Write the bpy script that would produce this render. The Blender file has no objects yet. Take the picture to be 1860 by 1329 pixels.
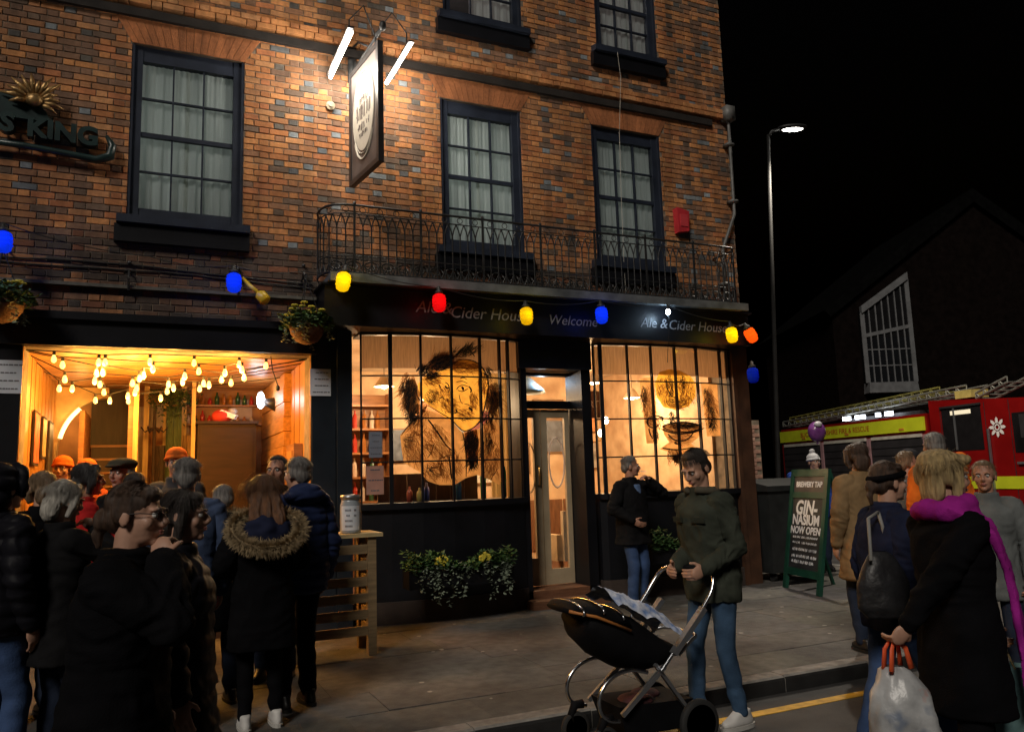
import bpy, bmesh, math, random
import numpy as np
from mathutils import Vector, Matrix

random.seed(11)
rng = np.random.default_rng(7)
R = math.radians
scene = bpy.context.scene
col = scene.collection

# ------------------------------------------------------------------ camera
cam_data = bpy.data.cameras.new('camera')
cam_data.sensor_width = 36.0
cam_data.lens = 36.0 * 1450.0 / 1860.0
cam_data.clip_start = 0.05
cam_data.clip_end = 2000.0
cam = bpy.data.objects.new('camera', cam_data)
col.objects.link(cam)
CAM = np.array((0.0, -9.2, 1.6))
CAMR = np.array(((0.90900752, -0.41555148, -0.03197335),
                 (0.02867532, 0.13889074, -0.98989246),
                 (0.41579208, 0.89890285, 0.13816879)))     # rows: right, down, forward
cam.matrix_world = Matrix(((CAMR[0][0], -CAMR[1][0], -CAMR[2][0], CAM[0]),
                           (CAMR[0][1], -CAMR[1][1], -CAMR[2][1], CAM[1]),
                           (CAMR[0][2], -CAMR[1][2], -CAMR[2][2], CAM[2]),
                           (0, 0, 0, 1)))
scene.camera = cam

# ------------------------------------------------------------------ night sky, weak sun lamp, exposure
SUN_EL, SUN_AZ = R(37), R(224)          # high over the street, to the left of the camera
world = bpy.data.worlds.new('World')
scene.world = world
world.use_nodes = True
wn = world.node_tree.nodes
wbg = wn['Background']
sky = wn.new('ShaderNodeTexSky')
sky.sky_type = 'NISHITA'
sky.sun_disc = False
sky.sun_elevation = R(-5)
sky.sun_rotation = SUN_AZ
world.node_tree.links.new(sky.outputs[0], wbg.inputs['Color'])
wbg.inputs['Strength'].default_value = 0.15

sun_data = bpy.data.lights.new('sun', 'SUN')
sun_data.energy = 1.38
sun_data.angle = R(14)
sun_data.color = (1.0, 0.91, 0.80)
sun = bpy.data.objects.new('sun', sun_data)
col.objects.link(sun)
sd = Vector((math.sin(SUN_AZ) * math.cos(SUN_EL), math.cos(SUN_AZ) * math.cos(SUN_EL), math.sin(SUN_EL)))
sun.rotation_euler = (-sd).to_track_quat('-Z', 'Y').to_euler()

scene.view_settings.view_transform = 'Standard'
scene.view_settings.look = 'None'
scene.view_settings.gamma = 1.0
scene.view_settings.exposure = 0.0
scene.view_settings.use_curve_mapping = False
scene.cycles.max_bounces = 6
scene.cycles.diffuse_bounces = 3
scene.cycles.transparent_max_bounces = 16
scene.cycles.caustics_reflective = False
scene.cycles.caustics_refractive = False
scene.cycles.sample_clamp_indirect = 3.0
scene.cycles.use_denoising = True

# ------------------------------------------------------------------ helpers
def project(p):
    q = CAMR @ (np.array(p, float) - CAM)
    return 930 + 1450 * q[0] / q[2], 664.5 + 1450 * q[1] / q[2], q[2]

def tag(o, label=None, cat=None, group=None, kind=None):
    if label: o['label'] = label
    if cat: o['category'] = cat
    if group: o['group'] = group
    if kind: o['kind'] = kind
    return o

def empty(name, loc, label=None, cat=None, group=None, kind=None):
    o = bpy.data.objects.new(name, None)
    o.empty_display_size = 0.1
    col.objects.link(o)
    o.location = loc
    return tag(o, label, cat, group, kind)

def obj(name, me, mats=None, parent=None, smooth=False):
    o = bpy.data.objects.new(name, me)
    col.objects.link(o)
    if mats is not None:
        for m in (mats if isinstance(mats, (list, tuple)) else [mats]):
            me.materials.append(m)
    if smooth:
        me.polygons.foreach_set('use_smooth', [True] * len(me.polygons))
    if parent:
        adopt(o, parent)
    return o

def adopt(o, parent):          # keep world place: parents are never rotated or scaled
    o.parent = parent
    off = Vector((0, 0, 0))
    q = parent
    while q:
        off += q.location
        q = q.parent
    o.location = Vector(o.location) - off

class MB:
    """collects closed shapes, then builds ONE mesh object"""
    def __init__(s):
        s.v = []; s.f = []; s.m = []; s.c = []
    def add(s, vs, fs, mi=0, colr=None):
        b = len(s.v)
        s.v.extend([tuple(map(float, p)) for p in vs])
        for f in fs:
            s.f.append(tuple(i + b for i in f)); s.m.append(mi); s.c.append(colr)
        return s
    def box(s, x0, x1, y0, y1, z0, z1, mi=0, colr=None):
        vs = [(x, y, z) for z in (z0, z1) for y in (y0, y1) for x in (x0, x1)]
        fs = [(0, 2, 3, 1), (4, 5, 7, 6), (0, 1, 5, 4), (2, 6, 7, 3), (0, 4, 6, 2), (1, 3, 7, 5)]
        return s.add(vs, fs, mi, colr)
    def obox(s, c, ax, ay, az, mi=0):
        c = Vector(c); ax = Vector(ax); ay = Vector(ay); az = Vector(az)
        vs = [c + i * ax + j * ay + k * az for k in (-1, 1) for j in (-1, 1) for i in (-1, 1)]
        fs = [(0, 2, 3, 1), (4, 5, 7, 6), (0, 1, 5, 4), (2, 6, 7, 3), (0, 4, 6, 2), (1, 3, 7, 5)]
        return s.add(vs, fs, mi)
    def bar(s, a, b, w, h=None, up=(0, 0, 1), mi=0):
        h = w if h is None else h
        a = Vector(a); b = Vector(b); d = b - a; L = d.length; d.normalize()
        u = Vector(up)
        if abs(d.dot(u)) > .98: u = Vector((0, 1, 0))
        r = d.cross(u).normalized(); u = r.cross(d)
        return s.obox((a + b) / 2, d * L / 2, r * w / 2, u * h / 2, mi)
    def prism(s, poly, y0, y1, mi=0, axis='y'):
        n = len(poly)
        f = {'y': lambda p, t: (p[0], t, p[1]), 'z': lambda p, t: (p[0], p[1], t), 'x': lambda p, t: (t, p[0], p[1])}[axis]
        vs = [f(p, y0) for p in poly] + [f(p, y1) for p in poly]
        fs = [tuple(range(n)), tuple(range(2 * n - 1, n - 1, -1))]
        fs += [(i, i + n, (i + 1) % n + n, (i + 1) % n) for i in range(n)]
        return s.add(vs, fs, mi)
    def tube(s, path, r, n=8, mi=0, closed=False, cap=True, squash=None):
        P = [Vector(p) for p in path]; m = len(P)
        rr = r if isinstance(r, (list, tuple)) else [r] * m
        prev = None; rings = []
        for i in range(m):
            if closed: d = P[(i + 1) % m] - P[i - 1]
            else: d = P[min(i + 1, m - 1)] - P[max(i - 1, 0)]
            if d.length < 1e-9: d = Vector((0, 0, 1))
            d.normalize()
            if prev is None:
                a = Vector((0, 0, 1)) if abs(d.z) < .9 else Vector((0, 1, 0))
                u = d.cross(a).normalized()
            else:
                u = prev - d * prev.dot(d)
                if u.length < 1e-6: u = d.orthogonal()
                u.normalize()
            prev = u; w = d.cross(u)
            rings.append([P[i] + (u * math.cos(2 * math.pi * k / n) + w * math.sin(2 * math.pi * k / n) * (squash or 1)) * rr[i] for k in range(n)])
        vs = [p for ring in rings for p in ring]
        fs = []
        for i in range(m if closed else m - 1):
            j = (i + 1) % m
            for k in range(n):
                fs.append((i * n + k, i * n + (k + 1) % n, j * n + (k + 1) % n, j * n + k))
        if cap and not closed:
            fs.append(tuple(range(n - 1, -1, -1))); fs.append(tuple((m - 1) * n + k for k in range(n)))
        return s.add(vs, fs, mi)
    def lathe(s, prof, c=(0, 0, 0), n=16, mi=0, axis=(0, 0, 1), sx=1, sy=1):
        q = Vector((0, 0, 1)).rotation_difference(Vector(axis)); c = Vector(c)
        vs = []
        for r, z in prof:
            for k in range(n):
                a = 2 * math.pi * k / n
                vs.append(c + q @ Vector((r * sx * math.cos(a), r * sy * math.sin(a), z)))
        m = len(prof)
        fs = [(i * n + k, i * n + (k + 1) % n, (i + 1) * n + (k + 1) % n, (i + 1) * n + k) for i in range(m - 1) for k in range(n)]
        fs.append(tuple(range(n - 1, -1, -1))); fs.append(tuple((m - 1) * n + k for k in range(n)))
        return s.add(vs, fs, mi)
    def ell(s, c, r, n=14, m=9, rot=None, mi=0):
        c = Vector(c); vs = []
        for i in range(m + 1):
            t = math.pi * i / m
            for k in range(n):
                a = 2 * math.pi * k / n
                p = Vector((r[0] * math.sin(t) * math.cos(a), r[1] * math.sin(t) * math.sin(a), -r[2] * math.cos(t)))
                if rot: p = rot @ p
                vs.append(c + p)
        fs = [(i * n + k, i * n + (k + 1) % n, (i + 1) * n + (k + 1) % n, (i + 1) * n + k) for i in range(m) for k in range(n)]
        return s.add(vs, fs, mi)
    def mesh(s, name):
        me = bpy.data.meshes.new(name)
        me.from_pydata(s.v, [], s.f)
        me.polygons.foreach_set('material_index', s.m)
        if any(c is not None for c in s.c):
            at = me.attributes.new('Col', 'FLOAT_COLOR', 'FACE')
            arr = np.ones((len(s.f), 4), np.float32)
            for i, c in enumerate(s.c):
                if c is not None: arr[i, :3] = c
            at.data.foreach_set('color', arr.ravel())
        me.update()
        return me
    def build(s, name, mats, parent=None, smooth=False):
        return obj(name, s.mesh(name), mats, parent, smooth)

def copy_tree(o, parent=None):
    c = o.copy(); col.objects.link(c); c.parent = parent
    for ch in list(o.children): copy_tree(ch, c)
    return c

# ------------------------------------------------------------------ materials
MATS = {}
def pmat(name, c, rough=.7, var=.2, scale=6.0, bump=.15, bscale=60.0, metal=0.0, c2=None, stretch=None, spec=.5, sheen=0.0, attr=False, alpha_mix=None):
    if name in MATS: return MATS[name]
    m = bpy.data.materials.new(name); m.use_nodes = True
    nt = m.node_tree; N = nt.nodes; L = nt.links
    b = N['Principled BSDF']
    tc = N.new('ShaderNodeTexCoord'); mp = N.new('ShaderNodeMapping')
    L.new(tc.outputs['Object'], mp.inputs['Vector'])
    if stretch: mp.inputs['Scale'].default_value = stretch
    n1 = N.new('ShaderNodeTexNoise'); n1.inputs['Scale'].default_value = scale; n1.inputs['Detail'].default_value = 5
    L.new(mp.outputs[0], n1.inputs['Vector'])
    mx = N.new('ShaderNodeMix'); mx.data_type = 'RGBA'
    lo = [max(0, v * (1 - var)) for v in c]; hi = [min(1, v * (1 + var)) for v in c]
    if c2: hi = list(c2)
    if attr:
        at = N.new('ShaderNodeAttribute'); at.attribute_name = 'Col'
        n4 = N.new('ShaderNodeTexNoise'); n4.inputs['Scale'].default_value = 1.1; n4.inputs['Detail'].default_value = 6; n4.inputs['Roughness'].default_value = .65
        L.new(tc.outputs['Object'], n4.inputs['Vector'])
        vv = N.new('ShaderNodeMapRange'); vv.inputs['To Min'].default_value = 1 - var * 1.6; vv.inputs['To Max'].default_value = 1 + var * 1.6
        L.new(n1.outputs['Fac'], vv.inputs['Value'])
        ml = N.new('ShaderNodeVectorMath'); ml.operation = 'SCALE'
        L.new(at.outputs['Color'], ml.inputs[0]); L.new(vv.outputs[0], ml.inputs['Scale'])
        L.new(ml.outputs[0], b.inputs['Base Color'])
    else:
        rm = N.new('ShaderNodeMapRange'); rm.inputs['From Min'].default_value = .3; rm.inputs['From Max'].default_value = .7
        L.new(n1.outputs['Fac'], rm.inputs['Value'])
        L.new(rm.outputs[0], mx.inputs['Factor'])
        mx.inputs['A'].default_value = (*lo, 1); mx.inputs['B'].default_value = (*hi, 1)
        L.new(mx.outputs['Result'], b.inputs['Base Color'])
    b.inputs['Roughness'].default_value = rough
    b.inputs['Metallic'].default_value = metal
    b.inputs['Specular IOR Level'].default_value = spec
    if sheen: b.inputs['Sheen Weight'].default_value = sheen
    if bump:
        n2 = N.new('ShaderNodeTexNoise'); n2.inputs['Scale'].default_value = bscale; n2.inputs['Detail'].default_value = 4
        L.new(mp.outputs[0], n2.inputs['Vector'])
        bp = N.new('ShaderNodeBump'); bp.inputs['Strength'].default_value = bump; bp.inputs['Distance'].default_value = .01
        L.new(n2.outputs['Fac'], bp.inputs['Height']); L.new(bp.outputs[0], b.inputs['Normal'])
    MATS[name] = m
    return m

def emat(name, c, strength, base=(.8, .8, .8)):
    if name in MATS: return MATS[name]
    m = bpy.data.materials.new(name); m.use_nodes = True
    b = m.node_tree.nodes['Principled BSDF']
    b.inputs['Base Color'].default_value = (*base, 1)
    b.inputs['Emission Color'].default_value = (*c, 1)
    b.inputs['Emission Strength'].default_value = strength
    MATS[name] = m
    return m

def glassmat(name, tint=(.9, .95, 1), refl=.12, rough=.03):
    if name in MATS: return MATS[name]
    m = bpy.data.materials.new(name); m.use_nodes = True
    nt = m.node_tree; N = nt.nodes; L = nt.links
    N.remove(N['Principled BSDF'])
    out = N['Material Output']
    tr = N.new('ShaderNodeBsdfTransparent'); tr.inputs[0].default_value = (*tint, 1)
    gl = N.new('ShaderNodeBsdfGlossy'); gl.inputs['Roughness'].default_value = rough
    lw = N.new('ShaderNodeLayerWeight'); lw.inputs['Blend'].default_value = .25
    ma = N.new('ShaderNodeMath'); ma.operation = 'MULTIPLY_ADD'
    L.new(lw.outputs['Fresnel'], ma.inputs[0]); ma.inputs[1].default_value = .6; ma.inputs[2].default_value = refl * .3
    mx = N.new('ShaderNodeMixShader')
    L.new(ma.outputs[0], mx.inputs[0]); L.new(tr.outputs[0], mx.inputs[1]); L.new(gl.outputs[0], mx.inputs[2])
    L.new(mx.outputs[0], out.inputs['Surface'])
    MATS[name] = m
    return m

def translucent(name, c, opaque=.5, var=.15, scale=5, stretch=None):
    """thin sheet that both reflects and lets light through (paint on glass, blinds, plastic)"""
    if name in MATS: return MATS[name]
    m = bpy.data.materials.new(name); m.use_nodes = True
    nt = m.node_tree; N = nt.nodes; L = nt.links
    N.remove(N['Principled BSDF']); out = N['Material Output']
    tc = N.new('ShaderNodeTexCoord'); mp = N.new('ShaderNodeMapping'); L.new(tc.outputs['Object'], mp.inputs[0])
    if stretch: mp.inputs['Scale'].default_value = stretch
    n1 = N.new('ShaderNodeTexNoise'); n1.inputs['Scale'].default_value = scale; n1.inputs['Detail'].default_value = 4
    L.new(mp.outputs[0], n1.inputs['Vector'])
    rm = N.new('ShaderNodeMapRange'); rm.inputs['From Min'].default_value = .3; rm.inputs['From Max'].default_value = .7
    L.new(n1.outputs['Fac'], rm.inputs['Value'])
    mc = N.new('ShaderNodeMix'); mc.data_type = 'RGBA'; L.new(rm.outputs[0], mc.inputs['Factor'])
    mc.inputs['A'].default_value = (*[v * (1 - var) for v in c], 1); mc.inputs['B'].default_value = (*[min(1, v * (1 + var)) for v in c], 1)
    d = N.new('ShaderNodeBsdfDiffuse'); t = N.new('ShaderNodeBsdfTranslucent')
    L.new(mc.outputs['Result'], d.inputs[0]); L.new(mc.outputs['Result'], t.inputs[0])
    mx = N.new('ShaderNodeMixShader'); mx.inputs[0].default_value = 1 - opaque
    L.new(d.outputs[0], mx.inputs[1]); L.new(t.outputs[0], mx.inputs[2]); L.new(mx.outputs[0], out.inputs['Surface'])
    MATS[name] = m
    return m

def lamp(name, loc, power, colr, parent=None, radius=.05):
    d = bpy.data.lights.new(name, 'POINT'); d.energy = power; d.color = colr; d.shadow_soft_size = radius
    o = bpy.data.objects.new(name, d); col.objects.link(o); o.location = loc
    if parent: adopt(o, parent)
    return o

FONT_CACHE = {}
def text_mesh(body, size, extrude=.002, shear=0.0, bold=0.0):
    cu = bpy.data.curves.new('lettering', 'FONT')
    cu.body = body; cu.size = size; cu.extrude = extrude; cu.shear = shear; cu.offset = bold
    cu.resolution_u = 3; cu.align_x = 'CENTER'; cu.align_y = 'CENTER'
    o = bpy.data.objects.new('lettering', cu); col.objects.link(o)
    dg = bpy.context.evaluated_depsgraph_get()
    me = bpy.data.meshes.new_from_object(o.evaluated_get(dg))
    bpy.data.objects.remove(o); bpy.data.curves.remove(cu)
    return me
def text(name, body, size, M, mat, parent=None, **k):
    me = text_mesh(body, size, **k)
    me.transform(M)
    return obj(name, me, mat, parent)
def frame_M(o, ex, ey):       # text plane: ex reading direction, ey up
    ex = Vector(ex).normalized(); ey = Vector(ey).normalized(); ez = ex.cross(ey)
    return Matrix(((ex.x, ey.x, ez.x, o[0]), (ex.y, ey.y, ez.y, o[1]), (ex.z, ey.z, ez.z, o[2]), (0, 0, 0, 1)))

BLACKP = pmat('black_paint', (.006, .0065, .009), .45, .3, 3, .12, 30, spec=.3)
NAVYP = pmat('navy_paint', (.020, .026, .042), .45, .3, 4, .12, 30, spec=.35)
IRON = pmat('wrought_iron', (.02, .021, .022), .5, .4, 12, .2, 80)
WHITEP = pmat('white_paint', (.72, .70, .66), .5, .1)
METAL = pmat('grey_metal', (.35, .36, .38), .35, .15, metal=.8)
WIRE = pmat('black_cable', (.015, .015, .015), .6, .1, bump=0)
PAPER = pmat('paper', (.62, .66, .72), .7, .06, 3, .05)
INK = pmat('ink', (.012, .009, .006), .7, .2, bump=0)
PRINT = pmat('grey_print', (.16, .16, .18), .7, .2, bump=0)
# ================================================================== SETTING
ASPH = pmat('asphalt', (.055, .053, .052), .75, .35, 3, .6, 220)
road = MB().box(-60, 90, -60, 120, -.32, -.12).build('road', ASPH); tag(road, kind='structure')
m = MB()
m.box(-4.0, 10.35, -4.525, -4.43, -.1195, -.1155)
yl = m.build('road_marking', pmat('yellow_line_paint', (.62, .36, .03), .6, .35, 9, .4, 120)); tag(yl, kind='structure')
m = MB(); m.box(12.6, 16, -6.6, -6.5, -.1195, -.1155)
m.box(7.5, 12.5, -5.15, -5.05, -.1195, -.1155)
tag(m.build('road_marking', pmat('white_line_paint', (.5, .5, .48), .6, .35, 9, .4, 120)), kind='structure')

def slab_material():
    m = pmat('paving_stone', (.135, .122, .105), .8, .42, 9, .8, 70, attr=True)
    nt = m.node_tree; N = nt.nodes; L = nt.links; b = N['Principled BSDF']
    src = b.inputs['Base Color'].links[0].from_socket
    tc = N.new('ShaderNodeTexCoord')
    vo = N.new('ShaderNodeTexVoronoi'); vo.inputs['Scale'].default_value = 3.4; vo.inputs['Randomness'].default_value = 1
    L.new(tc.outputs['Object'], vo.inputs['Vector'])
    n2 = N.new('ShaderNodeTexNoise'); n2.inputs['Scale'].default_value = 60; L.new(tc.outputs['Object'], n2.inputs['Vector'])
    ad = N.new('ShaderNodeMath'); ad.operation = 'MULTIPLY_ADD'; L.new(n2.outputs['Fac'], ad.inputs[0]); ad.inputs[1].default_value = .05
    L.new(vo.outputs['Distance'], ad.inputs[2])
    lt = N.new('ShaderNodeMath'); lt.operation = 'LESS_THAN'; lt.inputs[1].default_value = .105; L.new(ad.outputs[0], lt.inputs[0])
    mx = N.new('ShaderNodeMix'); mx.data_type = 'RGBA'; L.new(lt.outputs[0], mx.inputs['Factor'])
    L.new(src, mx.inputs['A']); mx.inputs['B'].default_value = (.34, .33, .30, 1)
    # damp dirt patches
    n3 = N.new('ShaderNodeTexNoise'); n3.inputs['Scale'].default_value = .9; n3.inputs['Detail'].default_value = 6; L.new(tc.outputs['Object'], n3.inputs['Vector'])
    r3 = N.new('ShaderNodeMapRange'); r3.inputs['From Min'].default_value = .35; r3.inputs['From Max'].default_value = .65
    r3.inputs['To Min'].default_value = .45; r3.inputs['To Max'].default_value = 1.12; L.new(n3.outputs['Fac'], r3.inputs['Value'])
    sc = N.new('ShaderNodeVectorMath'); sc.operation = 'SCALE'; L.new(mx.outputs['Result'], sc.inputs[0]); L.new(r3.outputs[0], sc.inputs['Scale'])
    L.new(sc.outputs[0], b.inputs['Base Color'])
    return m
SLAB = slab_material()
PAVE_END = 10.4
pav = MB().box(-4.5, PAVE_END, -3.99, 6.0, -.30, -.03).build('pavement', pmat('pavement_bed', (.05, .047, .043), .9, .3, 8, .3, 60)); tag(pav, kind='structure')
nrow = 7
dz = 4.0 / nrow
for r in range(nrow):
    y1 = -r * dz - .0; y0 = y1 - dz
    x = -4.4 + (r % 2) * .45 + random.uniform(-.05, .05)
    while x < PAVE_END - .1:
        w = random.choice((.6, .9, .9, .75))
        x1 = min(x + w, PAVE_END)
        g = random.uniform(.88, 1.12); h = random.uniform(-.003, .003); t = random.uniform(-.004, .004)
        c = (.110 * g, .106 * g * random.uniform(.96, 1.03), .098 * g * random.uniform(.92, 1.06))
        mb = MB(); mb.box(x + .002, x1 - .002, max(y0, -3.985) + .002, y1 - .002, -.05, h, colr=c)
        mb.v[4] = (*mb.v[4][:2], h + t); mb.v[6] = (*mb.v[6][:2], h + t)
        mb.build('paving_slab', SLAB, pav)
        x = x1
# side street pavement running back beside the pub
m = MB(); m.box(8.07, PAVE_END, .0, 6, -.028, -.004); m.build('side_paving', pmat('side_paving', (.1, .092, .08), .8, .3, 3, .4, 80), pav)

kerb = empty('kerb', (0, -4.07, 0), kind='structure')
KERB = [pmat('granite_kerb', (.20, .19, .175), .8, .4, 10, .5, 140), pmat('shaded_face_granite', (.012, .012, .012), .75, .5, 8, .5, 140)]  # second one darkens the street face: its shade is put into the colour
x = -4.5
while x < PAVE_END:
    x1 = min(x + random.uniform(.85, .95), PAVE_END)
    h = random.uniform(.0, .008)
    mb = MB()
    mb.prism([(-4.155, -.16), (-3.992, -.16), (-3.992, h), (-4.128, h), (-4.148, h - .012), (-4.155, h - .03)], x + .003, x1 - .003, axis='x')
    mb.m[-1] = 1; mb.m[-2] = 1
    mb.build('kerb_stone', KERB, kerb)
    x = x1
mb = MB(); mb.box(PAVE_END + .003, PAVE_END + .15, -4.15, 6, -.16, .0); mb.build('kerb_stone', KERB[:1], kerb)
# ================================================================== THE PUB
pub = empty('pub_building', (3.4, 0, 0), 'three storey orange brick pub with sash windows, iron balcony and black bow-windowed shopfront', 'building')
X0, X1, ZT = -3.2, 8.05, 9.7
W1F = [(-.25, .94), (3.35, 4.50), (5.60, 6.76)]
ZF = (4.53, 6.50)
W2F = [(3.42, 4.57), (5.76, 6.82)]
Z2 = (7.70, 9.25)
OPEN = [(a, b, ZF[0], ZF[1]) for a, b in W1F] + [(a, b, Z2[0], Z2[1]) for a, b in W2F]
OPEN += [(-1.12, 1.70, -.1, 3.06), (1.98, 7.70, -.1, 3.36)]

MORTAR = pmat('mortar', (.19, .15, .11), .95, .35, 9, .4, 90)
xs = sorted({X0, X1} | {v for o in OPEN for v in o[:2]}); zs = sorted({-.05, ZT} | {v for o in OPEN for v in o[2:]} - {-.1})
mb = MB()
for i in range(len(xs) - 1):
    run = None
    for j in range(len(zs) - 1):
        cx, cz = (xs[i] + xs[i + 1]) / 2, (zs[j] + zs[j + 1]) / 2
        solid = not any(o[0] < cx < o[1] and o[2] < cz < o[3] for o in OPEN)
        if solid:
            run = [zs[j], zs[j + 1]] if run is None else [run[0], zs[j + 1]]
        if run and (not solid or j == len(zs) - 2):
            mb.box(xs[i], xs[i + 1], .008, .34, run[0], run[1]); run = None
wall = mb.build('wall', MORTAR, pub)
DARKW = pmat('dark_brickwork', (.05, .035, .028), .9, .3, 5, .3, 40)
mb = MB()
mb.box(X1 - .3, X1 - .002, .342, 7.0, -.05, ZT); mb.box(X0 + .002, X0 + .3, .342, 7.0, -.05, ZT); mb.box(X0 + .302, X1 - .302, 6.7, 7.0, -.05, ZT)
mb.build('side_and_back_wall', DARKW, pub)
mb = MB(); mb.box(X0 + .31, X1 - .31, .345, 6.69, 3.42, 3.62); mb.box(X0 + .31, X1 - .31, .345, 6.69, 6.95, 7.15); mb.box(X0 + .302, X1 - .302, .345, 6.69, 9.45, 9.69)
mb.build('upper_floor', pmat('dark_plaster', (.06, .058, .055), .9, .2), pub)
mb = MB(); mb.prism([(-.25, ZT), (7.2, ZT), (7.2, ZT + .25), (3.5, ZT + 2.6), (-.25, ZT + .25)], X0 - .05, X1 + .05, axis='x')
mb.build('roof', pmat('slate_roof', (.03, .032, .036), .6, .3, 6, .4, 20), pub)

# ---- bricks: Flemish bond, laid one by one
BRICK = pmat('brick', (.3, .1, .04), .9, .26, 24, .7, 110, attr=True)
_nt = BRICK.node_tree; _b = _nt.nodes['Principled BSDF']; _src = _b.inputs['Base Color'].links[0].from_socket       # soot and rain stains over many courses
_tc = _nt.nodes.new('ShaderNodeNewGeometry'); _mp = _nt.nodes.new('ShaderNodeMapping'); _mp.inputs['Scale'].default_value = (1.5, 1.5, .55); _nt.links.new(_tc.outputs['Position'], _mp.inputs['Vector'])
_n = _nt.nodes.new('ShaderNodeTexNoise'); _n.inputs['Scale'].default_value = 1.3; _n.inputs['Detail'].default_value = 7; _n.inputs['Roughness'].default_value = .65; _nt.links.new(_mp.outputs[0], _n.inputs['Vector'])
_r = _nt.nodes.new('ShaderNodeMapRange'); _r.inputs['From Min'].default_value = .33; _r.inputs['From Max'].default_value = .62; _r.inputs['To Min'].default_value = .55; _r.inputs['To Max'].default_value = 1.08; _nt.links.new(_n.outputs['Fac'], _r.inputs['Value'])
_mq = _nt.nodes.new('ShaderNodeMapping'); _mq.inputs['Scale'].default_value = (7, 7, .45); _nt.links.new(_tc.outputs['Position'], _mq.inputs['Vector'])
_q = _nt.nodes.new('ShaderNodeTexNoise'); _q.inputs['Scale'].default_value = 1.0; _q.inputs['Detail'].default_value = 5; _nt.links.new(_mq.outputs[0], _q.inputs['Vector'])
_qr = _nt.nodes.new('ShaderNodeMapRange'); _qr.inputs['From Min'].default_value = .36; _qr.inputs['From Max'].default_value = .56; _qr.inputs['To Min'].default_value = .74; _qr.inputs['To Max'].default_value = 1.06; _nt.links.new(_q.outputs['Fac'], _qr.inputs['Value'])
_qm = _nt.nodes.new('ShaderNodeMath'); _qm.operation = 'MULTIPLY'; _nt.links.new(_r.outputs[0], _qm.inputs[0]); _nt.links.new(_qr.outputs[0], _qm.inputs[1]); _r = _qm
_s = _nt.nodes.new('ShaderNodeVectorMath'); _s.operation = 'SCALE'; _nt.links.new(_src, _s.inputs[0]); _nt.links.new(_r.outputs[0], _s.inputs['Scale']); _nt.links.new(_s.outputs[0], _b.inputs['Base Color'])
ORANGE = [(.54, .225, .080), (.59, .255, .09), (.50, .195, .07), (.56, .265, .11), (.47, .175, .07)]
BROWN = [(.34, .165, .085), (.25, .135, .08), (.39, .175, .075), (.22, .125, .08), (.43, .19, .08), (.17, .11, .075), (.46, .21, .09)]
BLUE = [(.15, .155, .16), (.19, .21, .23), (.14, .12, .10), (.26, .29, .31), (.11, .10, .09)]
PH, PS, PHD = .075, .225, .1125
def in_open(x0, x1, z0, z1):
    for o in OPEN:
        if x1 > o[0] + .004 and x0 < o[1] - .004 and z1 > o[2] + .004 and z0 < o[3] - .004: return o
    return None
ARCHZ = (6.505, 6.795)
def in_arch(x0, x1, z0, z1):
    for a, b in W1F:
        s = .17
        if z1 > ARCHZ[0] + .01 and z0 < ARCHZ[1] - .01:
            f = (z0 + z1) / 2 - ARCHZ[0]; e = s * f / (ARCHZ[1] - ARCHZ[0])
            if x1 > a - e + .01 and x0 < b + e - .01: return (a - e, b + e)
    return None
bricks = []
z = 3.415; row = 0
while z < 9.05:
    z1 = z + PH - .010
    band = 6.90 <= z < 7.09
    x = -1.95 - random.uniform(0, .02) + (row % 2) * (PS + PHD) / 2 - .3
    k = 0
    while x < X1:
        hd = (k % 2 == 0)
        L = PHD if hd else PS
        b0, b1 = max(x, -1.95), min(x + L - .010, X1)
        x += L; k += 1
        if b1 - b0 < .03: continue
        segs = [(b0, b1)]
        o = in_open(b0, b1, z, z1)
        if o:
            segs = []
            if b0 < o[0] - .03: segs.append((b0, o[0]))
            if b1 > o[1] + .03: segs.append((o[1], b1))
        out = []
        for s0, s1 in segs:
            a = None if band else in_arch(s0, s1, z, z1)
            if a:
                if s0 < a[0] - .03: out.append((s0, a[0] - .006))
                if s1 > a[1] + .03: out.append((a[1] + .006, s1))
            else: out.append((s0, s1))
        for s0, s1 in out:
            if s1 - s0 < .025: continue
            px, py, d = project(((s0 + s1) / 2, 0, (z + z1) / 2))
            if not (-60 < px < 1480 and -50 < py < 720): continue
            if 1.75 < s0 and z < 3.75: continue
            xc = (s0 + s1) / 2
            near = min([max(a - xc, xc - b, 0) for a, b in (W1F if z < 6.9 else W2F)] + [9])
            q = .30 if z < 6.9 else .24
            inz = (ZF[0] - .1 < z < 6.95) or (Z2[0] - .1 < z)
            r = random.random()
            if band: c = random.choice(ORANGE[:4])
            elif near < q and inz: c = random.choice(ORANGE) if r < .86 else random.choice(BROWN)
            elif hd: c = random.choice(BLUE) if r < .23 else random.choice(BROWN + ORANGE[:2])
            else: c = random.choice(BROWN) if r < .62 else (random.choice(ORANGE) if r < .975 else random.choice(BLUE))
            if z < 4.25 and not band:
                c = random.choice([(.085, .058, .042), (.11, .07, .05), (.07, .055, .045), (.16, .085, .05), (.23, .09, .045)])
            if xc < -.35 and random.random() < .45: c = random.choice(BROWN[1:4])
            g = random.uniform(.86, 1.14); c = tuple(v * g for v in c)
            bricks.append((s0, s1, z, z1, c, band, d))
    z += PH; row += 1
for b in bricks: pass
order = sorted(range(len(bricks)), key=lambda i: -((bricks[i][1] - bricks[i][0]) / bricks[i][6] ** 2))
single = set(order[:296])
shared = {}
rest = MB()
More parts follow.
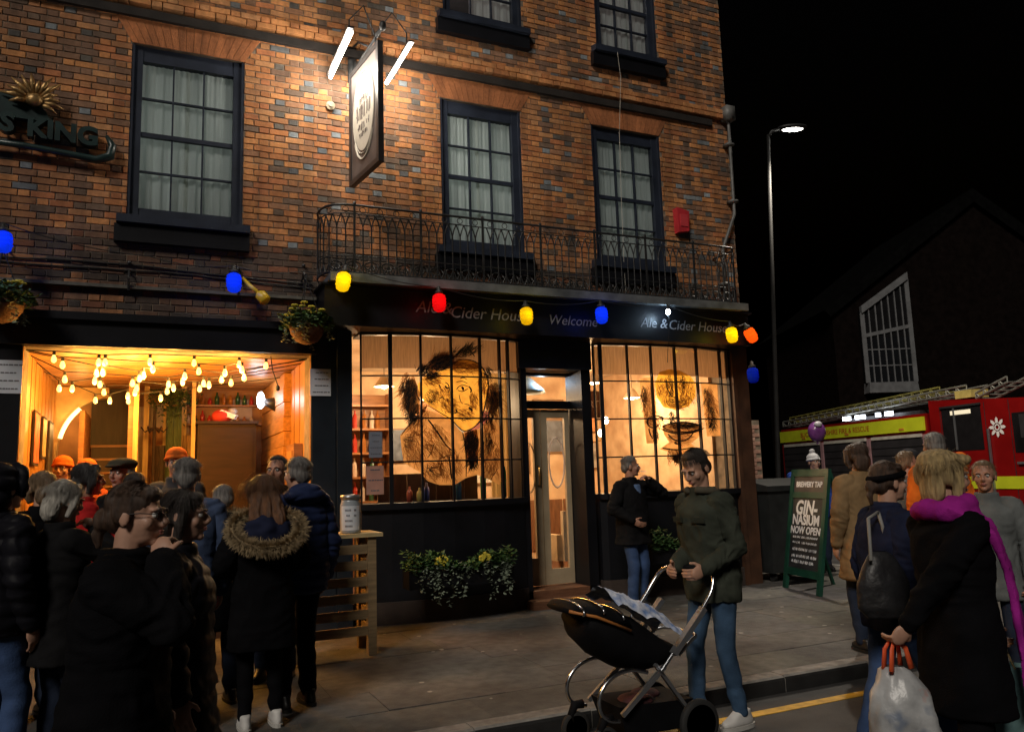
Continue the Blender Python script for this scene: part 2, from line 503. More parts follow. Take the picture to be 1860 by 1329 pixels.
def brick_verts(L, H, D):
    e = .004
    return [(-L/2, D, -H/2), (L/2, D, -H/2), (L/2, D, H/2), (-L/2, D, H/2),
            (-L/2, e, -H/2), (L/2, e, -H/2), (L/2, e, H/2), (-L/2, e, H/2),
            (-L/2+e, 0, -H/2+e), (L/2-e, 0, -H/2+e), (L/2-e, 0, H/2-e), (-L/2+e, 0, H/2-e)]
BF = [(4, 5, 9, 8), (5, 6, 10, 9), (6, 7, 11, 10), (7, 4, 8, 11), (8, 9, 10, 11), (0, 1, 5, 4), (1, 2, 6, 5), (2, 3, 7, 6), (3, 0, 4, 7)]
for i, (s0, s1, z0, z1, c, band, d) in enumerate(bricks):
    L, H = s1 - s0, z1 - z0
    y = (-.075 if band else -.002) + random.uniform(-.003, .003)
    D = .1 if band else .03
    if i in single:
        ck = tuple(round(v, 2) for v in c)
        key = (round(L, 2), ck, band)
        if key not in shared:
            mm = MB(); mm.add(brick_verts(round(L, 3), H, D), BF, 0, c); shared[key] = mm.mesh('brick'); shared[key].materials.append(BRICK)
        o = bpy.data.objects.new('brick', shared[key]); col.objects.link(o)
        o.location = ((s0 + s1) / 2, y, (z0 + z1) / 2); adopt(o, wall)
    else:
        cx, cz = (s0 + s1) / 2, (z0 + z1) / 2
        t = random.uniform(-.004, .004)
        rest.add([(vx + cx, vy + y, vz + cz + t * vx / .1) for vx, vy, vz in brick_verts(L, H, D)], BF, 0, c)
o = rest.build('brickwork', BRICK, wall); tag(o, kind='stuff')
# dark strip standing for the shadow that the band casts below it
mb = MB(); mb.box(-3.1, 7.72, -.055, .006, 6.80, 6.895); mb.build('band_shadow_strip', pmat('band_shadow_dark', (.018, .014, .012), .9, .4, 6, .4, 40), wall)
# flat gauged arches over the first-floor windows: splayed rubbed bricks
for a, b in W1F:
    n = 17
    arch = MB(); s = .17
    w0, w1 = (b - a) / n, (b - a + 2 * s) / n
    first = None
    for k in range(n):
        p = [(a + k * w0 + .002, ARCHZ[0]), (a + (k + 1) * w0 - .002, ARCHZ[0]), (a - s + (k + 1) * w1 - .002, ARCHZ[1]), (a - s + k * w1 + .002, ARCHZ[1])]
        g = random.uniform(.82, 1.12); base = (.46, .165, .06)
        mm = MB(); mm.prism(p[::-1], -.004 + random.uniform(-.002, .002), .03)
        mm.c = [tuple(v * g for v in base)] * len(mm.f)
        mm.build('arch_brick', BRICK, wall)

# ---- sash windows
GLASS = glassmat('window_glass')
BLACKROOM = pmat('dim_room', (.035, .033, .03), .9, .2)
CURT = translucent('grey_curtain', (.84, .87, .80), .66, .10, 3, (6, 1, .6))
def curtain_mesh(x0, x1, z0, z1, y, amp=.035, per=.11, nseg=None, tie=None, seed=0):
    rr = random.Random(seed); n = nseg or int((x1 - x0) / .012); mb = MB(); vs = []; fs = []
    rows = 14; ph = rr.uniform(0, 6)
    for j in range(rows + 1):
        t = j / rows; zz = z0 + (z1 - z0) * t
        for i in range(n + 1):
            u = i / n; x = x0 + (x1 - x0) * u
            if tie is not None:                       # drawn aside lower down
                k = math.sin(math.pi * min(1, (1 - t) * 1.1)) * .35
                x = x + (tie - x) * k * (.25 + .75 * abs(u - (0 if tie < (x0 + x1) / 2 else 1)))
            wob = math.sin(2 * math.pi * x / per + ph + .6 * math.sin(3 * t)) * amp * (.35 + .65 * (1 - t)) + .4 * amp * math.sin(2 * math.pi * x / (per * .43) + ph * 2)
            vs.append((x, y + wob, zz))
    for j in range(rows):
        for i in range(n):
            a = j * (n + 1) + i; fs.append((a, a + 1, a + n + 2, a + n + 1))
    mb.add(vs, fs); return mb

def make_window(x0, x1, z0, z1, cols, rows, curt, seed, zsill):
    jw, tw, bw = .115, .17, .10
    m = MB(); yb = .045
    m.box(x0, x0 + jw, yb, .2, z0, z1); m.box(x1 - jw, x1, yb, .2, z0, z1)
    m.box(x0 + jw, x1 - jw, yb + .01, .2, z1 - tw, z1); m.box(x0 + jw, x1 - jw, yb + .01, .2, z0, z0 + bw)
    m.box(x0 - .002, x0 + .03, .012, yb, z0, z1); m.box(x1 - .03, x1 + .002, .012, yb, z0, z1)     # outer bead
    fr = m.build('window', NAVYP, pub)
    gx0, gx1, gz0, gz1 = x0 + jw, x1 - jw, z0 + bw, z1 - tw
    cw, rh = (gx1 - gx0) / cols, (gz1 - gz0) / rows
    for c in range(cols):
        for r in range(rows):
            a, b = gx0 + c * cw, gz0 + r * rh
            yy = .10 if r < rows / 2 else .085
            t = random.uniform(-.0015, .0015)
            mm = MB(); mm.add([(a, yy + t, b), (a + cw, yy - t, b), (a + cw, yy - t, b + rh), (a, yy + t, b + rh)], [(0, 1, 2, 3)])
            mm.build('pane', GLASS, fr)
    for c in range(1, cols):
        mm = MB(); mm.box(gx0 + c * cw - .009, gx0 + c * cw + .009, .07, .115, gz0, gz1); mm.build('glazing_bar', NAVYP, fr)
    for r in range(1, rows):
        h = .024 if r == rows / 2 else .009
        mm = MB(); mm.box(gx0 + .001, gx1 - .001, .062 if h > .01 else .072, .113, gz0 + r * rh - h, gz0 + r * rh + h); mm.build('glazing_bar' if h < .01 else 'meeting_rail', NAVYP, fr)
    mm = MB(); o = .09
    mm.prism([(-.13, zsill + .01), (.04, zsill + .0), (.04, z0 + .004), (-.13, z0 - .035)], x0 - o, x1 + o * .8, axis='x')
    mm.build('sill', NAVYP, fr)
    mm = MB(); mm.box(x0 - o * 1.2, x1 + o * .8, -.085, .006, zsill - .19, zsill - .002); mm.build('sill_shadow_box', BLACKP, fr)  # black box standing for the shadow under the sill
    for (c0, c1, tie) in curt:
        cm = curtain_mesh(gx0 + c0 * (gx1 - gx0), gx0 + c1 * (gx1 - gx0), gz0 - .05, gz1 + .05, .136, amp=.011, per=.12, tie=None if tie is None else gx0 + tie * (gx1 - gx0), seed=seed)
        cm.build('curtain', CURT, fr, smooth=True)
    return fr
make_window(*W1F[0], *ZF, 3, 4, [(-.05, .52, None), (.47, 1.05, None)], 1, 4.40)
make_window(*W1F[1], *ZF, 3, 4, [(-.05, .5, None), (.46, 1.05, None)], 2, 4.40)
make_window(*W1F[2], *ZF, 3, 4, [(-.05, .52, None), (.5, 1.05, None)], 3, 4.40)
make_window(*W2F[0], *Z2, 3, 4, [(.36, 1.05, None)], 4, 7.58)
make_window(*W2F[1], *Z2, 3, 4, [(-.05, .62, None), (.58, 1.05, None)], 5, 7.58)
for x, e_ in ((.2, 16), (3.95, 20), (6.2, 7)):  # lamps added in the rooms to brighten the curtains
    nm_ = 'left' if x < 1 else ('middle' if x < 5 else 'right')
    t = empty('added_lamp', (x, 1.3, 3.62), 'added standard lamp, put in to brighten the curtains of the %s first-floor window' % nm_, 'lamp')
    m = MB(); m.lathe([(.14, 0), (.14, .02), (.012, .04), (.012, 1.45)], (x, 1.3, 3.62), 12); m.build('added_lamp_stand', BLACKP, t, True)
    m = MB(); m.lathe([(.20, 1.45), (.12, 1.75)], (x, 1.3, 3.62), 16); m.build('shade', translucent('added_lamp_shade', (.75, .75, .68), .4), t, True)
    lamp('curtain_fill_light', (x, 1.3, 5.55), e_, (.92, 1, .90), t, .15)
for x, e_ in ((3.85, 26), (6.0, 12)):
    t = empty('ceiling_lamp', (x, 1.6, 9.0), 'lit ceiling globe in the upper room behind the %s top-floor window' % ('left' if x < 5 else 'right'), 'lamp')
    m = MB(); m.ell((x, 1.6, 9.1), (.11, .11, .11), 14, 9); m.build('globe', emat('room_globe', (1, .84, .78), 6), t, True)
    m = MB(); m.tube([(x, 1.6, 9.2), (x, 1.6, 9.45)], .012, 6); m.build('rod', WIRE, t)
    lamp('globe_light', (x, 1.6, 8.94), e_, (1, .80, .74), t, .1)

# ---- balcony
IRONB = pmat('balcony_iron', (.022, .023, .024), .42, .4, 12, .2, 80)
mb = MB(); mb.box(1.80, 7.62, -.62, .02, 3.825, 3.885); mb.box(1.80, 7.62, -.66, -.62, 3.80, 3.90)
bal = mb.build('balcony', pmat('lead_grey', (.12, .13, .135), .5, .4, 5, .3, 30), pub)
YB, ZR, ZB = -.58, 4.71, 3.93
def rail_path(z):
    p = [(1.80, .0, z), (1.755, -.12, z), (1.755, -.3, z), (1.80, -.45, z), (1.90, -.545, z), (2.05, YB, z)]
    return p + [(x, YB, z) for x in np.linspace(2.3, 7.45, 12)] + [(7.53, -.53, z), (7.58, -.4, z), (7.6, -.2, z), (7.6, 0, z)]
def resample(path, step):
    P = [Vector(p) for p in path]; out = [P[0].copy()]; acc = 0
    for a, b in zip(P, P[1:]):
        L = (b - a).length; t = step - acc
        while t <= L:
            out.append(a.lerp(b, t / L)); t += step
        acc = (acc + L) % step
    return out
def sm(path, it=2):
    P = [Vector(p) for p in path]
    for _ in range(it):
        Q = [P[0]]
        for a, b in zip(P, P[1:]): Q += [a.lerp(b, .25), a.lerp(b, .75)]
        P = Q + [P[-1]]
    return P
for zz, r, nm in ((ZR, .014, 'top_rail'), (ZR - .10, .007, 'upper_rail'), (ZB + .19, .006, 'lower_rail'), (ZB, .008, 'bottom_rail')):
    MB().tube(sm(rail_path(zz), 1), r, 6).build(nm, IRONB, bal, True)
pts = resample(sm(rail_path(0), 1), .098)
for i in range(1, len(pts) - 1):
    p = pts[i]; d = (pts[i + 1] - pts[i - 1]).normalized()
    m = MB(); a = lambda t, z: (p.x + d.x * t, p.y + d.y * t, z)
    if i % 8 == 0:
        m.bar(a(0, ZB - .06), a(0, ZR), .022); m.ell(a(0, ZR + .02), (.02, .02, .025), 8, 5)
        m.tube([a(0, ZB + .22), (p.x, p.y + .22, ZB - .02), (p.x, p.y + .3, ZB - .03)], .007, 5)
        m.build('railing_post', IRONB, bal)
        continue
    h = .049
    m.tube([a(0, ZB), a(0, ZB + .19), a(0, ZR - .24)], .0085, 5, cap=False)
    arc = [a(0, ZR - .25), a(.018, ZR - .18), a(.036, ZR - .135), a(h, ZR - .10)]
    m.tube(arc, .008, 5); m.tube([(q[0] - 2 * (q[0] - p.x), q[1] - 2 * (q[1] - p.y), q[2]) for q in arc], .008, 5)
    m.tube([a(-h, ZB), a(0, ZB + .11), a(h, ZB)], .0085, 5)          # zigzag foot
    ring = [a(.034 * math.cos(t), ZR - .052 + .034 * math.sin(t)) for t in np.linspace(0, 2 * math.pi, 9)[:-1]]
    if i % 2: m.tube(ring, .005, 4, closed=True)
    m.build('baluster', IRONB, bal)
# scrolled brackets that stiffen the floor of the balcony
for i in range(1, len(pts) - 4, 2):
    p = pts[i + 1]
    if p.y > -.5: continue
    m = MB()
    m.tube([(p.x + .09 * math.cos(t) * (1 - t / 12), p.y + .05 + .02 * math.sin(t), ZB + .01 + .075 + .07 * math.sin(t) * (1 - t / 12)) for t in np.linspace(0, 7, 16)], .009, 5)
    m.build('scroll', IRONB, bal)

# ---- left bay: timber beam over the open serving room, piers
mb = MB(); mb.box(-1.60, 1.76, -.10, .3, 3.065, 3.33); mb.box(-1.60, 1.76, -.15, .2, 3.33, 3.41)
mb.build('beam', BLACKP, pub)
mb = MB(); mb.box(-1.60, 1.76, -.07, .005, 3.70, 3.735); mb.build('drip_ledge', pmat('old_lead', (.10, .095, .08), .8, .4, 8, .4, 50), pub)
mb = MB(); mb.box(-2.4, -1.13, -.05, .006, 0, 3.06); mb.build('pier', BLACKP, pub)
mb = MB(); mb.box(1.71, 2.02, -.05, .006, 0, 3.345); mb.box(1.99, 2.16, -.12, .006, 0, 3.345); mb.box(1.72, 1.98, -.062, -.052, .35, 2.35)
mb.build('pier', pmat('blue_black_paint', (.016, .022, .03), .35, .4, 2.5, .12, 30), pub)

# ---- fascia under the balcony
mb = MB(); mb.box(1.78, 7.80, -.43, .006, 3.40, 3.80); mb.box(1.78, 7.80, -.455, .006, 3.345, 3.399); mb.box(1.74, 7.84, -.47, .006, 3.80, 3.824)
fas = mb.build('fascia', BLACKP, pub)
SIGNW = pmat('sign_writing', (.20, .20, .22), .6, .25, 30, bump=0)
FY = -.434
def fascia_text(s, x, z, size):
    return text('lettering', s, size, frame_M((x, FY, z), (1, 0, 0), (0, 0, 1)), SIGNW, fas, shear=.25, extrude=.002)
fascia_text('Ale &', 3.06, 3.61, .2); fascia_text('Cider House', 3.78, 3.57, .2)
fascia_text('Welcome', 4.93, 3.55, .18); fascia_text('Ale &', 6.17, 3.585, .19); fascia_text('Cider House', 6.9, 3.575, .19)

# ---- bow windows
def bow_window(P, rows, zt, zb, seed, thick=()):
    """P: plan points of the mullions; rows: z levels"""
    Pz = [Vector((x, y, 0)) for x, y in P]
    m = MB()
    for i, p in enumerate(Pz):
        w = .024 if i in thick else .0115
        d = (Pz[min(i + 1, len(Pz) - 1)] - Pz[max(i - 1, 0)]).normalized()
        nrm = Vector((-d.y, d.x, 0))
        mm = MB(); mm.obox((p.x, p.y, (zt + zb) / 2), d * w, nrm * .022, (0, 0, (zt - zb) / 2))
        if i == 0: root = mm.build('bow_window', BLACKP, pub)
        else: mm.build('mullion', BLACKP, root)
    for a, b in zip(Pz, Pz[1:]):
        d = (b - a).normalized(); nrm = Vector((-d.y, d.x, 0))
        for j in range(len(rows) - 1):
            t = random.uniform(-.002, .002)
            mm = MB(); q0 = a + d * .008; q1 = b - d * .008
            mm.add([(q0.x + nrm.x * t, q0.y + nrm.y * t, rows[j]), (q1.x, q1.y, rows[j]), (q1.x, q1.y, rows[j + 1]), (q0.x + nrm.x * t, q0.y + nrm.y * t, rows[j + 1])], [(0, 1, 2, 3)])
            mm.build('pane', GLASS, root)
    for z in rows[1:-1]:
        mm = MB(); mm.tube([(p.x, p.y - .003, z) for p in Pz], .0105, 6); mm.build('glazing_bar', BLACKP, root)
    # sill, riser and cornice follow the bow
    def slab(z0, z1, grow, nm, mat=BLACKP):
        c = Vector((sum(p.x for p in Pz) / len(Pz), .6, 0))
        out = [(p.x + (p.x - c.x) * grow * .1, p.y - grow * .3) for p in Pz]
        poly = [(out[0][0], .3)] + out + [(out[-1][0], .3)]
        mm = MB(); mm.prism(poly, z0, z1, axis='z'); return mm.build(nm, mat, root)
    slab(zb - .07, zb, .25, 'window_sill')
    slab(.25, zb - .071, .05, 'stall_riser')
    slab(0, .249, .15, 'plinth', DARKW)
    slab(zt, 3.344, .12, 'window_head')
    return root
BL = [(2.283, -0.040), (2.614, -0.120), (2.971, -0.180), (3.351, -0.200), (3.738, -0.175), (4.024, -0.120), (4.155, -0.085), (4.349, -0.020)]
BR = [(5.458, -0.010), (5.519, -0.080), (5.908, -0.140), (6.272, -0.170), (6.664, -0.175), (7.053, -0.150), (7.529, -0.070), (7.712, -0.020)]
ROWS = [1.35, 1.823, 2.328, 2.835, 3.325]
bowL = bow_window(BL, ROWS, 3.325, 1.35, 1, thick=(1,))
bowR = bow_window(BR, ROWS, 3.325, 1.35, 2, thick=(1,))
mb = MB(); mb.box(7.735, 7.80, -.1, .006, 0, 3.344); mb.box(7.80, 8.05, -.06, .006, 0, 3.38)
mb.build('pier', pmat('brown_paint', (.07, .03, .015), .6, .4, 4, .3, 40), pub)

# ---- doorway
DW = pmat('cream_door', (.42, .33, .21), .5, .15, 4, .1, 40)
mb = MB(); mb.box(4.325, 5.395, -.06, .30, 2.985, 3.344); mb.build('door_panel', NAVYP, pub)
mb = MB(); mb.box(4.33, 4.44, -.02, .42, 0, 2.984); mb.box(5.25, 5.39, -.02, .42, 0, 2.984); mb.box(4.44, 5.25, .30, .42, 2.50, 2.60); mb.box(4.44, 5.25, .30, .42, 2.94, 2.984)
dfr = mb.build('door_frame', BLACKP, pub)
mm = MB(); mm.add([(4.44, .36, 2.60), (5.25, .36, 2.60), (5.25, .36, 2.94), (4.44, .36, 2.94)], [(0, 1, 2, 3)]); mm.build('transom_pane', GLASS, dfr)
mb = MB()
for a, b in ((4.45, 4.52), (4.70, 4.80), (4.81, 4.90), (5.17, 5.24)): mb.box(a, b, .35, .40, .2, 2.49)
mb.box(4.52, 4.70, .352, .398, .2, .55); mb.box(4.90, 5.17, .352, .398, .2, .40); mb.box(4.52, 4.70, .352, .398, 2.38, 2.49); mb.box(4.90, 5.17, .352, .398, 2.38, 2.49)
door = mb.build('door', DW, pub)
for a, b, z in ((4.52, 4.70, .55), (4.90, 5.17, .40)):
    mm = MB(); mm.add([(a, .375, z), (b, .375, z), (b, .375, 2.38), (a, .375, 2.38)], [(0, 1, 2, 3)]); mm.build('door_pane', GLASS, door)
ETCH = pmat('etched_glass', (.62, .50, .40), .6, .1)
mm = MB(); mm.tube([(5.04 + .115 * math.cos(t), .368, 1.78 + .33 * math.sin(t)) for t in np.linspace(0, 2 * math.pi, 33)[:-1]], .011, 6, closed=True); mm.build('etched_oval', ETCH, door)
mm = MB(); mm.tube([(4.62 + .10 * math.cos(t), .368, 1.72 + .33 * math.sin(t)) for t in np.linspace(0, 2 * math.pi, 33)[:-1]], .010, 6, closed=True); mm.build('etched_oval', ETCH, door)
BRASS = pmat('brass', (.55, .36, .12), .3, .1, metal=1)
mm = MB(); mm.tube([(4.745, .345, 1.48), (4.745, .30, 1.50), (4.745, .30, 1.72), (4.745, .345, 1.74)], .011, 7); mm.build('door_handle', BRASS, door, True)
mb = MB(); mb.box(4.32, 5.40, -.26, .5, 0, .10); mb.box(4.32, 5.40, -.02, .5, .10, .19); mb.build('door_step', pmat('step_timber', (.16, .07, .035), .6, .3, 6, .2, 30, stretch=(1, 8, 8)), pub)

# ---- down pipe at the corner
m = MB(); m.tube([(8.0, -.09, 6.98), (8.0, -.09, 6.75), (7.99, -.09, 5.42), (7.79, -.09, 5.0), (7.72, -.09, 4.85), (7.72, -.09, 3.95)], .024, 10)
m.box(7.92, 8.08, -.17, -.01, 6.9, 7.12)
for zz in (6.5, 5.6, 4.3): m.box(7.93 if zz > 5 else 7.66, 8.05 if zz > 5 else 7.78, -.13, -.002, zz, zz + .04)
m.build('drainpipe', pmat('grey_pipe', (.13, .13, .125), .5, .3, 8, .15, 40), pub, True)

# ---- telephone wire hanging from the top-floor sill
m = MB(); m.tube([(6.02, -.14, 7.60), (6.04, -.16, 7.2), (6.02, -.08, 6.4), (6.00, -.07, 5.4), (5.98, -.08, 4.4), (5.98, -.1, 3.9)], .0035, 5)
m.build('hanging_wire', pmat('pale_wire', (.45, .42, .36), .6, .1), pub)
# electric cables across the lower brickwork
for dzz, s in ((0, 1), (.05, 2)):
    rr = random.Random(s); P = [(x, -.015, 3.93 + dzz - .02 * (x + 1.6) + .018 * math.sin(2.1 * x + s) + rr.uniform(-.006, .006)) for x in np.linspace(-1.7, 1.72, 20)]
    MB().tube(P, .009, 6).build('wall_cable', WIRE, pub)
for x, zz in ((-.2, 3.88), (.9, 3.9), (1.62, 4.0)):
    m = MB(); m.tube([(x, -.0, zz), (x, -.06, zz + .02), (x, -.12, zz - .08), (x, -.07, zz - .2)], .012, 6); m.ell((x, -.03, zz + .11), (.022, .022, .022), 8, 6)
    m.build('wall_hook', IRON, pub)
# ================================================================== INSIDE: lounge behind the bow windows
lounge = empty('lounge_room', (4.9, .5, .19), kind='structure')
WALLW = pmat('lounge_wall', (.58, .36, .20), .8, .25, 3, .1, 30, c2=(.72, .52, .32))
mb = MB(); mb.box(2.0, 7.75, 3.4, 3.5, .19, 3.41); mb.box(2.0, 2.1, .36, 3.4, .19, 3.41); mb.box(7.651, 7.745, .36, 3.4, .19, 3.41); mb.build('lounge_wall', WALLW, lounge)
mb = MB(); mb.box(2.1, 7.65, .0, 3.4, 3.37, 3.415); mb.build('lounge_ceiling', pmat('cream_ceiling', (.62, .50, .36), .8, .1), lounge)
mb = MB(); mb.box(2.0, 7.75, .36, 3.5, .0, .188); mb.build('lounge_floor', pmat('lounge_floor', (.10, .045, .025), .5, .3, 6, .1, 30, stretch=(8, 1, 1)), lounge)
# panelled partitions
mb = MB()
for x in np.arange(2.1, 7.6, .42): mb.box(x + .02, x + .40, 3.37, 3.40, .35, 1.2)
mb.build('dado_panel', pmat('dado', (.16, .07, .03), .5, .3, 5, .1, 40, stretch=(6, 6, 1)), lounge)
pc = [(.45, .10, .06), (.62, .45, .25), (.10, .12, .16), (.55, .25, .10), (.30, .30, .28), (.65, .60, .50), (.25, .06, .05), (.12, .20, .14)]
k = 0
for i, (x, z, w, h) in enumerate([(2.3, 2.2, .5, .6), (2.95, 2.45, .45, .34), (3.5, 1.9, .4, .55), (4.0, 2.5, .5, .4), (4.55, 2.0, .35, .6), (4.95, 1.5, .5, .42), (4.95, 2.2, .42, .55), (5.5, 2.4, .4, .5), (5.6, 1.65, .5, .5), (6.2, 2.6, .6, .35), (6.35, 2.0, .45, .6), (6.95, 2.35, .5, .45), (7.1, 1.7, .35, .5)]):
    p = MB().box(x, x + w, 3.355, 3.395, z, z + h).build('framed_picture', pmat('picture_frame', (.18, .09, .03), .4, .3))
    tag(p, ['red', 'tan', 'slate', 'orange', 'grey', 'cream', 'dark red', 'green'][i % 8] + ' framed print on the lounge wall, number %s from the left' % ['one', 'two', 'three', 'four', 'five', 'six', 'seven', 'eight', 'nine', 'ten', 'eleven', 'twelve', 'thirteen'][i], 'picture', 'framed pictures on the lounge wall')
    MB().box(x + .03, x + w - .03, 3.350, 3.354, z + .03, z + h - .03).build('print', pmat('print_%d' % (i % 8), pc[i % 8], .5, .5, 9, bump=0), p)
# shelf of bottles by the left bow window
sh = empty('bottle_shelf', (2.6, 2.6, .19), 'wooden back-bar shelving with rows of bottles behind the left bow window', 'shelf')
WOODW = pmat('warm_wood', (.30, .13, .045), .45, .3, 4, .1, 40, stretch=(1, 1, 8))
mb = MB(); mb.box(2.12, 2.16, 2.3, 2.6, .19, 2.9); mb.box(3.3, 3.34, 2.3, 2.6, .19, 2.9); mb.box(2.16, 3.3, 2.58, 2.6, .19, 2.9); mb.build('carcass', WOODW, sh)
for z in (1.3, 1.65, 2.0, 2.35, 2.7): MB().box(2.16, 3.3, 2.3, 2.58, z, z + .03).build('shelf_board', WOODW, sh)
BOT = [pmat('bottle_green', (.03, .09, .04), .15, .2), pmat('bottle_amber', (.35, .13, .03), .15, .2), pmat('bottle_clear', (.6, .5, .4), .1, .1), pmat('bottle_red', (.4, .03, .02), .2, .2)]
bm_ = {}
for z in (1.33, 1.68, 2.03, 2.38):
    for x in np.arange(2.24, 3.25, .115):
        q = random.randrange(4)
        if q not in bm_:
            m_ = MB(); m_.lathe([(.035, 0), (.036, .16), (.03, .19), (.013, .22), (.013, .27), (.012, .275)], n=8); bm_[q] = m_.mesh('bottle'); bm_[q].materials.append(BOT[q])
        o = bpy.data.objects.new('bottle', bm_[q]); col.objects.link(o); o.location = (x + random.uniform(-.02, .02), 2.43, z)
        tag(o, 'one of the small bottles lined up on the back-bar shelving', 'bottle', 'bottles on the back-bar shelving')
# hanging lamps / wall lights that are seen lit
def wall_light(loc, power, label):
    t = empty('wall_light', loc, label, 'lamp')
    m = MB(); m.ell((loc[0], loc[1], loc[2]), (.05, .05, .06), 12, 8); m.build('globe', emat('warm_globe', (1, .78, .48), 14), t, True)
    m = MB(); m.tube([(loc[0], loc[1], loc[2] - .05), (loc[0], loc[1] + .02, loc[2] - .12), (loc[0], loc[1] + .12, loc[2] - .12)], .01, 6); m.build('bracket', BRASS, t)
    lamp('bulb_light', (loc[0], loc[1] - .12, loc[2]), power, (1, .60, .27), t, .08)
WARM = (1, .65, .34)
wall_light((6.55, 1.7, 2.25), 38, 'bright twin globe wall light glowing in the right bow window')
wall_light((6.66, 1.72, 2.45), 8, 'upper globe light above the bright one in the right bow window')
def pendant(loc, power, label):
    t = empty('pendant_light', loc, label, 'lamp')
    m = MB(); m.lathe([(.02, .16), (.05, .14), (.14, .0), (.13, .0), (.045, .12)], loc, 14); m.build('shade', pmat('cream_shade', (.6, .45, .28), .6), t)
    m = MB(); m.ell((loc[0], loc[1], loc[2] + .02), (.05, .05, .05), 10, 7); m.build('bulb', emat('warm_globe', (1, .78, .48), 14), t, True)
    m = MB(); m.tube([(loc[0], loc[1], loc[2] + .15), (loc[0], loc[1], 3.37)], .005, 5); m.build('flex', WIRE, t)
    lamp('bulb_light', (loc[0], loc[1], loc[2] - .07), power, WARM, t, .1)
pendant((2.95, 1.35, 2.88), 96, 'lit pendant lamp behind the top of the left bow window')
pendant((3.9, 2.2, 2.8), 104, 'lit pendant lamp deeper in the lounge behind the ape painting')
pendant((5.0, 1.9, 2.75), 62, 'lit pendant lamp in the lounge behind the glazed door')
pendant((6.05, 1.0, 2.95), 92, 'lit pendant lamp hanging near the top of the right bow window')
pendant((7.1, 1.6, 2.8), 80, 'lit pendant lamp at the right end of the lounge')
# a dark settle, a glass shade added for the bluish reflection in the transom, more clutter on the walls
t = empty('settle', (3.3, .55, .19), 'dark high-backed wooden settle just inside the left bow window', 'settle')
SET = pmat('settle_wood', (.05, .022, .012), .5, .3, 4, .1, 30, stretch=(6, 1, 1))
for k in range(7): MB().box(2.62 + k * .19, 2.80 + k * .19, .50, .53, .6, 1.66 + .03 * math.sin(k)).build('back_board', SET, t)
MB().box(2.6, 3.98, .53, .95, .55, .6).build('seat', SET, t)
for x in (2.6, 3.92): MB().box(x, x + .06, .54, .95, .19, 1.1).build('end_panel', SET, t)
t = empty('reflection_shade', (4.9, 1.0, 2.85), 'pale blue glass shade added for a bluish reflection in the pane above the door', 'lamp')
m = MB(); m.lathe([(.26, 0), (.24, .05), (.16, .12), (.08, .2), (.03, .24)], (4.95, 1.0, 2.78), 18); m.build('shade', pmat('reflection_blue_glass', (.35, .50, .58), .2, .4, 6, .3, 14), t, True)
m = MB(); m.tube([(4.95, 1.0, 3.02), (4.95, 1.0, 3.37)], .008, 6); m.build('rod', BRASS, t)
lamp('bulb_light', (5.05, .75, 2.9), 5, (.75, .88, 1), t, .05)  # small lamp added to light the blue shade
# furniture just inside the glass
CREAMC = pmat('cream_cloth', (.62, .48, .30), .85, .2, 5, .2, 40)
def armchair(x, y, mat, label):
    t = empty('armchair', (x, y, .19), label, 'chair')
    m = MB(); m.box(x - .3, x + .3, y - .28, y + .28, .45, .62); m.build('seat', mat, t)
    m = MB(); m.box(x - .3, x + .3, y - .36, y - .281, .45, 1.12); m.build('backrest', mat, t)
    for s in (-1, 1):
        MB().box(x + s * .34 - .04, x + s * .34 + .04, y - .3, y + .28, .45, .8).build('arm', mat, t)
        for q in (-1, 1): MB().box(x + s * .3 - .025, x + s * .3 + .025, y + q * .25 - .025, y + q * .25 + .025, .19, .449).build('leg', WOODW, t)
armchair(5.55, 1.0, CREAMC, 'cream upholstered armchair seen through the door glass')
armchair(6.15, .95, pmat('red_leather', (.42, .02, .015), .4, .2), 'red leather armchair behind the right bow window')
# blinds across the top panes
BLIND = translucent('tan_blind', (.36, .22, .12), .55, .18, 7, (9, 1, .7))
for P, nm in ((BL, 'left'), (BR, 'right')):
    m = MB(); vs = []; n = len(P)
    for z in (2.93, 3.32):
        for x, y in P: vs.append((x, y + .045, z))
    m.add(vs, [(i, i + 1, n + i + 1, n + i) for i in range(n - 1)])
    t = m.build('window_blind', BLIND); tag(t, 'tan pleated blind across the top panes of the %s bow window' % nm, 'blind')
# long curtain at the right side of the left bow
t = curtain_mesh(3.98, 4.28, 1.36, 2.93, .13, .02, .07, 40, seed=4).build('lounge_curtain', translucent('gold_curtain', (.66, .46, .20), .5, .2, 4, (8, 8, .5)), smooth=True)
tag(t, 'gold striped curtain hanging at the right edge of the left bow window', 'curtain')
# coloured bottles and small things on the window board
for i, (x, y, c, h) in enumerate([(3.78, -.08, (.02, .25, .06), .42), (3.45, -.10, (.02, .16, .35), .30), (3.05, -.09, (.20, .24, .62), .22), (4.10, .03, (.03, .28, .08), .5), (2.85, -.06, (.45, .08, .04), .18), (2.97, -.06, (.55, .40, .1), .16)]):
    m = MB(); m.lathe([(.035, 0), (.037, h * .6), (.03, h * .72), (.012, h * .82), (.012, h)], (x, y, 1.355), 10)
    o = m.build('window_bottle', pmat('window_bottle_%d' % i, c, .15, .1, bump=0), smooth=True)
    tag(o, ['tall green bottle', 'blue bottle', 'small pale blue jar', 'tallest green bottle at the right end', 'short red bottle', 'short amber bottle'][i] + ' on the board of the left bow window', 'bottle')

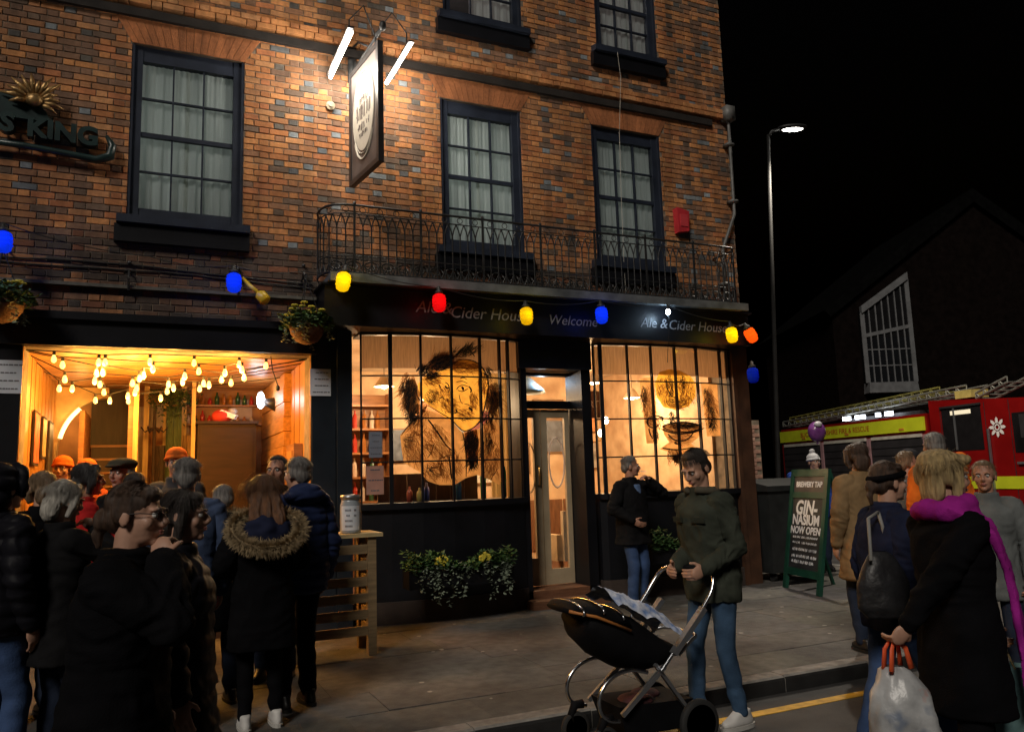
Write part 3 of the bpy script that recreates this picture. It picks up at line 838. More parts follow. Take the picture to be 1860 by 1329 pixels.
# ---- painted figures on the glass
def plan(P, pxs):
    def f(px):
        if px <= pxs[0]: return P[0]
        for i in range(len(pxs) - 1):
            if px <= pxs[i + 1]:
                t = (px - pxs[i]) / (pxs[i + 1] - pxs[i])
                return (P[i][0] + (P[i + 1][0] - P[i][0]) * t, P[i][1] + (P[i + 1][1] - P[i][1]) * t)
        return P[-1]
    return f
class Drawing:
    """ink strokes and colour washes laid on the curved glass; u runs along the bow, v is height"""
    def __init__(s, P, bars, ytop, slope, sc, ox, oy):
        s.f = plan(P, bars); s.a = (ytop, slope, sc, ox, oy); s.ink = MB(); s.brown = MB(); s.use = s.ink; s.off = 0
    def P(s, q, lift):
        yt, sl, sc, ox, oy = s.a
        px, py = ox + q[0] / sc, oy + q[1] / sc
        x, y = s.f(px)
        top = yt + sl * (px - 655)
        z = 3.325 - (py - top) * (3.325 - 1.35) / 315.0
        return (x, y + lift, z)
    def stroke(s, pts, w, w1=None, lift=.016):
        w1 = w * .3 if w1 is None else w1
        Q = [Vector((a, b)) for a, b in pts]
        if len(Q) > 2:
            for _ in range(2):
                N_ = [Q[0]]
                for a, b in zip(Q, Q[1:]): N_ += [a.lerp(b, .25), a.lerp(b, .75)]
                Q = N_ + [Q[-1]]
        n = len(Q); vs = []; s.off = (s.off + 1) % 7; l2 = lift - s.off * .0004
        for i, q in enumerate(Q):
            d = (Q[min(i + 1, n - 1)] - Q[max(i - 1, 0)]).normalized(); nn = Vector((-d.y, d.x))
            t = i / (n - 1); ww = (w1 + (w - w1) * math.sin(math.pi * min(1, t * .9 + .12))) / 2
            vs += [s.P(q + nn * ww, l2), s.P(q - nn * ww, l2)]
        s.use.add(vs, [(2 * i, 2 * i + 1, 2 * i + 3, 2 * i + 2) for i in range(n - 1)])
    def fur(s, cx, cy, rx, ry, n, ang, ln, w, seed=0):
        rr = random.Random(seed + int(cx))
        for _ in range(n):
            t = rr.uniform(0, 6.283); k = math.sqrt(rr.random()); x, y = cx + rx * k * math.cos(t), cy + ry * k * math.sin(t)
            a = ang + rr.gauss(0, .35); L = ln * rr.uniform(.6, 1.3)
            b = a + rr.gauss(0, .3)
            s.stroke([(x, y), (x + L * .5 * math.cos(a), y + L * .5 * math.sin(a)), (x + L * .5 * (math.cos(a) + math.cos(b)), y + L * .5 * (math.sin(a) + math.sin(b)))], w * rr.uniform(.6, 1.3))
    def wash(s, poly, name, mat, parent, lift=.024):
        bm = bmesh.new()
        # fan of thin vertical strips so the wash follows the bow
        xs_ = [p[0] for p in poly]; x0, x1 = min(xs_), max(xs_); N_ = 60; m = MB()
        def span(x):
            ys = []
            for (ax, ay), (bx, by) in zip(poly, poly[1:] + poly[:1]):
                if (ax <= x < bx) or (bx <= x < ax): ys.append(ay + (by - ay) * (x - ax) / (bx - ax))
            return sorted(ys)
        for i in range(N_):
            a, b = x0 + (x1 - x0) * (i + .0001) / N_, x0 + (x1 - x0) * (i + .9999) / N_
            A, B = span(a), span(b)
            if len(A) != len(B):
                A = B = span((a + b) / 2)
            for k in range(0, len(A) - 1, 2):
                m.add([s.P((a, A[k]), lift), s.P((b, B[k]), lift), s.P((b, B[k + 1]), lift), s.P((a, A[k + 1]), lift)], [(0, 1, 2, 3)])
        bm.free()
        return m.build(name, mat, parent)

D = Drawing(BL, [655, 708, 763, 818, 870, 905, 920, 941], 597, .05, 4.43, 640, 620)
SKIN_W = translucent('ochre_wash', (.88, .50, .10), .25, .25, 9)
FUR_W = translucent('umber_wash', (.34, .17, .055), .4, .5, 22)
BODY_W = translucent('tan_wash', (.66, .38, .15), .35, .3, 8)
D.wash([(400, 980), (378, 760), (440, 680), (520, 610), (600, 560), (700, 600), (790, 660), (870, 770), (1000, 740), (1100, 650), (1165, 700), (1180, 900), (1165, 1240), (1080, 1180), (980, 1130), (890, 1150), (800, 1200), (680, 1190), (590, 1150), (540, 1080)], 'painted_body', BODY_W, bowL)
D.wash([(520, 340), (560, 290), (620, 250), (700, 230), (770, 180), (860, 135), (960, 140), (1040, 190), (1085, 300), (1085, 420), (1045, 560), (1020, 660), (960, 725), (880, 752), (830, 700), (700, 600), (600, 510), (545, 450)], 'painted_face', SKIN_W, bowL, .020)
D.wash([(430, 300), (500, 290), (540, 420), (530, 560), (480, 610), (420, 540), (410, 420)], 'painted_hair', FUR_W, bowL, .018); D.wash([(600, 200), (650, 110), (760, 90), (830, 100), (800, 180), (700, 225), (620, 260)], 'painted_hair', FUR_W, bowL, .018)
D.wash([(1070, 400), (1110, 340), (1170, 420), (1180, 520), (1120, 620), (1060, 570)], 'painted_hair', FUR_W, bowL, .018); D.wash([(885, 770), (985, 735), (1000, 850), (985, 1010), (930, 1080), (895, 960)], 'painted_hair', FUR_W, bowL, .018)
F = lambda cx, cy, rx, ry, n, a, ln, w, sd: D.fur(cx, cy, rx * 1.1, ry * 1.05, int(n * 1.5), a, ln * 1.15, w * .42, sd)
F(470, 450, 45, 150, 190, 1.9, 60, 9, 1); F(690, 175, 80, 55, 150, -.5, 70, 9, 2); F(620, 280, 40, 30, 50, -.4, 50, 9, 3)
F(1120, 470, 50, 90, 120, 1.5, 60, 8, 4); F(1090, 620, 50, 50, 60, 1.9, 60, 8, 5); F(940, 830, 45, 90, 170, 1.7, 55, 10, 6); F(950, 990, 40, 60, 90, 1.9, 55, 9, 7)
F(1070, 840, 35, 80, 60, 1.6, 50, 6, 8); F(420, 800, 30, 60, 40, .2, 50, 4, 9); F(930, 60, 60, 40, 40, -.9, 80, 7, 10); F(1130, 380, 40, 40, 40, .4, 50, 6, 11)
F(625, 440, 45, 60, 70, .6, 28, 6, 12); F(610, 1050, 25, 20, 22, .6, 30, 9, 13); F(1010, 900, 30, 80, 40, 1.8, 50, 6, 14)
S = D.stroke
S([(800, 130), (840, 90), (890, 40), (915, 10)], 12); S([(920, 20), (955, 70), (985, 110)], 12); S([(890, 60), (930, 40), (950, 20)], 8)
S([(800, 165), (870, 130), (960, 140), (1040, 190), (1085, 300), (1088, 400), (1060, 520), (1040, 600), (1015, 670), (960, 730), (885, 760), (840, 720), (790, 650), (700, 590), (600, 520)], 11, 6)
S([(520, 350), (505, 420), (540, 480), (570, 500)], 9); S([(1040, 250), (1075, 270), (1085, 340), (1050, 400)], 7)
for q in ([(830, 395), (850, 365), (890, 355), (930, 375)], [(840, 400), (870, 415), (905, 400), (925, 385)], [(860, 300), (890, 290), (915, 310)], [(830, 330), (880, 320), (920, 345)]): S(q, 8)
S([(872, 372), (885, 390), (878, 400)], 18, 12); S([(740, 360), (755, 385), (770, 375)], 16, 8); S([(690, 350), (705, 375)], 18, 8); S([(740, 330), (770, 350), (775, 410), (750, 420)], 9)
S([(930, 370), (950, 400), (940, 425)], 14, 6); S([(850, 440), (860, 500), (880, 520)], 6); S([(925, 550), (945, 570), (950, 585)], 20, 10); S([(820, 560), (835, 590), (800, 600)], 12, 6); S([(890, 520), (920, 525), (960, 560)], 6)
S([(840, 650), (865, 640), (880, 665), (900, 650), (960, 660)], 7); S([(855, 645), (875, 670)], 10); S([(690, 470), (720, 450), (730, 480)], 8); S([(580, 470), (620, 500), (660, 480), (650, 440)], 7)
S([(600, 640), (640, 700), (690, 780), (740, 870), (790, 915)], 14, 7); S([(640, 850), (625, 910), (590, 960)], 8); S([(655, 860), (640, 920)], 6); S([(530, 600), (440, 680), (385, 760)], 10)
S([(870, 760), (890, 880), (895, 1000), (890, 1140)], 10, 6); S([(760, 960), (770, 1060), (775, 1150)], 12, 7); S([(690, 970), (770, 945), (800, 960)], 8); S([(590, 1010), (580, 1080), (620, 1110)], 7); S([(1080, 1190), (1100, 1150), (1150, 1080)], 6)
D.use = D.brown                                  # brown crayon shading over face and body
for a_ in ((620, 300, 60, 40, 60, .3, 45, 9, 21), (900, 210, 110, 45, 90, .1, 60, 7, 22), (1040, 330, 30, 90, 60, 1.5, 50, 8, 23), (760, 520, 60, 60, 80, .8, 40, 8, 24), (880, 600, 60, 40, 50, .4, 34, 8, 25), (960, 480, 30, 70, 50, 1.4, 40, 8, 26), (700, 420, 70, 60, 70, .9, 34, 8, 27),
           (480, 850, 80, 120, 110, 1.2, 70, 8, 28), (640, 800, 90, 130, 110, 1.0, 70, 7, 29), (760, 1000, 90, 120, 110, 1.4, 60, 8, 30), (1090, 950, 60, 170, 130, 1.6, 70, 8, 31), (620, 1060, 80, 70, 70, .8, 50, 8, 32), (520, 700, 60, 60, 60, 2.2, 50, 8, 33), (1080, 720, 50, 60, 50, 1.8, 50, 9, 34), (450, 380, 60, 150, 120, 1.9, 70, 9, 35), (720, 150, 110, 60, 90, -.5, 80, 9, 36), (1130, 480, 60, 160, 110, 1.5, 70, 9, 37), (560, 560, 50, 60, 60, 2.1, 60, 9, 38)): F(*a_)
D.use = D.ink
F(445, 330, 40, 60, 60, 2.0, 60, 9, 41); F(560, 230, 45, 40, 60, -.7, 60, 9, 42); F(1080, 240, 30, 50, 40, 1.2, 50, 8, 43); F(500, 600, 40, 40, 60, 2.2, 60, 9, 44); F(870, 90, 70, 30, 50, -.6, 70, 8, 45)
BROWN_INK = translucent('brown_crayon', (.30, .13, .04), .5, .3, 20)
D.brown.build('crayon_shading', BROWN_INK, bowL)
D.ink.build('ink_drawing', INK, bowL)

D = Drawing(BR, [1076, 1088, 1137, 1180, 1223, 1262, 1304, 1318], 597, .05, 4.43, 1060, 600)
D.wash([(600, 360), (680, 330), (760, 340), (850, 400), (890, 480), (880, 600), (820, 700), (720, 730), (620, 700), (570, 600), (560, 470)], 'painted_glow', translucent('yellow_wash', (.85, .50, .08), .3, .2, 8), bowR, .02)
D.wash([(600, 880), (700, 860), (850, 860), (920, 920), (880, 1010), (820, 1060), (860, 1120), (760, 1150), (740, 1240), (680, 1240), (640, 1130), (570, 1100), (650, 1040), (610, 960)], 'painted_cup', BODY_W, bowR)
D.wash([(440, 420), (560, 400), (560, 1040), (470, 1040)], 'painted_panel', BODY_W, bowR, .024); D.wash([(930, 460), (1060, 470), (1060, 1000), (950, 1000)], 'painted_panel', BODY_W, bowR, .024)
F, S = (lambda cx, cy, rx, ry, n, a, ln, w, sd: D.fur(cx, cy, rx * 1.1, ry * 1.05, int(n * 1.5), a, ln * 1.1, w * .45, sd)), D.stroke
F(465, 585, 20, 100, 60, 1.5, 45, 7, 1); F(965, 600, 25, 90, 50, 1.4, 45, 7, 2); F(995, 800, 22, 120, 80, 1.5, 50, 8, 3); F(680, 480, 22, 110, 60, 1.5, 40, 6, 4); F(770, 430, 30, 60, 35, 1.2, 40, 5, 5)
F(700, 640, 40, 30, 40, .3, 30, 6, 6); F(680, 800, 22, 60, 50, 1.5, 50, 8, 7); F(540, 950, 20, 60, 40, 1.5, 40, 7, 8); F(700, 1180, 45, 40, 70, 1.4, 40, 8, 9); F(760, 890, 90, 22, 70, .1, 50, 9, 10); F(850, 600, 40, 70, 26, 1.3, 36, 4, 11)
S([(600, 885), (660, 860), (760, 850), (860, 870), (915, 910), (840, 950), (740, 950), (650, 930), (600, 885)], 16, 12); S([(590, 910), (660, 950), (760, 970), (870, 950), (925, 920)], 14, 9)
S([(640, 960), (670, 1010), (730, 1040), (800, 1020), (840, 960)], 14, 8); S([(590, 1090), (650, 1110), (740, 1120), (830, 1100)], 14, 8); S([(690, 1040), (700, 1060), (740, 1060)], 18, 12)
S([(600, 800), (560, 775), (500, 790), (475, 840), (500, 890), (550, 895), (575, 860)], 13, 8); S([(575, 790), (610, 800), (600, 830)], 16, 8); S([(490, 900), (500, 960), (520, 1000)], 12, 6)
S([(655, 430), (650, 520), (690, 600), (720, 610)], 10, 6); S([(780, 400), (790, 480), (770, 570)], 7); S([(640, 640), (660, 690), (720, 700), (790, 680), (800, 640)], 9)
D.use = D.brown
for a_ in ((640, 520, 60, 120, 90, 1.5, 50, 8, 21), (800, 520, 60, 120, 90, 1.5, 50, 8, 22), (740, 900, 140, 40, 90, .1, 60, 8, 23), (720, 1000, 90, 50, 60, .3, 50, 8, 24), (500, 650, 40, 170, 90, 1.5, 60, 8, 25), (990, 700, 40, 190, 100, 1.5, 60, 8, 26), (720, 680, 70, 40, 50, .2, 40, 8, 27), (690, 1160, 70, 60, 60, 1.4, 50, 9, 28), (540, 840, 60, 60, 40, .8, 40, 8, 29)): F(*a_)
D.brown.build('crayon_shading', BROWN_INK, bowR)
D.ink.build('ink_drawing', INK, bowR)
# ---- notices stuck inside the first panes
def notice(c, ex, ez, w, h, lines, label, mat=PAPER, seed=0, ny=None):
    c = Vector(c); ex = Vector(ex).normalized(); ez = Vector(ez); n = ex.cross(ez)
    t = empty('notice', c, label, 'notice')
    m = MB(); m.obox(c, ex * w / 2, n * .002, ez * h / 2); m.build('sheet', mat, t)
    rr = random.Random(seed); m = MB()
    for i in range(lines):
        z = h * (.36 - .72 * i / max(1, lines - 1)); L = w * rr.uniform(.45, .8); x = -L / 2
        while x < L / 2:
            wl = rr.uniform(.02, .05) * w / .24
            p = c + ex * (x + wl / 2) + ez * z + n * .0035
            m.obox(p, ex * wl / 2 * .8, n * .001, ez * h * .02)
            x += wl
    m.build('print', PRINT, t)
notice((1.81, -.06, 2.745), (1, 0, 0), (0, 0, 1), .235, .31, 4, 'white paper notice pinned on the dark pier right of the open room', seed=1)
notice((-1.24, -.06, 2.74), (1, 0, 0), (0, 0, 1), .24, .33, 4, 'white paper notice at the left edge of the frame beside the open room', seed=2)
d0 = Vector((BL[1][0] - BL[0][0], BL[1][1] - BL[0][1], 0)).normalized()
notice((2.449, -0.050, 2.03), d0, (0, 0, 1), .155, .30, 4, 'grey printed notice taped inside the left bow window', pmat('grey_notice', (.30, .30, .34), .6, .15), 3)
notice((2.439, -0.050, 1.62), d0, (0, 0, 1), .2, .33, 3, 'pink poster taped low inside the left bow window', pmat('pink_poster', (.75, .36, .25), .7, .15, 6), 4)
t = empty('wall_plaque', (5.78, .9, 2.6), 'brown board with white lettering PORT inside the right bow window', 'sign')
MB().box(5.62, 6.12, .9, .93, 2.42, 2.82).build('board', pmat('brown_board', (.16, .07, .04), .6, .2), t)
text('lettering', 'PORT', .15, frame_M((5.87, .896, 2.62), (1, 0, 0), (0, 0, 1)), pmat('cream_ink', (.7, .6, .5), .7, .1), t)

# ================================================================== INSIDE: the open wood-panelled serving room
room = empty('serving_room', (.3, 0, 0), kind='structure')
PLANK = pmat('orange_planks', (.44, .19, .045), .35, .28, 3.2, .15, 30, c2=(.56, .27, .075), stretch=(9, 9, .6))
PLANKC = pmat('ceiling_boards', (.50, .22, .06), .4, .25, 3, .15, 30, c2=(.60, .30, .09), stretch=(.6, 9, 9))
RD = 3.7
MB().box(-1.4, 2.0, .35, RD + .3, -.05, .15).build('room_floor', pmat('room_floor', (.10, .05, .025), .6, .3, 4), room)
MB().box(-1.35, 1.95, .345, RD + .1, 3.09, 3.14).build('room_ceiling', PLANKC, room)
for i, y in enumerate(np.arange(.35, RD, .16)):
    MB().box(-1.13, 1.71, y + .003, y + .157, 3.062 + .004 * (i % 2), 3.089).build('ceiling_board', PLANKC, room)
MB().box(-1.40, -1.19, .345, RD + .1, .15, 3.09).build('room_wall', PLANK, room)
MB().box(1.76, 1.95, .345, RD + .1, .15, 3.09).build('room_wall', PLANK, room)
MB().box(-1.189, 1.759, RD, RD + .1, .15, 3.09).build('room_wall', pmat('tan_plaster', (.34, .16, .06), .8, .4, 3, .2, 20), room)
for i, y in enumerate(np.arange(.0, RD - .1, .12)):
    e = .003 * (i % 3)
    MB().box(-1.188, -1.125 - e, y + .004, y + .116, .15 if y > .34 else .0, 3.055).build('wall_plank', PLANK, room)
for i, y in enumerate(np.arange(.0, 1.3, .12)):
    e = .003 * (i % 3)
    MB().box(1.705 + e, 1.758, y + .004, y + .116, .15 if y > .34 else .0, 3.055).build('wall_plank', PLANK, room)
for i, z in enumerate(np.arange(.2, 3.0, .19)):                 # lapped boards further in
    MB().box(1.64 - .01 * (i % 2), 1.758, 1.45, 3.6, z + .004, z + .186).build('lap_board', pmat('lap_boards', (.50, .24, .07), .5, .25, 4, .1, 30, stretch=(6, .7, 6)), room)
MB().box(1.60, 1.70, .45, 1.0, 1.0, 2.08).build('hatch_door', WOODW, room)
MB().box(1.585, 1.599, .52, .93, 1.08, 2.0).build('hatch_panel', PLANK, room)
# door post faces at the mouth of the room
for x0, x1 in ((-1.20, -1.123), (1.702, 1.775)): MB().box(x0, x1, -.03, .10, 0, 3.06).build('door_post', PLANK, room)

t = empty('arched_niche', (-.72, 3.55, .15), 'plastered arched alcove with a light strip at the back left of the open room', 'alcove')
m = MB()
arc = [(-1.10 + .62 - .62 * math.cos(a), 2.15 + .75 * math.sin(a)) for a in np.linspace(0, math.pi / 2, 10)]
m.prism([(-1.18, .15), (-1.10, .15)] + arc + [(-.48, 3.05), (-1.18, 3.05)], 3.45, 3.68); m.build('arch_wall', pmat('cream_arch', (.62, .42, .18), .7, .2), t)
m = MB(); m.tube([(-1.10 + .62 - .60 * math.cos(a), 3.42, 2.15 + .73 * math.sin(a)) for a in np.linspace(.25, .95, 8)], .028, 8); m.build('light_strip', emat('strip_glow', (1, .70, .26), 3), t, True)
lamp('strip_light', (-.8, 3.2, 2.5), 9, (1, .62, .2), t)
st = empty('staircase', (-.45, 3.2, .15), 'dark wooden staircase climbing at the back of the open room', 'staircase')
for i in range(11):
    MB().box(-.68, -.22, 2.35 + i * .12, 2.35 + i * .12 + .16, .15 + (i + 1) * .19 - .03, .15 + (i + 1) * .19).build('tread', pmat('stair_tread', (.32, .15, .06), .5, .2), st)
    MB().box(-.68, -.22, 2.35 + i * .12 + .03, 2.35 + i * .12 + .05, .15 + i * .19, .15 + (i + 1) * .19 - .031).build('riser', pmat('stair_riser', (.05, .025, .012), .6, .2), st)
m = MB(); m.box(-.76, -.70, 2.3, 3.66, .15, 2.62); m.box(-.20, -.14, 2.3, 3.66, .15, 3.0); m.build('stringer', WOODW, st)
m = MB(); m.box(-.70, -.20, 3.64, 3.695, 2.25, 3.05)
m.build('landing_panel', pmat('dark_panel', (.03, .018, .012), .6, .3, 4, .1, 30, stretch=(8, 1, 1)), st)
cab = empty('cabinet', (1.05, 2.75, .15), 'tall dark brown cabinet on the right of the open room', 'cabinet')
CABM = pmat('cabinet_wood', (.024, .010, .006), .75, .3, 3, .1, 30, stretch=(1, 1, 6))
MB().box(.66, 1.42, 2.5, 3.0, .15, 2.46).build('carcass', CABM, cab)
MB().box(.70, 1.375, 2.48, 2.499, .25, 2.40).build('door', CABM, cab)
MB().box(.63, 1.45, 2.46, 3.02, 2.461, 2.50).build('cornice', CABM, cab)
t = empty('red_white_cap', (1.02, 2.7, 2.5), 'red and white cap lying on top of the tall cabinet', 'cap')
m = MB(); m.ell((.98, 2.68, 2.58), (.14, .13, .10), 14, 8); m.build('crown', pmat('red_cloth', (.45, .03, .02), .8, .2), t, True)
m = MB(); m.obox((1.06, 2.62, 2.60), (.10, -.02, -.04), (.02, .05, 0), (.02, 0, .03)); m.build('band', pmat('white_cloth', (.8, .75, .7), .8, .1), t)
m = MB(); m.ell((1.12, 2.7, 2.65), (.07, .07, .05), 12, 7); m.build('bobble', pmat('grey_cloth', (.35, .34, .34), .8, .1), t, True)
t = empty('spotlight', (1.52, 2.4, 2.75), 'white clip-on spotlight with black cone shade high on the right of the open room', 'lamp')
m = MB(); m.lathe([(.03, 0), (.05, .03), (.11, .2), (.105, .2)], (1.50, 2.35, 2.76), 12, axis=(.8, -.4, -.2)); m.build('shade', pmat('black_shade', (.02, .02, .02), .4, .1), t, True)
m = MB(); m.ell((1.46, 2.35, 2.78), (.055, .05, .12), 12, 8); m.build('bulb', emat('cold_bulb', (.85, .93, 1), 14), t, True)
lamp('cold_light', (1.36, 2.2, 2.78), 4, (.85, .93, 1), t)
# coat stand, bottles, picture frames at the back
cs = empty('coat_stand', (.12, 2.9, .15), 'dark coat stand with hooks in the middle of the open room', 'coat stand')
m = MB(); m.tube([(.12, 2.9, .15), (.12, 2.9, 2.75)], .022, 8)
for a in range(4): m.tube([(.12, 2.9, .25), (.12 + .25 * math.cos(a * 1.57 + .4), 2.9 + .25 * math.sin(a * 1.57 + .4), .16)], .016, 6)
m.build('pole', CABM, cs)
for a in range(6):
    c_, s_ = math.cos(a * 1.05), math.sin(a * 1.05)
    m = MB(); m.tube([(.12, 2.9, 2.45), (.12 + .12 * c_, 2.9 + .12 * s_, 2.38), (.12 + .17 * c_, 2.9 + .17 * s_, 2.45)], .012, 6); m.build('hook', CABM, cs)
for i, (x, c, z0, z1, lb) in enumerate([(.36, (.05, .07, .03), 1.0, 2.75, 'olive green coat hung at the back of the open room'), (.22, (.05, .03, .02), .9, 2.2, 'dark brown coat hung on the stand in the open room'), (.55, (.30, .17, .07), .9, 2.35, 'tan jacket hung beside the cabinet in the open room')]):
    m = curtain_mesh(x - .09, x + .11, z0, z1, 3.0 + .1 * i, .03, .09, 20, seed=i); 
    m2 = MB(); n_ = len(m.v); m2.v = m.v + [(a, b + .09, c_) for a, b, c_ in m.v]; m2.f = m.f + [tuple(q + n_ for q in f[::-1]) for f in m.f]; m2.m = [0] * len(m2.f); m2.c = [None] * len(m2.f)
    o = m2.build('hung_coat', pmat('hung_coat_%d' % i, c, .85, .3), smooth=True); tag(o, lb, 'coat')
for i, (x, z, w, h) in enumerate([(-.1, 1.6, .14, 1.2), (.02, 2.5, .22, .34), (.44, 2.1, .16, .5), (1.2, 2.62, .3, .3)]):
    o = MB().box(x, x + w, 3.66, 3.695, z, z + h).build('back_panel', pmat('pale_panel_%d' % (i % 2), [(.62, .45, .25), (.40, .30, .26)][i % 2], .6, .2))
    tag(o, ['tall pale panel beside the stairs', 'square pale picture above the coat stand', 'pale framed mirror right of the coats', 'dark picture above the tall cabinet'][i] + ' in the open room', 'panel')

# posts, shelving, pictures and greenery that crowd the back of the room
for i, (x, y, w) in enumerate([(-.02, 3.3, .07), (.24, 3.45, .06), (.47, 3.2, .07), (.58, 2.6, .05), (-.14, 2.25, .06)]):
    o = MB().box(x, x + w, y, y + w, .15, 3.06).build('timber_post', pmat('pale_post', (.60, .38, .15), .6, .25, 4, .1, 30, stretch=(6, 6, .7)))
    tag(o, ['pale timber post left of the coats', 'pale timber post behind the coats', 'pale timber post right of the coats', 'thin timber post beside the tall cabinet', 'timber post at the foot of the stairs'][i] + ' in the open room', 'post')
bk_ = empty('wall_shelf', (.9, 3.5, 2.5), 'narrow shelf of bottles and jars high on the back wall of the open room', 'shelf')
for z_ in (2.52, 2.80): MB().box(.52, 1.62, 3.52, 3.69, z_, z_ + .025).build('shelf_board', WOODW, bk_)
rs = random.Random(12)
for z_ in (2.545, 2.825):
    for x_ in np.arange(.58, 1.58, .10):
        h_ = rs.uniform(.10, .20); m = MB(); m.lathe([(.032, 0), (.034, h_ * .6), (.014, h_ * .8), (.013, h_)], (x_, 3.6, z_), 8); m.build('jar', BOT[rs.randrange(4)], bk_, True)
for i, (x, y, z, w, h) in enumerate([(-1.115, .9, 1.9, .5, .6), (-1.115, 1.7, 2.0, .4, .5), (-1.115, 2.4, 1.8, .5, .7)]):
    fr_ = empty('wall_poster', (x, y, z), ['large poster nearest the street', 'small poster in the middle', 'tall poster deepest inside'][i] + ' on the left plank wall of the open room', 'poster')
    MB().box(x, x + .02, y, y + w, z, z + h).build('frame', CABM, fr_); MB().box(x + .0201, x + .024, y + .03, y + w - .03, z + .03, z + h - .03).build('print', pmat('poster_print_%d' % i, [(.5, .12, .05), (.55, .42, .2), (.12, .10, .08)][i], .5, .6, 9, bump=0), fr_)
hg = empty('hanging_greenery', (.3, 2.9, 2.9), 'dark green hanging greenery above the coats in the open room', 'plant')
m = MB(); rs = random.Random(21)
leaf_pts = [(rs.gauss(.34, .14), rs.gauss(2.9, .12), 2.98 - abs(rs.gauss(0, .16))) for _ in range(700)]
for p in leaf_pts:
    a = rs.uniform(0, 6.283); d = Vector((math.cos(a), math.sin(a), rs.uniform(-1, .2))).normalized(); s_ = d.orthogonal().normalized() * .014; p = Vector(p)
    m.add([p, p + d * .03 + s_, p + d * .06, p + d * .03 - s_], [(0, 1, 2, 3)])
m.build('leaves', pmat('dark_leaves', (.03, .05, .015), .6, .4), hg)
MB().tube([(.34, 2.9, 3.0), (.34, 2.9, 3.06)], .01, 6).build('hook', IRON, hg)
# festoon bulbs strung below the ceiling
BP = [(-.87, .05, 2.95), (-.79, .05, 2.89), (-.46, .05, 2.93), (-.4, .05, 2.93), (-.42, .12, 2.83), (-.48, .12, 2.82), (.03, .05, 2.95), (.06, .05, 2.87), (-.03, .12, 2.81), (.38, .12, 2.81), (.47, .05, 2.95), (.52, .05, 2.86), (.79, .05, 2.85), (.94, .05, 2.95), (.97, .05, 2.89), (1.23, .05, 2.94), (1.0, .08, 2.8), (.77, .21, 2.79), (-.07, .24, 2.79), (-.79, .36, 2.78), (.37, .36, 2.78), (.89, .4, 2.78), (-.51, .44, 2.78), (.6, .5, 2.78), (-.14, .52, 2.77), (.66, .54, 2.77), (.23, .57, 2.77), (-.47, .69, 2.77), (.29, .8, 2.76), (.58, .87, 2.76), (-.1, .89, 2.76), (-.76, .96, 2.75), (-.89, .97, 2.75), (.23, 1.1, 2.75), (-.12, 1.18, 2.74), (-.45, 1.2, 2.74), (-.2, 1.48, 2.73), (.17, 1.58, 2.72), (-.57, 1.88, 2.71), (-.41, 1.88, 2.71), (-.2, 1.91, 2.71)]
GROUPS = [[], [], [], [], [], []]
for i, p in enumerate(BP):
    GROUPS[(0 if p[2] > 2.9 else 1) if p[1] < .1 else (2 if p[1] < .3 else 3 if p[1] < .6 else 4 if p[1] < 1.25 else 5)].append(p)
BULB = emat('festoon_glow', (1, .62, .16), 2.6, (.9, .6, .3))
names = ['front row of warm bulbs strung highest across the open room', 'second row of warm bulbs just inside the open room', 'third row of warm bulbs strung across the open room', 'fourth row of warm bulbs in the middle of the open room', 'fifth row of warm bulbs hanging behind the middle of the open room', 'rearmost short row of warm bulbs near the stairs']
bulb_me = None
for gi, g in enumerate(GROUPS):
    g = sorted(g); y = sum(p[1] for p in g) / len(g) + .06
    t = empty('festoon_string', (0, y, 3.0), names[gi], 'string lights', 'bulb strings in the open room')
    P = [(-1.12, y, 3.04)] + [(p[0], p[1] + .06, p[2] + .085) for p in g] + [(1.69, y, 3.04)]
    MB().tube(P, .006, 5).build('cable', WIRE, t)
    for j, p in enumerate(g):
        q = (p[0], p[1] + .06, p[2])
        m = MB(); m.lathe([(.007, -.038), (.021, -.026), (.026, -.004), (.020, .022), (.012, .045)], q, 10); m.build('bulb', BULB, t, True)
        MB().lathe([(.016, .045), (.016, .085), (.008, .09)], q, 8).build('socket', WIRE, t)
    for fx in (.2, .5, .8):
        p = g[min(len(g) - 1, int(fx * len(g)))]
        lamp('bulb_light', (p[0], p[1] + .06, p[2] - .06), 22.0, (1, .47, .085), t, .04)
m = MB(); m.tube([(1.28, .1, 3.05), (1.30, .1, 2.9), (1.34, .1, 2.78), (1.36, .1, 2.72)], .006, 5); m.ell((1.36, .1, 2.69), (.025, .025, .035), 8, 6)
tag(m.build('hanging_plug', WIRE), 'black plug dangling on a cable inside the right of the open room', 'plug')
# ================================================================== THINGS ON AND AROUND THE PUB
# ---- hanging sign with its two tube lights
hs = empty('hanging_sign', (2.2, -.02, 6.5), 'dark framed hanging pub sign with a cream oval and painted lettering', 'sign')
A = Vector((2.135, -.25, 0)); B = Vector((2.245, -1.15, 0)); ex = (A - B).normalized(); nn = Vector((ex.y, -ex.x, 0)); nn = nn if nn.x < 0 else -nn
W_ = (A - B).length; mid = (A + B) / 2; zc = 5.735; hh = .67
FRM = pmat('sign_frame', (.03, .028, .028), .4, .3)
PANEL = pmat('sign_panel', (.13, .105, .095), .5, .3, 5, .05)
CREAM = pmat('sign_cream', (.68, .63, .53), .5, .1, 6, .05)
def sp(u, v, o=0): p = mid + ex * (u * W_ / 2) + nn * o; return Vector((p.x, p.y, zc + v))
m = MB(); m.obox(sp(0, 0), ex * (W_ / 2 - .03), nn * .02, (0, 0, hh - .03)); m.build('board', PANEL, hs)
for (u, v, a, b) in ((-1, 0, .03, hh), (1, 0, .03, hh)):
    m = MB(); m.obox(sp(u * (1 - .03 / W_ * 2), 0), ex * .03, nn * .032, (0, 0, hh + .03)); m.build('frame_rail', FRM, hs)
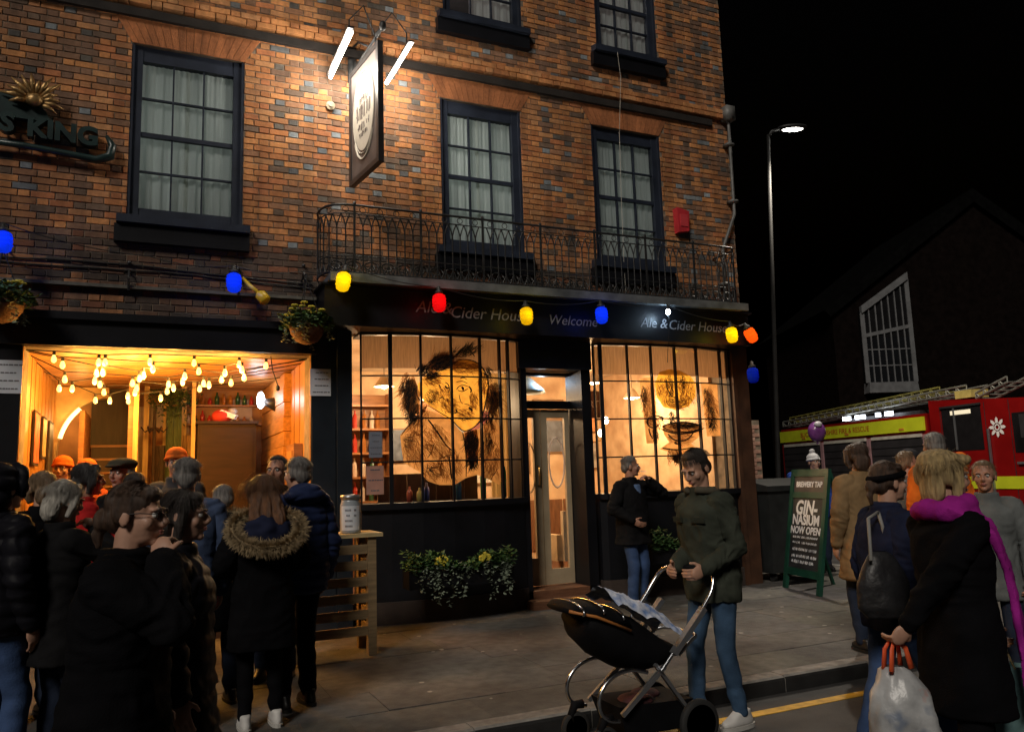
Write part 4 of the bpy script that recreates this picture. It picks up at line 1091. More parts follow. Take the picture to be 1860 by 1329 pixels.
for v in (-hh, hh):
    m = MB(); m.obox(sp(0, v), ex * (W_ / 2 - .061), nn * .032, (0, 0, .03)); m.build('frame_rail', FRM, hs)
for side in (1, -1):
    ring = lambda r1, r2, o, n=40: [sp(r1 * math.cos(t), r2 * math.sin(t) + .06, o * side) for t in np.linspace(0, 2 * math.pi, n + 1)[:-1]]
    m = MB(); R1 = ring(.66, .46, .021); R2 = ring(.66, .46, .026); n = len(R1)
    m.add(R1 + R2, [tuple(range(n))[::-1], tuple(range(n, 2 * n))] + [(i, (i + 1) % n, n + (i + 1) % n, n + i) for i in range(n)]); m.build('oval', CREAM, hs)
    m = MB(); m.tube(ring(.70, .495, .024), .007, 5, closed=True); m.build('oval_rim', CREAM, hs)
    m = MB(); m.tube([sp(.62 * math.cos(t), .40 * math.sin(t) - .10, .024 * side) for t in np.linspace(3.5, 5.9, 16)], .012, 5); m.build('scroll', CREAM, hs)
    rd = -ex if side == 1 else ex
    M_ = lambda v: frame_M(sp(0, v, .029 * side), rd if side == 1 else rd, (0, 0, 1))
    m = MB(); rs = random.Random(6)                       # worn painted lettering, too faded to read
    for v, hgt, u0, u1 in ((.16, .05, -.3, .3), (.02, .11, -.45, .45), (-.16, .05, -.36, .36), (-.26, .04, -.25, .25)):
        u = u0
        while u < u1:
            du = rs.uniform(.05, .09)
            if rs.random() < .85:
                m.bar(sp(u, v - hgt * rs.uniform(.5, 1) + .06, .0285 * side), sp(u + rs.uniform(-.03, .05), v + hgt * rs.uniform(.5, 1) + .06, .0285 * side), .012, .003, nn)
                if rs.random() < .5: m.bar(sp(u, v + rs.uniform(-.5, .5) * hgt + .06, .029 * side), sp(u + du * .8, v + rs.uniform(-.5, .5) * hgt + .06, .029 * side), .010, .003, nn)
            u += du
    tag(m.build('faded_lettering', pmat('sign_lettering', (.16, .13, .12), .6, .3), hs), kind='stuff')
m = MB(); m.tube([(2.2, .0, 6.56), (2.19, -.25, 6.55), (2.25, -1.2, 6.55)], .018, 8); m.tube([(2.22, .0, 6.95), (2.21, -.3, 6.86), (2.22, -.7, 6.6)], .014, 8)
for u in (-.7, .7):
    p = sp(u, hh); m.tube([(p.x, p.y, p.z), (p.x, p.y, 6.55)], .01, 6)
m.obox((2.2, -.012, 6.75), (.05, 0, 0), (0, .012, 0), (0, 0, .28)); m.ell((2.26, -1.2, 6.58), (.04, .04, .06), 10, 7)
m.build('bracket', IRON, hs, True)
TUBE = emat('white_tube', (1.0, .93, .82), 20)
for sgn, x, y0, y1, z in ((-1, 1.90, -1.25, -.18, 6.40), (1, 2.56, -1.22, -.28, 6.40)):
    lt = MB(); lt.tube([(x, y0, z), (x, y1, z + .01)], .022, 10); lt.build('tube_light', TUBE, hs, True)
    m = MB(); m.obox((x + sgn * .012, (y0 + y1) / 2, z + .040), (.032, 0, 0), (0, (y1 - y0) / 2 + .03, 0), (0, 0, .012)); m.build('lamp_housing', FRM, hs)
    m = MB(); m.tube([(x, y0 + .1, z + .052), (x, y0 + .1, z + .2), ((x + 2.23) / 2, (y0 - 1.0) / 2, 6.82), (2.235, -.95, 6.6)], .009, 6); m.build('lamp_arm', IRON, hs)
    for f in (.15, .5, .85):
        lamp('tube_glow', (x + sgn * .05, y0 + (y1 - y0) * f, z - .06), 19, (1.0, .90, .76), hs, .06)
# round white junction box
m = MB(); m.lathe([(.055, 0), (.055, .05), (.03, .06)], (1.93, .0, 6.12), 14, axis=(0, -1, 0)); m.lathe([(.028, .061), (.028, .075)], (1.93, .0, 6.12), 12, axis=(0, -1, 0))
tag(m.build('junction_box', pmat('ivory_plastic', (.26, .22, .15), .7)), 'small round ivory junction box on the bricks left of the hanging sign', 'junction box')

# ---- raised wall lettering with gold ornament, left edge
wl = empty('wall_lettering', (-.95, -.02, 5.3), 'dark green raised wall lettering under a gold sunburst ornament at the left edge', 'sign')
TEAL = pmat('dark_green_letter', (.012, .03, .03), .35, .3)
text('lettering', 'KING', .27, frame_M((-.86, -.10, 5.29), (1, 0, -.03), (0, 0, 1)), TEAL, wl, extrude=.05, bold=.012)
text('lettering', 'S', .27, frame_M((-1.36, -.10, 5.32), (1, 0, -.03), (0, 0, 1)), TEAL, wl, extrude=.05, bold=.012)
m = MB(); m.tube([(-1.7, -.09, 5.13), (-1.2, -.09, 5.12), (-.8, -.09, 5.09), (-.55, -.09, 5.06), (-.42, -.09, 5.12), (-.40, -.09, 5.24), (-.46, -.09, 5.34)], [.03, .035, .035, .045, .05, .04, .02], 8); m.build('branch', TEAL, wl, True)
m = MB(); m.prism([(-1.75, 5.42), (-.98, 5.40), (-1.02, 5.50), (-1.12, 5.62), (-1.30, 5.70), (-1.5, 5.66), (-1.75, 5.7)], -.10, -.012); m.build('backing', TEAL, wl)
GOLD = pmat('gold_leaf', (.40, .25, .10), .42, .5, 20, .5, 60, metal=.7)
m = MB()
for a in np.linspace(-.5, 3.3, 13):
    L = random.uniform(.16, .27); c0 = Vector((-1.13, -.13, 5.60)); d = Vector((math.cos(a), 0, math.sin(a)))
    m.tube([c0 + d * .06, c0 + d * (.06 + L * .5) + Vector((0, -.04, 0)), c0 + d * (.06 + L)], [.022, .028, .005], 6)
m.ell((-1.13, -.15, 5.60), (.085, .06, .07), 12, 8); m.build('sunburst', GOLD, wl, True)
# ---- red alarm box
ab = empty('alarm_box', (7.0, -.05, 5.2), 'red plastic alarm box on the bricks right of the right-hand window', 'alarm box')
m = MB(); m.prism([(6.93, 5.03), (7.11, 5.06), (7.13, 5.36), (6.92, 5.40)], -.115, -.006); m.build('case', pmat('red_plastic', (.52, .035, .045), .4, .15), ab)
m = MB(); m.box(6.96, 7.09, -.125, -.1155, 5.12, 5.30); m.build('cover', pmat('red_plastic2', (.60, .06, .07), .35, .1), ab)
# ---- coloured festoon lanterns on a sagging cable
LC = {'blue': ((.006, .075, .85), 1.05), 'yellow': ((1.0, .78, .008), 1.0), 'red': ((.85, .008, .012), .95), 'orange': ((1.0, .22, .01), 1.1)}
def lantern_mat(c, base, s):
    nm = 'lantern_%s_%.2f' % (c, s)
    if nm in MATS: return MATS[nm]
    m = translucent(nm, tuple(min(1, v * .9 + .02) for v in base), .25, .05)
    nt = m.node_tree; out = nt.nodes['Material Output']; src = out.inputs['Surface'].links[0].from_socket
    e_ = nt.nodes.new('ShaderNodeEmission'); e_.inputs[0].default_value = (*base, 1); e_.inputs[1].default_value = .30 * s
    ad = nt.nodes.new('ShaderNodeAddShader'); nt.links.new(src, ad.inputs[0]); nt.links.new(e_.outputs[0], ad.inputs[1]); nt.links.new(ad.outputs[0], out.inputs['Surface'])
    return m
def lantern(loc, c, tilt, label, power=1.2, k=1.0):
    t = empty('lantern', loc, label, 'lantern', 'coloured festoon lanterns')
    base, s = LC[c]
    ax = Vector((tilt, -.05, -1)).normalized(); L = Vector(loc)
    m = MB(); m.lathe([(.045, 0), (.072, .02), (.078, .07), (.076, .13), (.066, .185), (.040, .205), (.01, .21)], L - ax * .10, 16, axis=ax)
    for q in (.05, .09, .13): m.lathe([(.078, q), (.083, q + .006), (.078, q + .012)], L - ax * .10, 16, axis=ax)
    m.build('lantern_body', lantern_mat(c, base, s * k), t, True)
    lamp('inner_bulb', L - ax * .035, .20 * k, base, t, .02)
    m = MB(); m.lathe([(.05, 0), (.05, -.03), (.025, -.05), (.02, -.09), (.008, -.095)], L - ax * .10, 12, axis=ax); m.build('cap', WIRE, t, True)
    lamp('lantern_light', L - Vector((0, .16, 0)), power, base, t, .07)
    return L - ax * .19
e = []
e.append(lantern((-1.30, -.35, 4.02), 'blue', .05, 'blue lantern at the far left edge of the cable'))
e.append(lantern((.83, -.32, 3.78), 'blue', .03, 'blue lantern hanging over the open serving room'))
e.append(lantern((1.915, -.76, 3.765), 'yellow', -.15, 'round yellow lantern at the left end of the balcony'))
e.append(lantern((3.05, -.66, 3.625), 'red', .0, 'red lantern covering part of the Ale lettering'))
e.append(lantern((4.165, -.66, 3.53), 'yellow', .03, 'yellow lantern between the two Cider House signs', k=.6))
e.append(lantern((5.225, -.66, 3.60), 'blue', .03, 'bright blue lantern above the right bow window'))
e.append(lantern((7.29, -.66, 3.44), 'yellow', .08, 'yellow lantern at the right end of the fascia'))
e.append(lantern((7.66, -.62, 3.46), 'orange', .6, 'orange lantern tilted at the corner of the pub'))
e.append(lantern((7.66, -.60, 2.90), 'blue', .0, 'dim blue lantern lowest at the corner of the pub', .15, .07))
def sag(a, b, s, n=9):
    return [Vector(a).lerp(Vector(b), t) - Vector((0, 0, s * 4 * t * (1 - t))) for t in np.linspace(0, 1, n)]
pth = []
chain = [(-1.9, -.2, 4.2), e[0], (.0, -.12, 4.05), e[1], (1.62, -.12, 4.02), e[2], e[3], e[4], e[5], (6.24, -.62, 3.82), e[6], e[7]]
for a, b in zip(chain, chain[1:]): pth += sag(a, b, .05)[:-1]
pth.append(Vector(chain[-1]))
tag(MB().tube(pth, .006, 5).build('lantern_cable', WIRE), 'thin black cable carrying the coloured lanterns along the front', 'cable')
t = empty('bare_bulb', (6.25, -.66, 3.70), 'small bare white bulb lit in front of the right Ale sign', 'bulb')
m = MB(); m.ell((6.25, -.66, 3.70), (.032, .032, .042), 10, 7); m.build('glass', emat('white_bulb', (.65, .82, 1), 22), t, True)
MB().lathe([(.018, .03), (.018, .09), (.006, .1)], (6.25, -.66, 3.70), 8).build('socket', WIRE, t)
lamp('bulb_light', (6.25, -.58, 3.66), 3.2, (.55, .78, 1), t, .03)
MB().tube([(6.26, -.66, 3.66), (6.30, -.60, 3.5), (6.31, -.52, 3.2), (6.31, -.50, 3.05)], .004, 5).build('lead', WIRE, t)
# yellow hand lamp clipped under the cable
t = empty('yellow_hand_lamp', (1.06, -.3, 3.66), 'yellow bracket lamp pointing down right over the open room', 'lamp')
YEL = pmat('yellow_plastic', (.65, .42, .02), .4, .2)
m = MB(); m.tube([(.93, -.2, 3.86), (1.0, -.3, 3.76), (1.10, -.36, 3.66)], .022, 8); m.build('arm', YEL, t, True)
m = MB(); m.lathe([(.03, 0), (.06, .03), (.065, .12), (.05, .14)], (1.08, -.35, 3.68), 12, axis=(.6, -.3, -.75)); m.build('head', YEL, t, True)

# ---- plants
def leaf_cloud(mb, pts, size, rr, droop=.3):
    for p in pts:
        a = rr.uniform(0, 6.283); t = rr.uniform(-.4, 1.0); L = size * rr.uniform(.6, 1.4); w = L * rr.uniform(.25, .42)
        d = Vector((math.cos(a) * math.cos(t), math.sin(a) * math.cos(t), math.sin(t) - droop)).normalized()
        s_ = d.cross(Vector((rr.uniform(-.4, .4), rr.uniform(-.4, .4), 1))).normalized() * w; p = Vector(p)
        n_ = d.cross(s_).normalized() * w * .25
        mb.add([p, p + d * L * .5 + s_ + n_, p + d * L, p + d * L * .5 - s_ + n_], [(0, 1, 2), (0, 2, 3)])
GREEN = pmat('leaf_green', (.045, .10, .03), .55, .45, 14, .1, 40)
GREY_G = pmat('silver_leaf', (.18, .22, .16), .6, .3, 14, .1, 40)
YFL = pmat('yellow_petals', (.60, .50, .05), .6, .2)
def basket(loc, label, seed, big=1.0):
    rr = random.Random(seed); t = empty('hanging_basket', loc, label, 'hanging basket'); L = Vector(loc)
    m = MB(); m.lathe([(.04, -.20), (.12, -.17), (.18, -.08), (.20, 0), (.18, .0)], L, 16, sx=big, sy=big); m.build('basket', pmat('coir_basket', (.11, .05, .025), .9, .3, 30, .6, 90), t, True)
    m = MB()
    for a in range(3): m.tube([L + Vector((.19 * math.cos(a * 2.1), .19 * math.sin(a * 2.1), 0)), L + Vector((0, .02, .52))], .005, 5)
    m.tube([L + Vector((0, .02, .5)), L + Vector((0, .02, .60)), L + Vector((0, .12, .62)), L + Vector((0, .36, .60))], .010, 6); m.build('hanger', IRON, t)
    m = MB(); pts_ = []
    for _ in range(900):
        a = rr.uniform(0, 6.283); r = .27 * math.sqrt(rr.random()) * big; pts_.append(L + Vector((r * math.cos(a), r * math.sin(a), rr.uniform(-.02, .20) * (1 - r * 1.6) + rr.gauss(0, .02) - .15 * max(0, r - .18))))
    leaf_cloud(m, pts_, .06, rr); m.build('foliage', GREEN, t)
    m = MB(); pts_ = []
    for k in range(9):
        a = rr.uniform(0, 6.283); r = .22 * big; ln = rr.uniform(.12, .30)
        for j in range(40): pts_.append(L + Vector(((r + .05 * j / 40) * math.cos(a) + rr.gauss(0, .012), (r + .05 * j / 40) * math.sin(a) + rr.gauss(0, .012), .04 - ln * j / 40)))
    leaf_cloud(m, pts_, .04, rr, .5); m.build('trailing_leaves', GREY_G, t)
    m = MB()
    for k in range(14):
        a = rr.uniform(0, 6.283); r = rr.uniform(.05, .24); c_ = L + Vector((r * math.cos(a), r * math.sin(a), rr.uniform(.10, .24)))
        for q in range(5):
            b = q * 1.257; m.ell(c_ + Vector((.022 * math.cos(b), .022 * math.sin(b), 0)), (.02, .02, .012), 6, 4)
    tag(m.build('flowers', YFL, t), kind='stuff')
basket((1.60, -.36, 3.33), 'hanging basket of yellow flowers beside the left end of the balcony', 5)
basket((-1.30, -.36, 3.42), 'green hanging basket cut by the left edge of the frame', 9, 1.1)

def planter(x0, x1, y0, y1, z0, z1, label, seed, trail=True, nf=10):
    rr = random.Random(seed); t = empty('window_box', ((x0 + x1) / 2, y1, z0), label, 'planter')
    m = MB(); m.box(x0, x1, y0, y0 + .02, z0, z1); m.box(x0, x1, y1 - .02, y1, z0, z1); m.box(x0, x0 + .02, y0 + .021, y1 - .021, z0, z1); m.box(x1 - .02, x1, y0 + .021, y1 - .021, z0, z1); m.box(x0 + .021, x1 - .021, y0 + .021, y1 - .021, z0 + .01, z1 - .05)
    m.build('trough', BLACKP, t)
    m = MB(); P_ = []
    for _ in range(int(1500 * (x1 - x0))):
        x = rr.uniform(x0, x1); hump = .12 + .08 * math.sin(5.2 * (x - x0) + 1.2) + .05 * math.sin(13 * x)
        P_.append((x, rr.uniform(y0 - .05, y1), z1 + rr.uniform(-.06, 1) * hump))
    leaf_cloud(m, P_, .065, rr); m.build('foliage', GREEN, t)
    if trail:
        m = MB(); P_ = []
        for k in range(26):
            x = rr.uniform(x0, x1) if k > 9 else rr.choice((x0 + .3, x0 + .36, x1 - .1, x1 - .14, x0 + .2)) + rr.gauss(0, .05)
            ln = rr.uniform(.08, .2) if k > 13 else rr.uniform(.25, .46)
            for j in range(int(90 * ln)): P_.append((x + rr.gauss(0, .02) + .03 * math.sin(j * .3), y0 - .03 - rr.random() * .03, z1 + .05 - ln * j / (90 * ln)))
        leaf_cloud(m, P_, .042, rr, .6); m.build('trailing_leaves', GREY_G, t)
    if nf:
        m = MB()
        for k in range(nf):
            c_ = Vector((x0 + (x1 - x0) * rr.choice((.27, .3, .33, .7, .73, .28)) + rr.gauss(0, .03), y0 - .03, z1 + rr.uniform(.0, .12)))
            for q in range(5): m.ell(c_ + Vector((.022 * math.cos(q * 1.257), -.005, .022 * math.sin(q * 1.257))), (.02, .012, .02), 6, 4)
        tag(m.build('flowers', YFL, t), kind='stuff')
planter(2.62, 3.86, -.74, -.50, .44, .64, 'black window box with trailing silver leaves under the left bow window', 3)
planter(5.75, 6.75, -.70, -.46, .48, .66, 'black window box with sparse green leaves under the right bow window', 8, False, 0)

# ---- slatted timber counter with the printed jar
sl = empty('timber_counter', (1.75, -1.25, 0), 'slatted timber pallet counter standing on the pavement beside the crowd', 'counter')
TIMB = pmat('raw_timber', (.22, .15, .075), .75, .3, 5, .25, 40, stretch=(.8, 6, 6))
TIMT = pmat('pale_timber', (.45, .34, .17), .65, .25, 5, .2, 40, stretch=(.8, 6, 6))
MB().box(1.25, 2.10, -1.60, -1.08, 1.085, 1.12).build('counter_top', TIMT, sl)
for x in (1.28, 1.96):
    for y in (-1.57, -1.19): MB().box(x, x + .08, y, y + .08, 0, 1.084).build('leg', TIMB, sl)
for k in range(6): MB().box(1.362, 1.958, -1.555, -1.525, .18 + k * .15, .265 + k * .15).build('slat', TIMB, sl)
for k in range(6): MB().box(1.98, 2.01, -1.488, -1.192, .18 + k * .15, .265 + k * .15).build('slat', TIMB, sl)
jr = empty('jar', (1.83, -1.42, 1.121), 'clear collection jar with a printed white label on the timber counter', 'jar')
m = MB(); m.lathe([(.098, 0), (.10, .02), (.10, .27), (.088, .30), (.088, .32)], (1.83, -1.42, 1.121), 22); m.build('jar_body', pmat('cloudy_jar', (.30, .33, .36), .15, .1, bump=0), jr, True)
m = MB(); m.lathe([(.096, .321), (.098, .36), (.03, .368)], (1.83, -1.42, 1.121), 22); m.build('lid', METAL, jr, True)
m = MB(); vs = []
for zz in (.03, .26):
    for t_ in np.linspace(3.5, 5.4, 12): vs.append((1.83 + .1025 * math.cos(t_), -1.42 + .1025 * math.sin(t_), 1.121 + zz))
m.add(vs, [(i, i + 1, 13 + i, 12 + i) for i in range(11)]); m.build('paper_label', PAPER, jr, True)
m = MB(); rr = random.Random(4)
for r_ in range(4):
    for t_ in np.arange(4.0, 5.0, .12):
        if rr.random() < .7: m.obox((1.83 + .104 * math.cos(t_), -1.42 + .104 * math.sin(t_), 1.121 + .07 + r_ * .05), Vector((-math.sin(t_), math.cos(t_), 0)) * .004, Vector((math.cos(t_), math.sin(t_), 0)) * .001, (0, 0, .009))
m.build('print', PRINT, jr)

# ---- chalk A-board
ab = empty('a_board', (7.9, -1.0, 0), 'green framed chalkboard A-board reading BREWERY TAP on the pavement', 'sign')
GRN = pmat('green_paint', (.007, .055, .034), .45, .25, 6, .15, 40)
BLc = Vector((8.0, -.52, 0)); BRc = Vector((7.76, -1.42, 0)); lean = Vector((.26, -.07, 1.58))
exb = (BRc - BLc); wB = exb.length; exb.normalize(); upb = lean.normalized(); nb = exb.cross(upb).normalized()
if nb.x > 0: nb = -nb
def bp(u, v, o=0): return BLc + exb * (u * wB) + upb * (v * lean.length) + nb * o
def bpiece(u0, u1, v0, v1, th, o, nm, mat, parent=ab):
    c = (bp(u0, v0) + bp(u1, v1)) / 2 + nb * o
    m = MB(); m.obox(c, exb * (u1 - u0) * wB / 2, nb * th, upb * (v1 - v0) * lean.length / 2); return m.build(nm, mat, parent)
for u in (0, .91): bpiece(u, u + .09, 0, 1, .022, 0, 'side_post', GRN)
bpiece(.0901, .9099, .94, 1, .021, 0, 'top_rail', GRN); bpiece(.0901, .9099, .76, .81, .021, 0, 'middle_rail', GRN); bpiece(.0901, .9099, .12, .18, .021, 0, 'bottom_rail', GRN)
SLATE = pmat('chalkboard', (.018, .019, .022), .6, .4, 4, .05)
bpiece(.0901, .9099, .81, .94, .006, 0, 'header_panel', pmat('header_panel', (.05, .04, .042), .5, .2)); bpiece(.0901, .9099, .18, .76, .006, 0, 'chalk_panel', SLATE)
CHALK = pmat('chalk', (.72, .74, .78), .9, .15, 40, bump=0)
def bt(s, u, v, size, **k): return text('lettering', s, size, frame_M(bp(u, v, .008), exb, upb), CHALK, ab, extrude=.001, **k)
bt('BREWERY TAP', .5, .872, .100, bold=.004)
bt('GIN-', .47, .675, .26, bold=.008, shear=.15); bt('NASIUM', .48, .575, .185, bold=.006); bt('NOW OPEN', .48, .49, .135, bold=.004, shear=.1)
m = MB(); rr = random.Random(3)
for r_, (v, hgt) in enumerate(((.435, .02), (.39, .02), (.335, .026), (.28, .03), (.235, .03))):
    u = .17
    while u < .82:
        wl_ = rr.uniform(.012, .028)
        if rr.random() < .86:
            a = bp(u, v - hgt / 2 * rr.uniform(.5, 1), .0085); b = bp(u + wl_ * rr.uniform(-.5, 1), v + hgt / 2 * rr.uniform(.5, 1), .0085)
            m.bar(a, b, .008, .002, nb)
        u += wl_
tag(m.build('chalk_writing', CHALK, ab), kind='stuff')
m = MB()
for u in (0.02, .93):
    a = bp(u + .02, .97, -.03); m.bar(a, Vector((a.x + .42, a.y - .1, .0)), .05, .03)
m.build('rear_leg', GRN, ab)

# ---- wheelie bin and low wall beside the pub
wb = empty('wheelie_bin', (8.55, .25, 0), 'large dark commercial bin standing behind the corner of the pub', 'bin')
BINM = pmat('bin_plastic', (.02, .022, .022), .5, .3, 5, .1)
m = MB(); vs = [(8.22, -.1, .12), (9.0, -.1, .12), (9.0, .6, .12), (8.22, .6, .12), (8.14, -.2, 1.28), (9.08, -.2, 1.28), (9.08, .7, 1.28), (8.14, .7, 1.28)]
m.add(vs, [(0, 3, 2, 1), (4, 5, 6, 7), (0, 1, 5, 4), (1, 2, 6, 5), (2, 3, 7, 6), (3, 0, 4, 7)]); m.build('body', BINM, wb)
m = MB(); m.prism([(-.24, 1.285), (.74, 1.285), (.74, 1.36), (.3, 1.46), (-.24, 1.36)], 8.10, 9.12, axis='x'); m.build('lid', BINM, wb)
for x, y in ((8.3, 0), (8.92, 0), (8.3, .5), (8.92, .5)):
    m = MB(); m.lathe([(.06, -.02), (.06, .02)], (x, y, .06), 12, axis=(1, 0, 0)); m.build('wheel', WIRE, wb)
gw = empty('garden_wall', (9.4, 2.2, 0), 'low pink-brown brick wall lit dimly behind the bin', 'wall')
MB().box(8.6, 10.3, 2.3, 2.5, 0, 2.5).build('core', MORTAR, gw)
PINKB = [pmat('pink_brick_%d' % i, c, .9, .25, 20, .4, 90) for i, c in enumerate([(.34, .19, .14), (.28, .15, .11), (.40, .24, .18)])]
bmesh_ = []
for i in range(3):
    mm = MB(); mm.add(brick_verts(.215, .065, .03), BF); me_ = mm.mesh('brick'); me_.materials.append(PINKB[i]); bmesh_.append(me_)
for r_ in range(20):
    for k_ in range(7):
        x = 8.72 + k_ * .225 + (r_ % 2) * .11; zz = .95 + r_ * .075
        if x > 10.2: continue
        o = bpy.data.objects.new('brick', random.choice(bmesh_)); col.objects.link(o); o.location = (x, 2.29, zz); adopt(o, gw)

# ---- street lamp
LB = Vector((9.35, .98, 0)); LT = Vector((9.62, .78, 7.30))
sl_ = empty('street_lamp', LB, 'tall slim street lamp with a lit white head past the corner of the pub', 'street lamp')
lt_ = lambda t: LB.lerp(LT, t)
m = MB(); m.tube([lt_(0), lt_(.16), lt_(.17), lt_(.6), lt_(1)], [.07, .065, .04, .034, .028], 12); m.build('column', pmat('lamp_column', (.008, .008, .008), .7, .3, spec=.2), sl_, True)
hd_ = Vector((.82, -.42, 0)).normalized()
m = MB(); m.tube([LT - Vector((0, 0, .05)), LT + hd_ * .06 + Vector((0, 0, .06)), LT + hd_ * .2 + Vector((0, 0, .09))], .026, 8); m.build('bracket', IRON, sl_, True)
hc_ = LT + hd_ * .42 + Vector((0, 0, .11))
m = MB(); m.ell(hc_, (.26, .12, .05), 16, 8, rot=Matrix.Rotation(-.47, 3, 'Z')); m.build('head', IRON, sl_, True)
m = MB(); m.ell(hc_ + Vector((0, 0, -.025)), (.19, .085, .035), 14, 7, rot=Matrix.Rotation(-.47, 3, 'Z')); m.build('lens', emat('street_lens', (1, .96, .86), 30), sl_, True)
d_ = bpy.data.lights.new('street_light', 'SPOT'); d_.energy = 1150; d_.color = (1.0, .88, .72); d_.spot_size = R(128); d_.spot_blend = .5; d_.shadow_soft_size = .1
o = bpy.data.objects.new('street_light', d_); col.objects.link(o); o.location = hc_ + Vector((0, 0, -.1)); o.rotation_euler = (R(-20), R(-16), 0); adopt(o, sl_)

# ---- building with the gabled oriel window, in the dark
gb = empty('gabled_building', (21, 8, -.12), 'dark building with a white framed gabled oriel window behind the fire engine', 'building')
G0 = Vector((18.0, 6.52, 0)); G1 = Vector((19.2, 5.98, 0)); gx = (G1 - G0).normalized(); gn = Vector((gx.y, -gx.x, 0)); gn = gn if gn.y < 0 else -gn; gW = (G1 - G0).length
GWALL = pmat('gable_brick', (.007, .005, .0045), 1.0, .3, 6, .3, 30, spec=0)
def gp(u, z, o=0): p = G0 + gx * (u * gW) + gn * o; return Vector((p.x, p.y, z))
GF = pmat('weathered_white', (.15, .155, .16), .8, .2, spec=.1)
def gpoly(poly, o0, o1, nm, mat):
    n = len(poly); m = MB(); m.add([gp(u, z, o0) for u, z in poly] + [gp(u, z, o1) for u, z in poly], [tuple(range(n)), tuple(range(2 * n - 1, n - 1, -1))] + [(i, (i + 1) % n, n + (i + 1) % n, n + i) for i in range(n)]); return m.build(nm, mat, gb)
zl, zr, zb_ = 5.98, 6.91, 3.85
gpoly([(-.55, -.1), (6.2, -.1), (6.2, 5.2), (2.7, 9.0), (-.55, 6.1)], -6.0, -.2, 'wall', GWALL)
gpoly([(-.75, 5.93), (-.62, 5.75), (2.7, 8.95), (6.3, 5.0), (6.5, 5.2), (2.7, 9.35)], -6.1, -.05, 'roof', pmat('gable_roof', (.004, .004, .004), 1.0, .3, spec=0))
gpoly([(0, zb_), (1, zb_), (1, zr - .1), (0, zl - .1)], -.19, .05, 'oriel_core', pmat('dark_core', (.008, .008, .009), .3, .2))
gpoly([(-.02, zl), (1.02, zr), (1.02, zr - .2), (-.02, zl - .2)], .0, .14, 'sloping_head', GF)
gpoly([(-.02, zb_ - .28), (1.02, zb_ - .28), (1.0, zb_), (0, zb_)], -.19, .16, 'oriel_sill', GF)
gpoly([(-.01, 5.2), (1.0, 5.45), (1.0, 5.35), (-.01, 5.1)], .055, .09, 'transom', GF)
for i in range(8):
    u = i / 7; w_ = .045 if i in (0, 7) else .012
    gpoly([(u - w_, zb_), (u + w_, zb_), (u + w_, zl + (zr - zl) * u - .18), (u - w_, zl + (zr - zl) * u - .18)], .051, .085, 'mullion', GF)
for z in (4.3, 4.75): gpoly([(.05, z), (.95, z), (.95, z + .03), (.05, z + .03)], .051, .075, 'glazing_bar', GF)
for i in range(7): gpoly([(i / 7 + .02, zb_ + .01), ((i + 1) / 7 - .02, zb_ + .01), ((i + 1) / 7 - .02, 5.1), (i / 7 + .02, 5.1)], .0505, .053, 'pane', pmat('dark_pane', (.01, .011, .013), .08, .1, bump=0))

# ---- fire engine
fe = empty('fire_engine', (14.8, 2.5, -.12), 'red fire engine with yellow side stripe and roof ladder parked across the street', 'fire engine')
EA = Vector((14.31, 1.86, 0)); eu = Vector((-.19, -.98, 0)).normalized(); en = Vector((eu.y, -eu.x, 0)); en = en if en.x < 0 else -en
def ep(s, n, z): p = EA + eu * s + en * n; return Vector((p.x, p.y, z))
def ebox(s0, s1, n0, n1, z0, z1, nm, mat, parent=fe):
    c = (ep(s0, n0, z0) + ep(s1, n1, z1)) / 2; m = MB(); m.obox(c, eu * (s1 - s0) / 2, en * (n1 - n0) / 2, (0, 0, (z1 - z0) / 2)); return m.build(nm, mat, parent)
RED = pmat('engine_red', (.20, .004, .004), .3, .15, 3, .03, 10)
LIME = pmat('hi_vis_yellow', (.52, .57, .02), .4, .12, 3, .03, 10)
DKS = pmat('dark_shutter', (.022, .02, .022), .5, .3, 3)
ebox(-5.4, -.15, -2.4, -.05, .35, 2.62, 'body', RED)
ebox(-5.4, -.2, -.049, .0, 2.28, 2.56, 'yellow_stripe', LIME)
for k in range(3):
    s0 = -5.3 + k * 1.72
    sh_ = ebox(s0, s0 + 1.6, -.049, -.02, .75, 2.14, 'roller_shutter', DKS)
    for z in np.arange(.85, 2.1, .16): ebox(s0 + .02, s0 + 1.58, -.0199, -.008, z, z + .02, 'shutter_rib', DKS, fe)
    ebox(s0 + 1.61, s0 + 1.71, -.049, .0, .6, 2.2, 'locker_post', pmat('pink_grey_post', (.30, .17, .18), .5, .2))
    ebox(s0 + .05, s0 + 1.55, -.049, .004, 2.155, 2.22, 'marker_strip', pmat('dim_strip', (.45, .42, .36), .5, .2))
ebox(-5.4, -.2, -.049, .01, .35, .6, 'skirt', DKS)
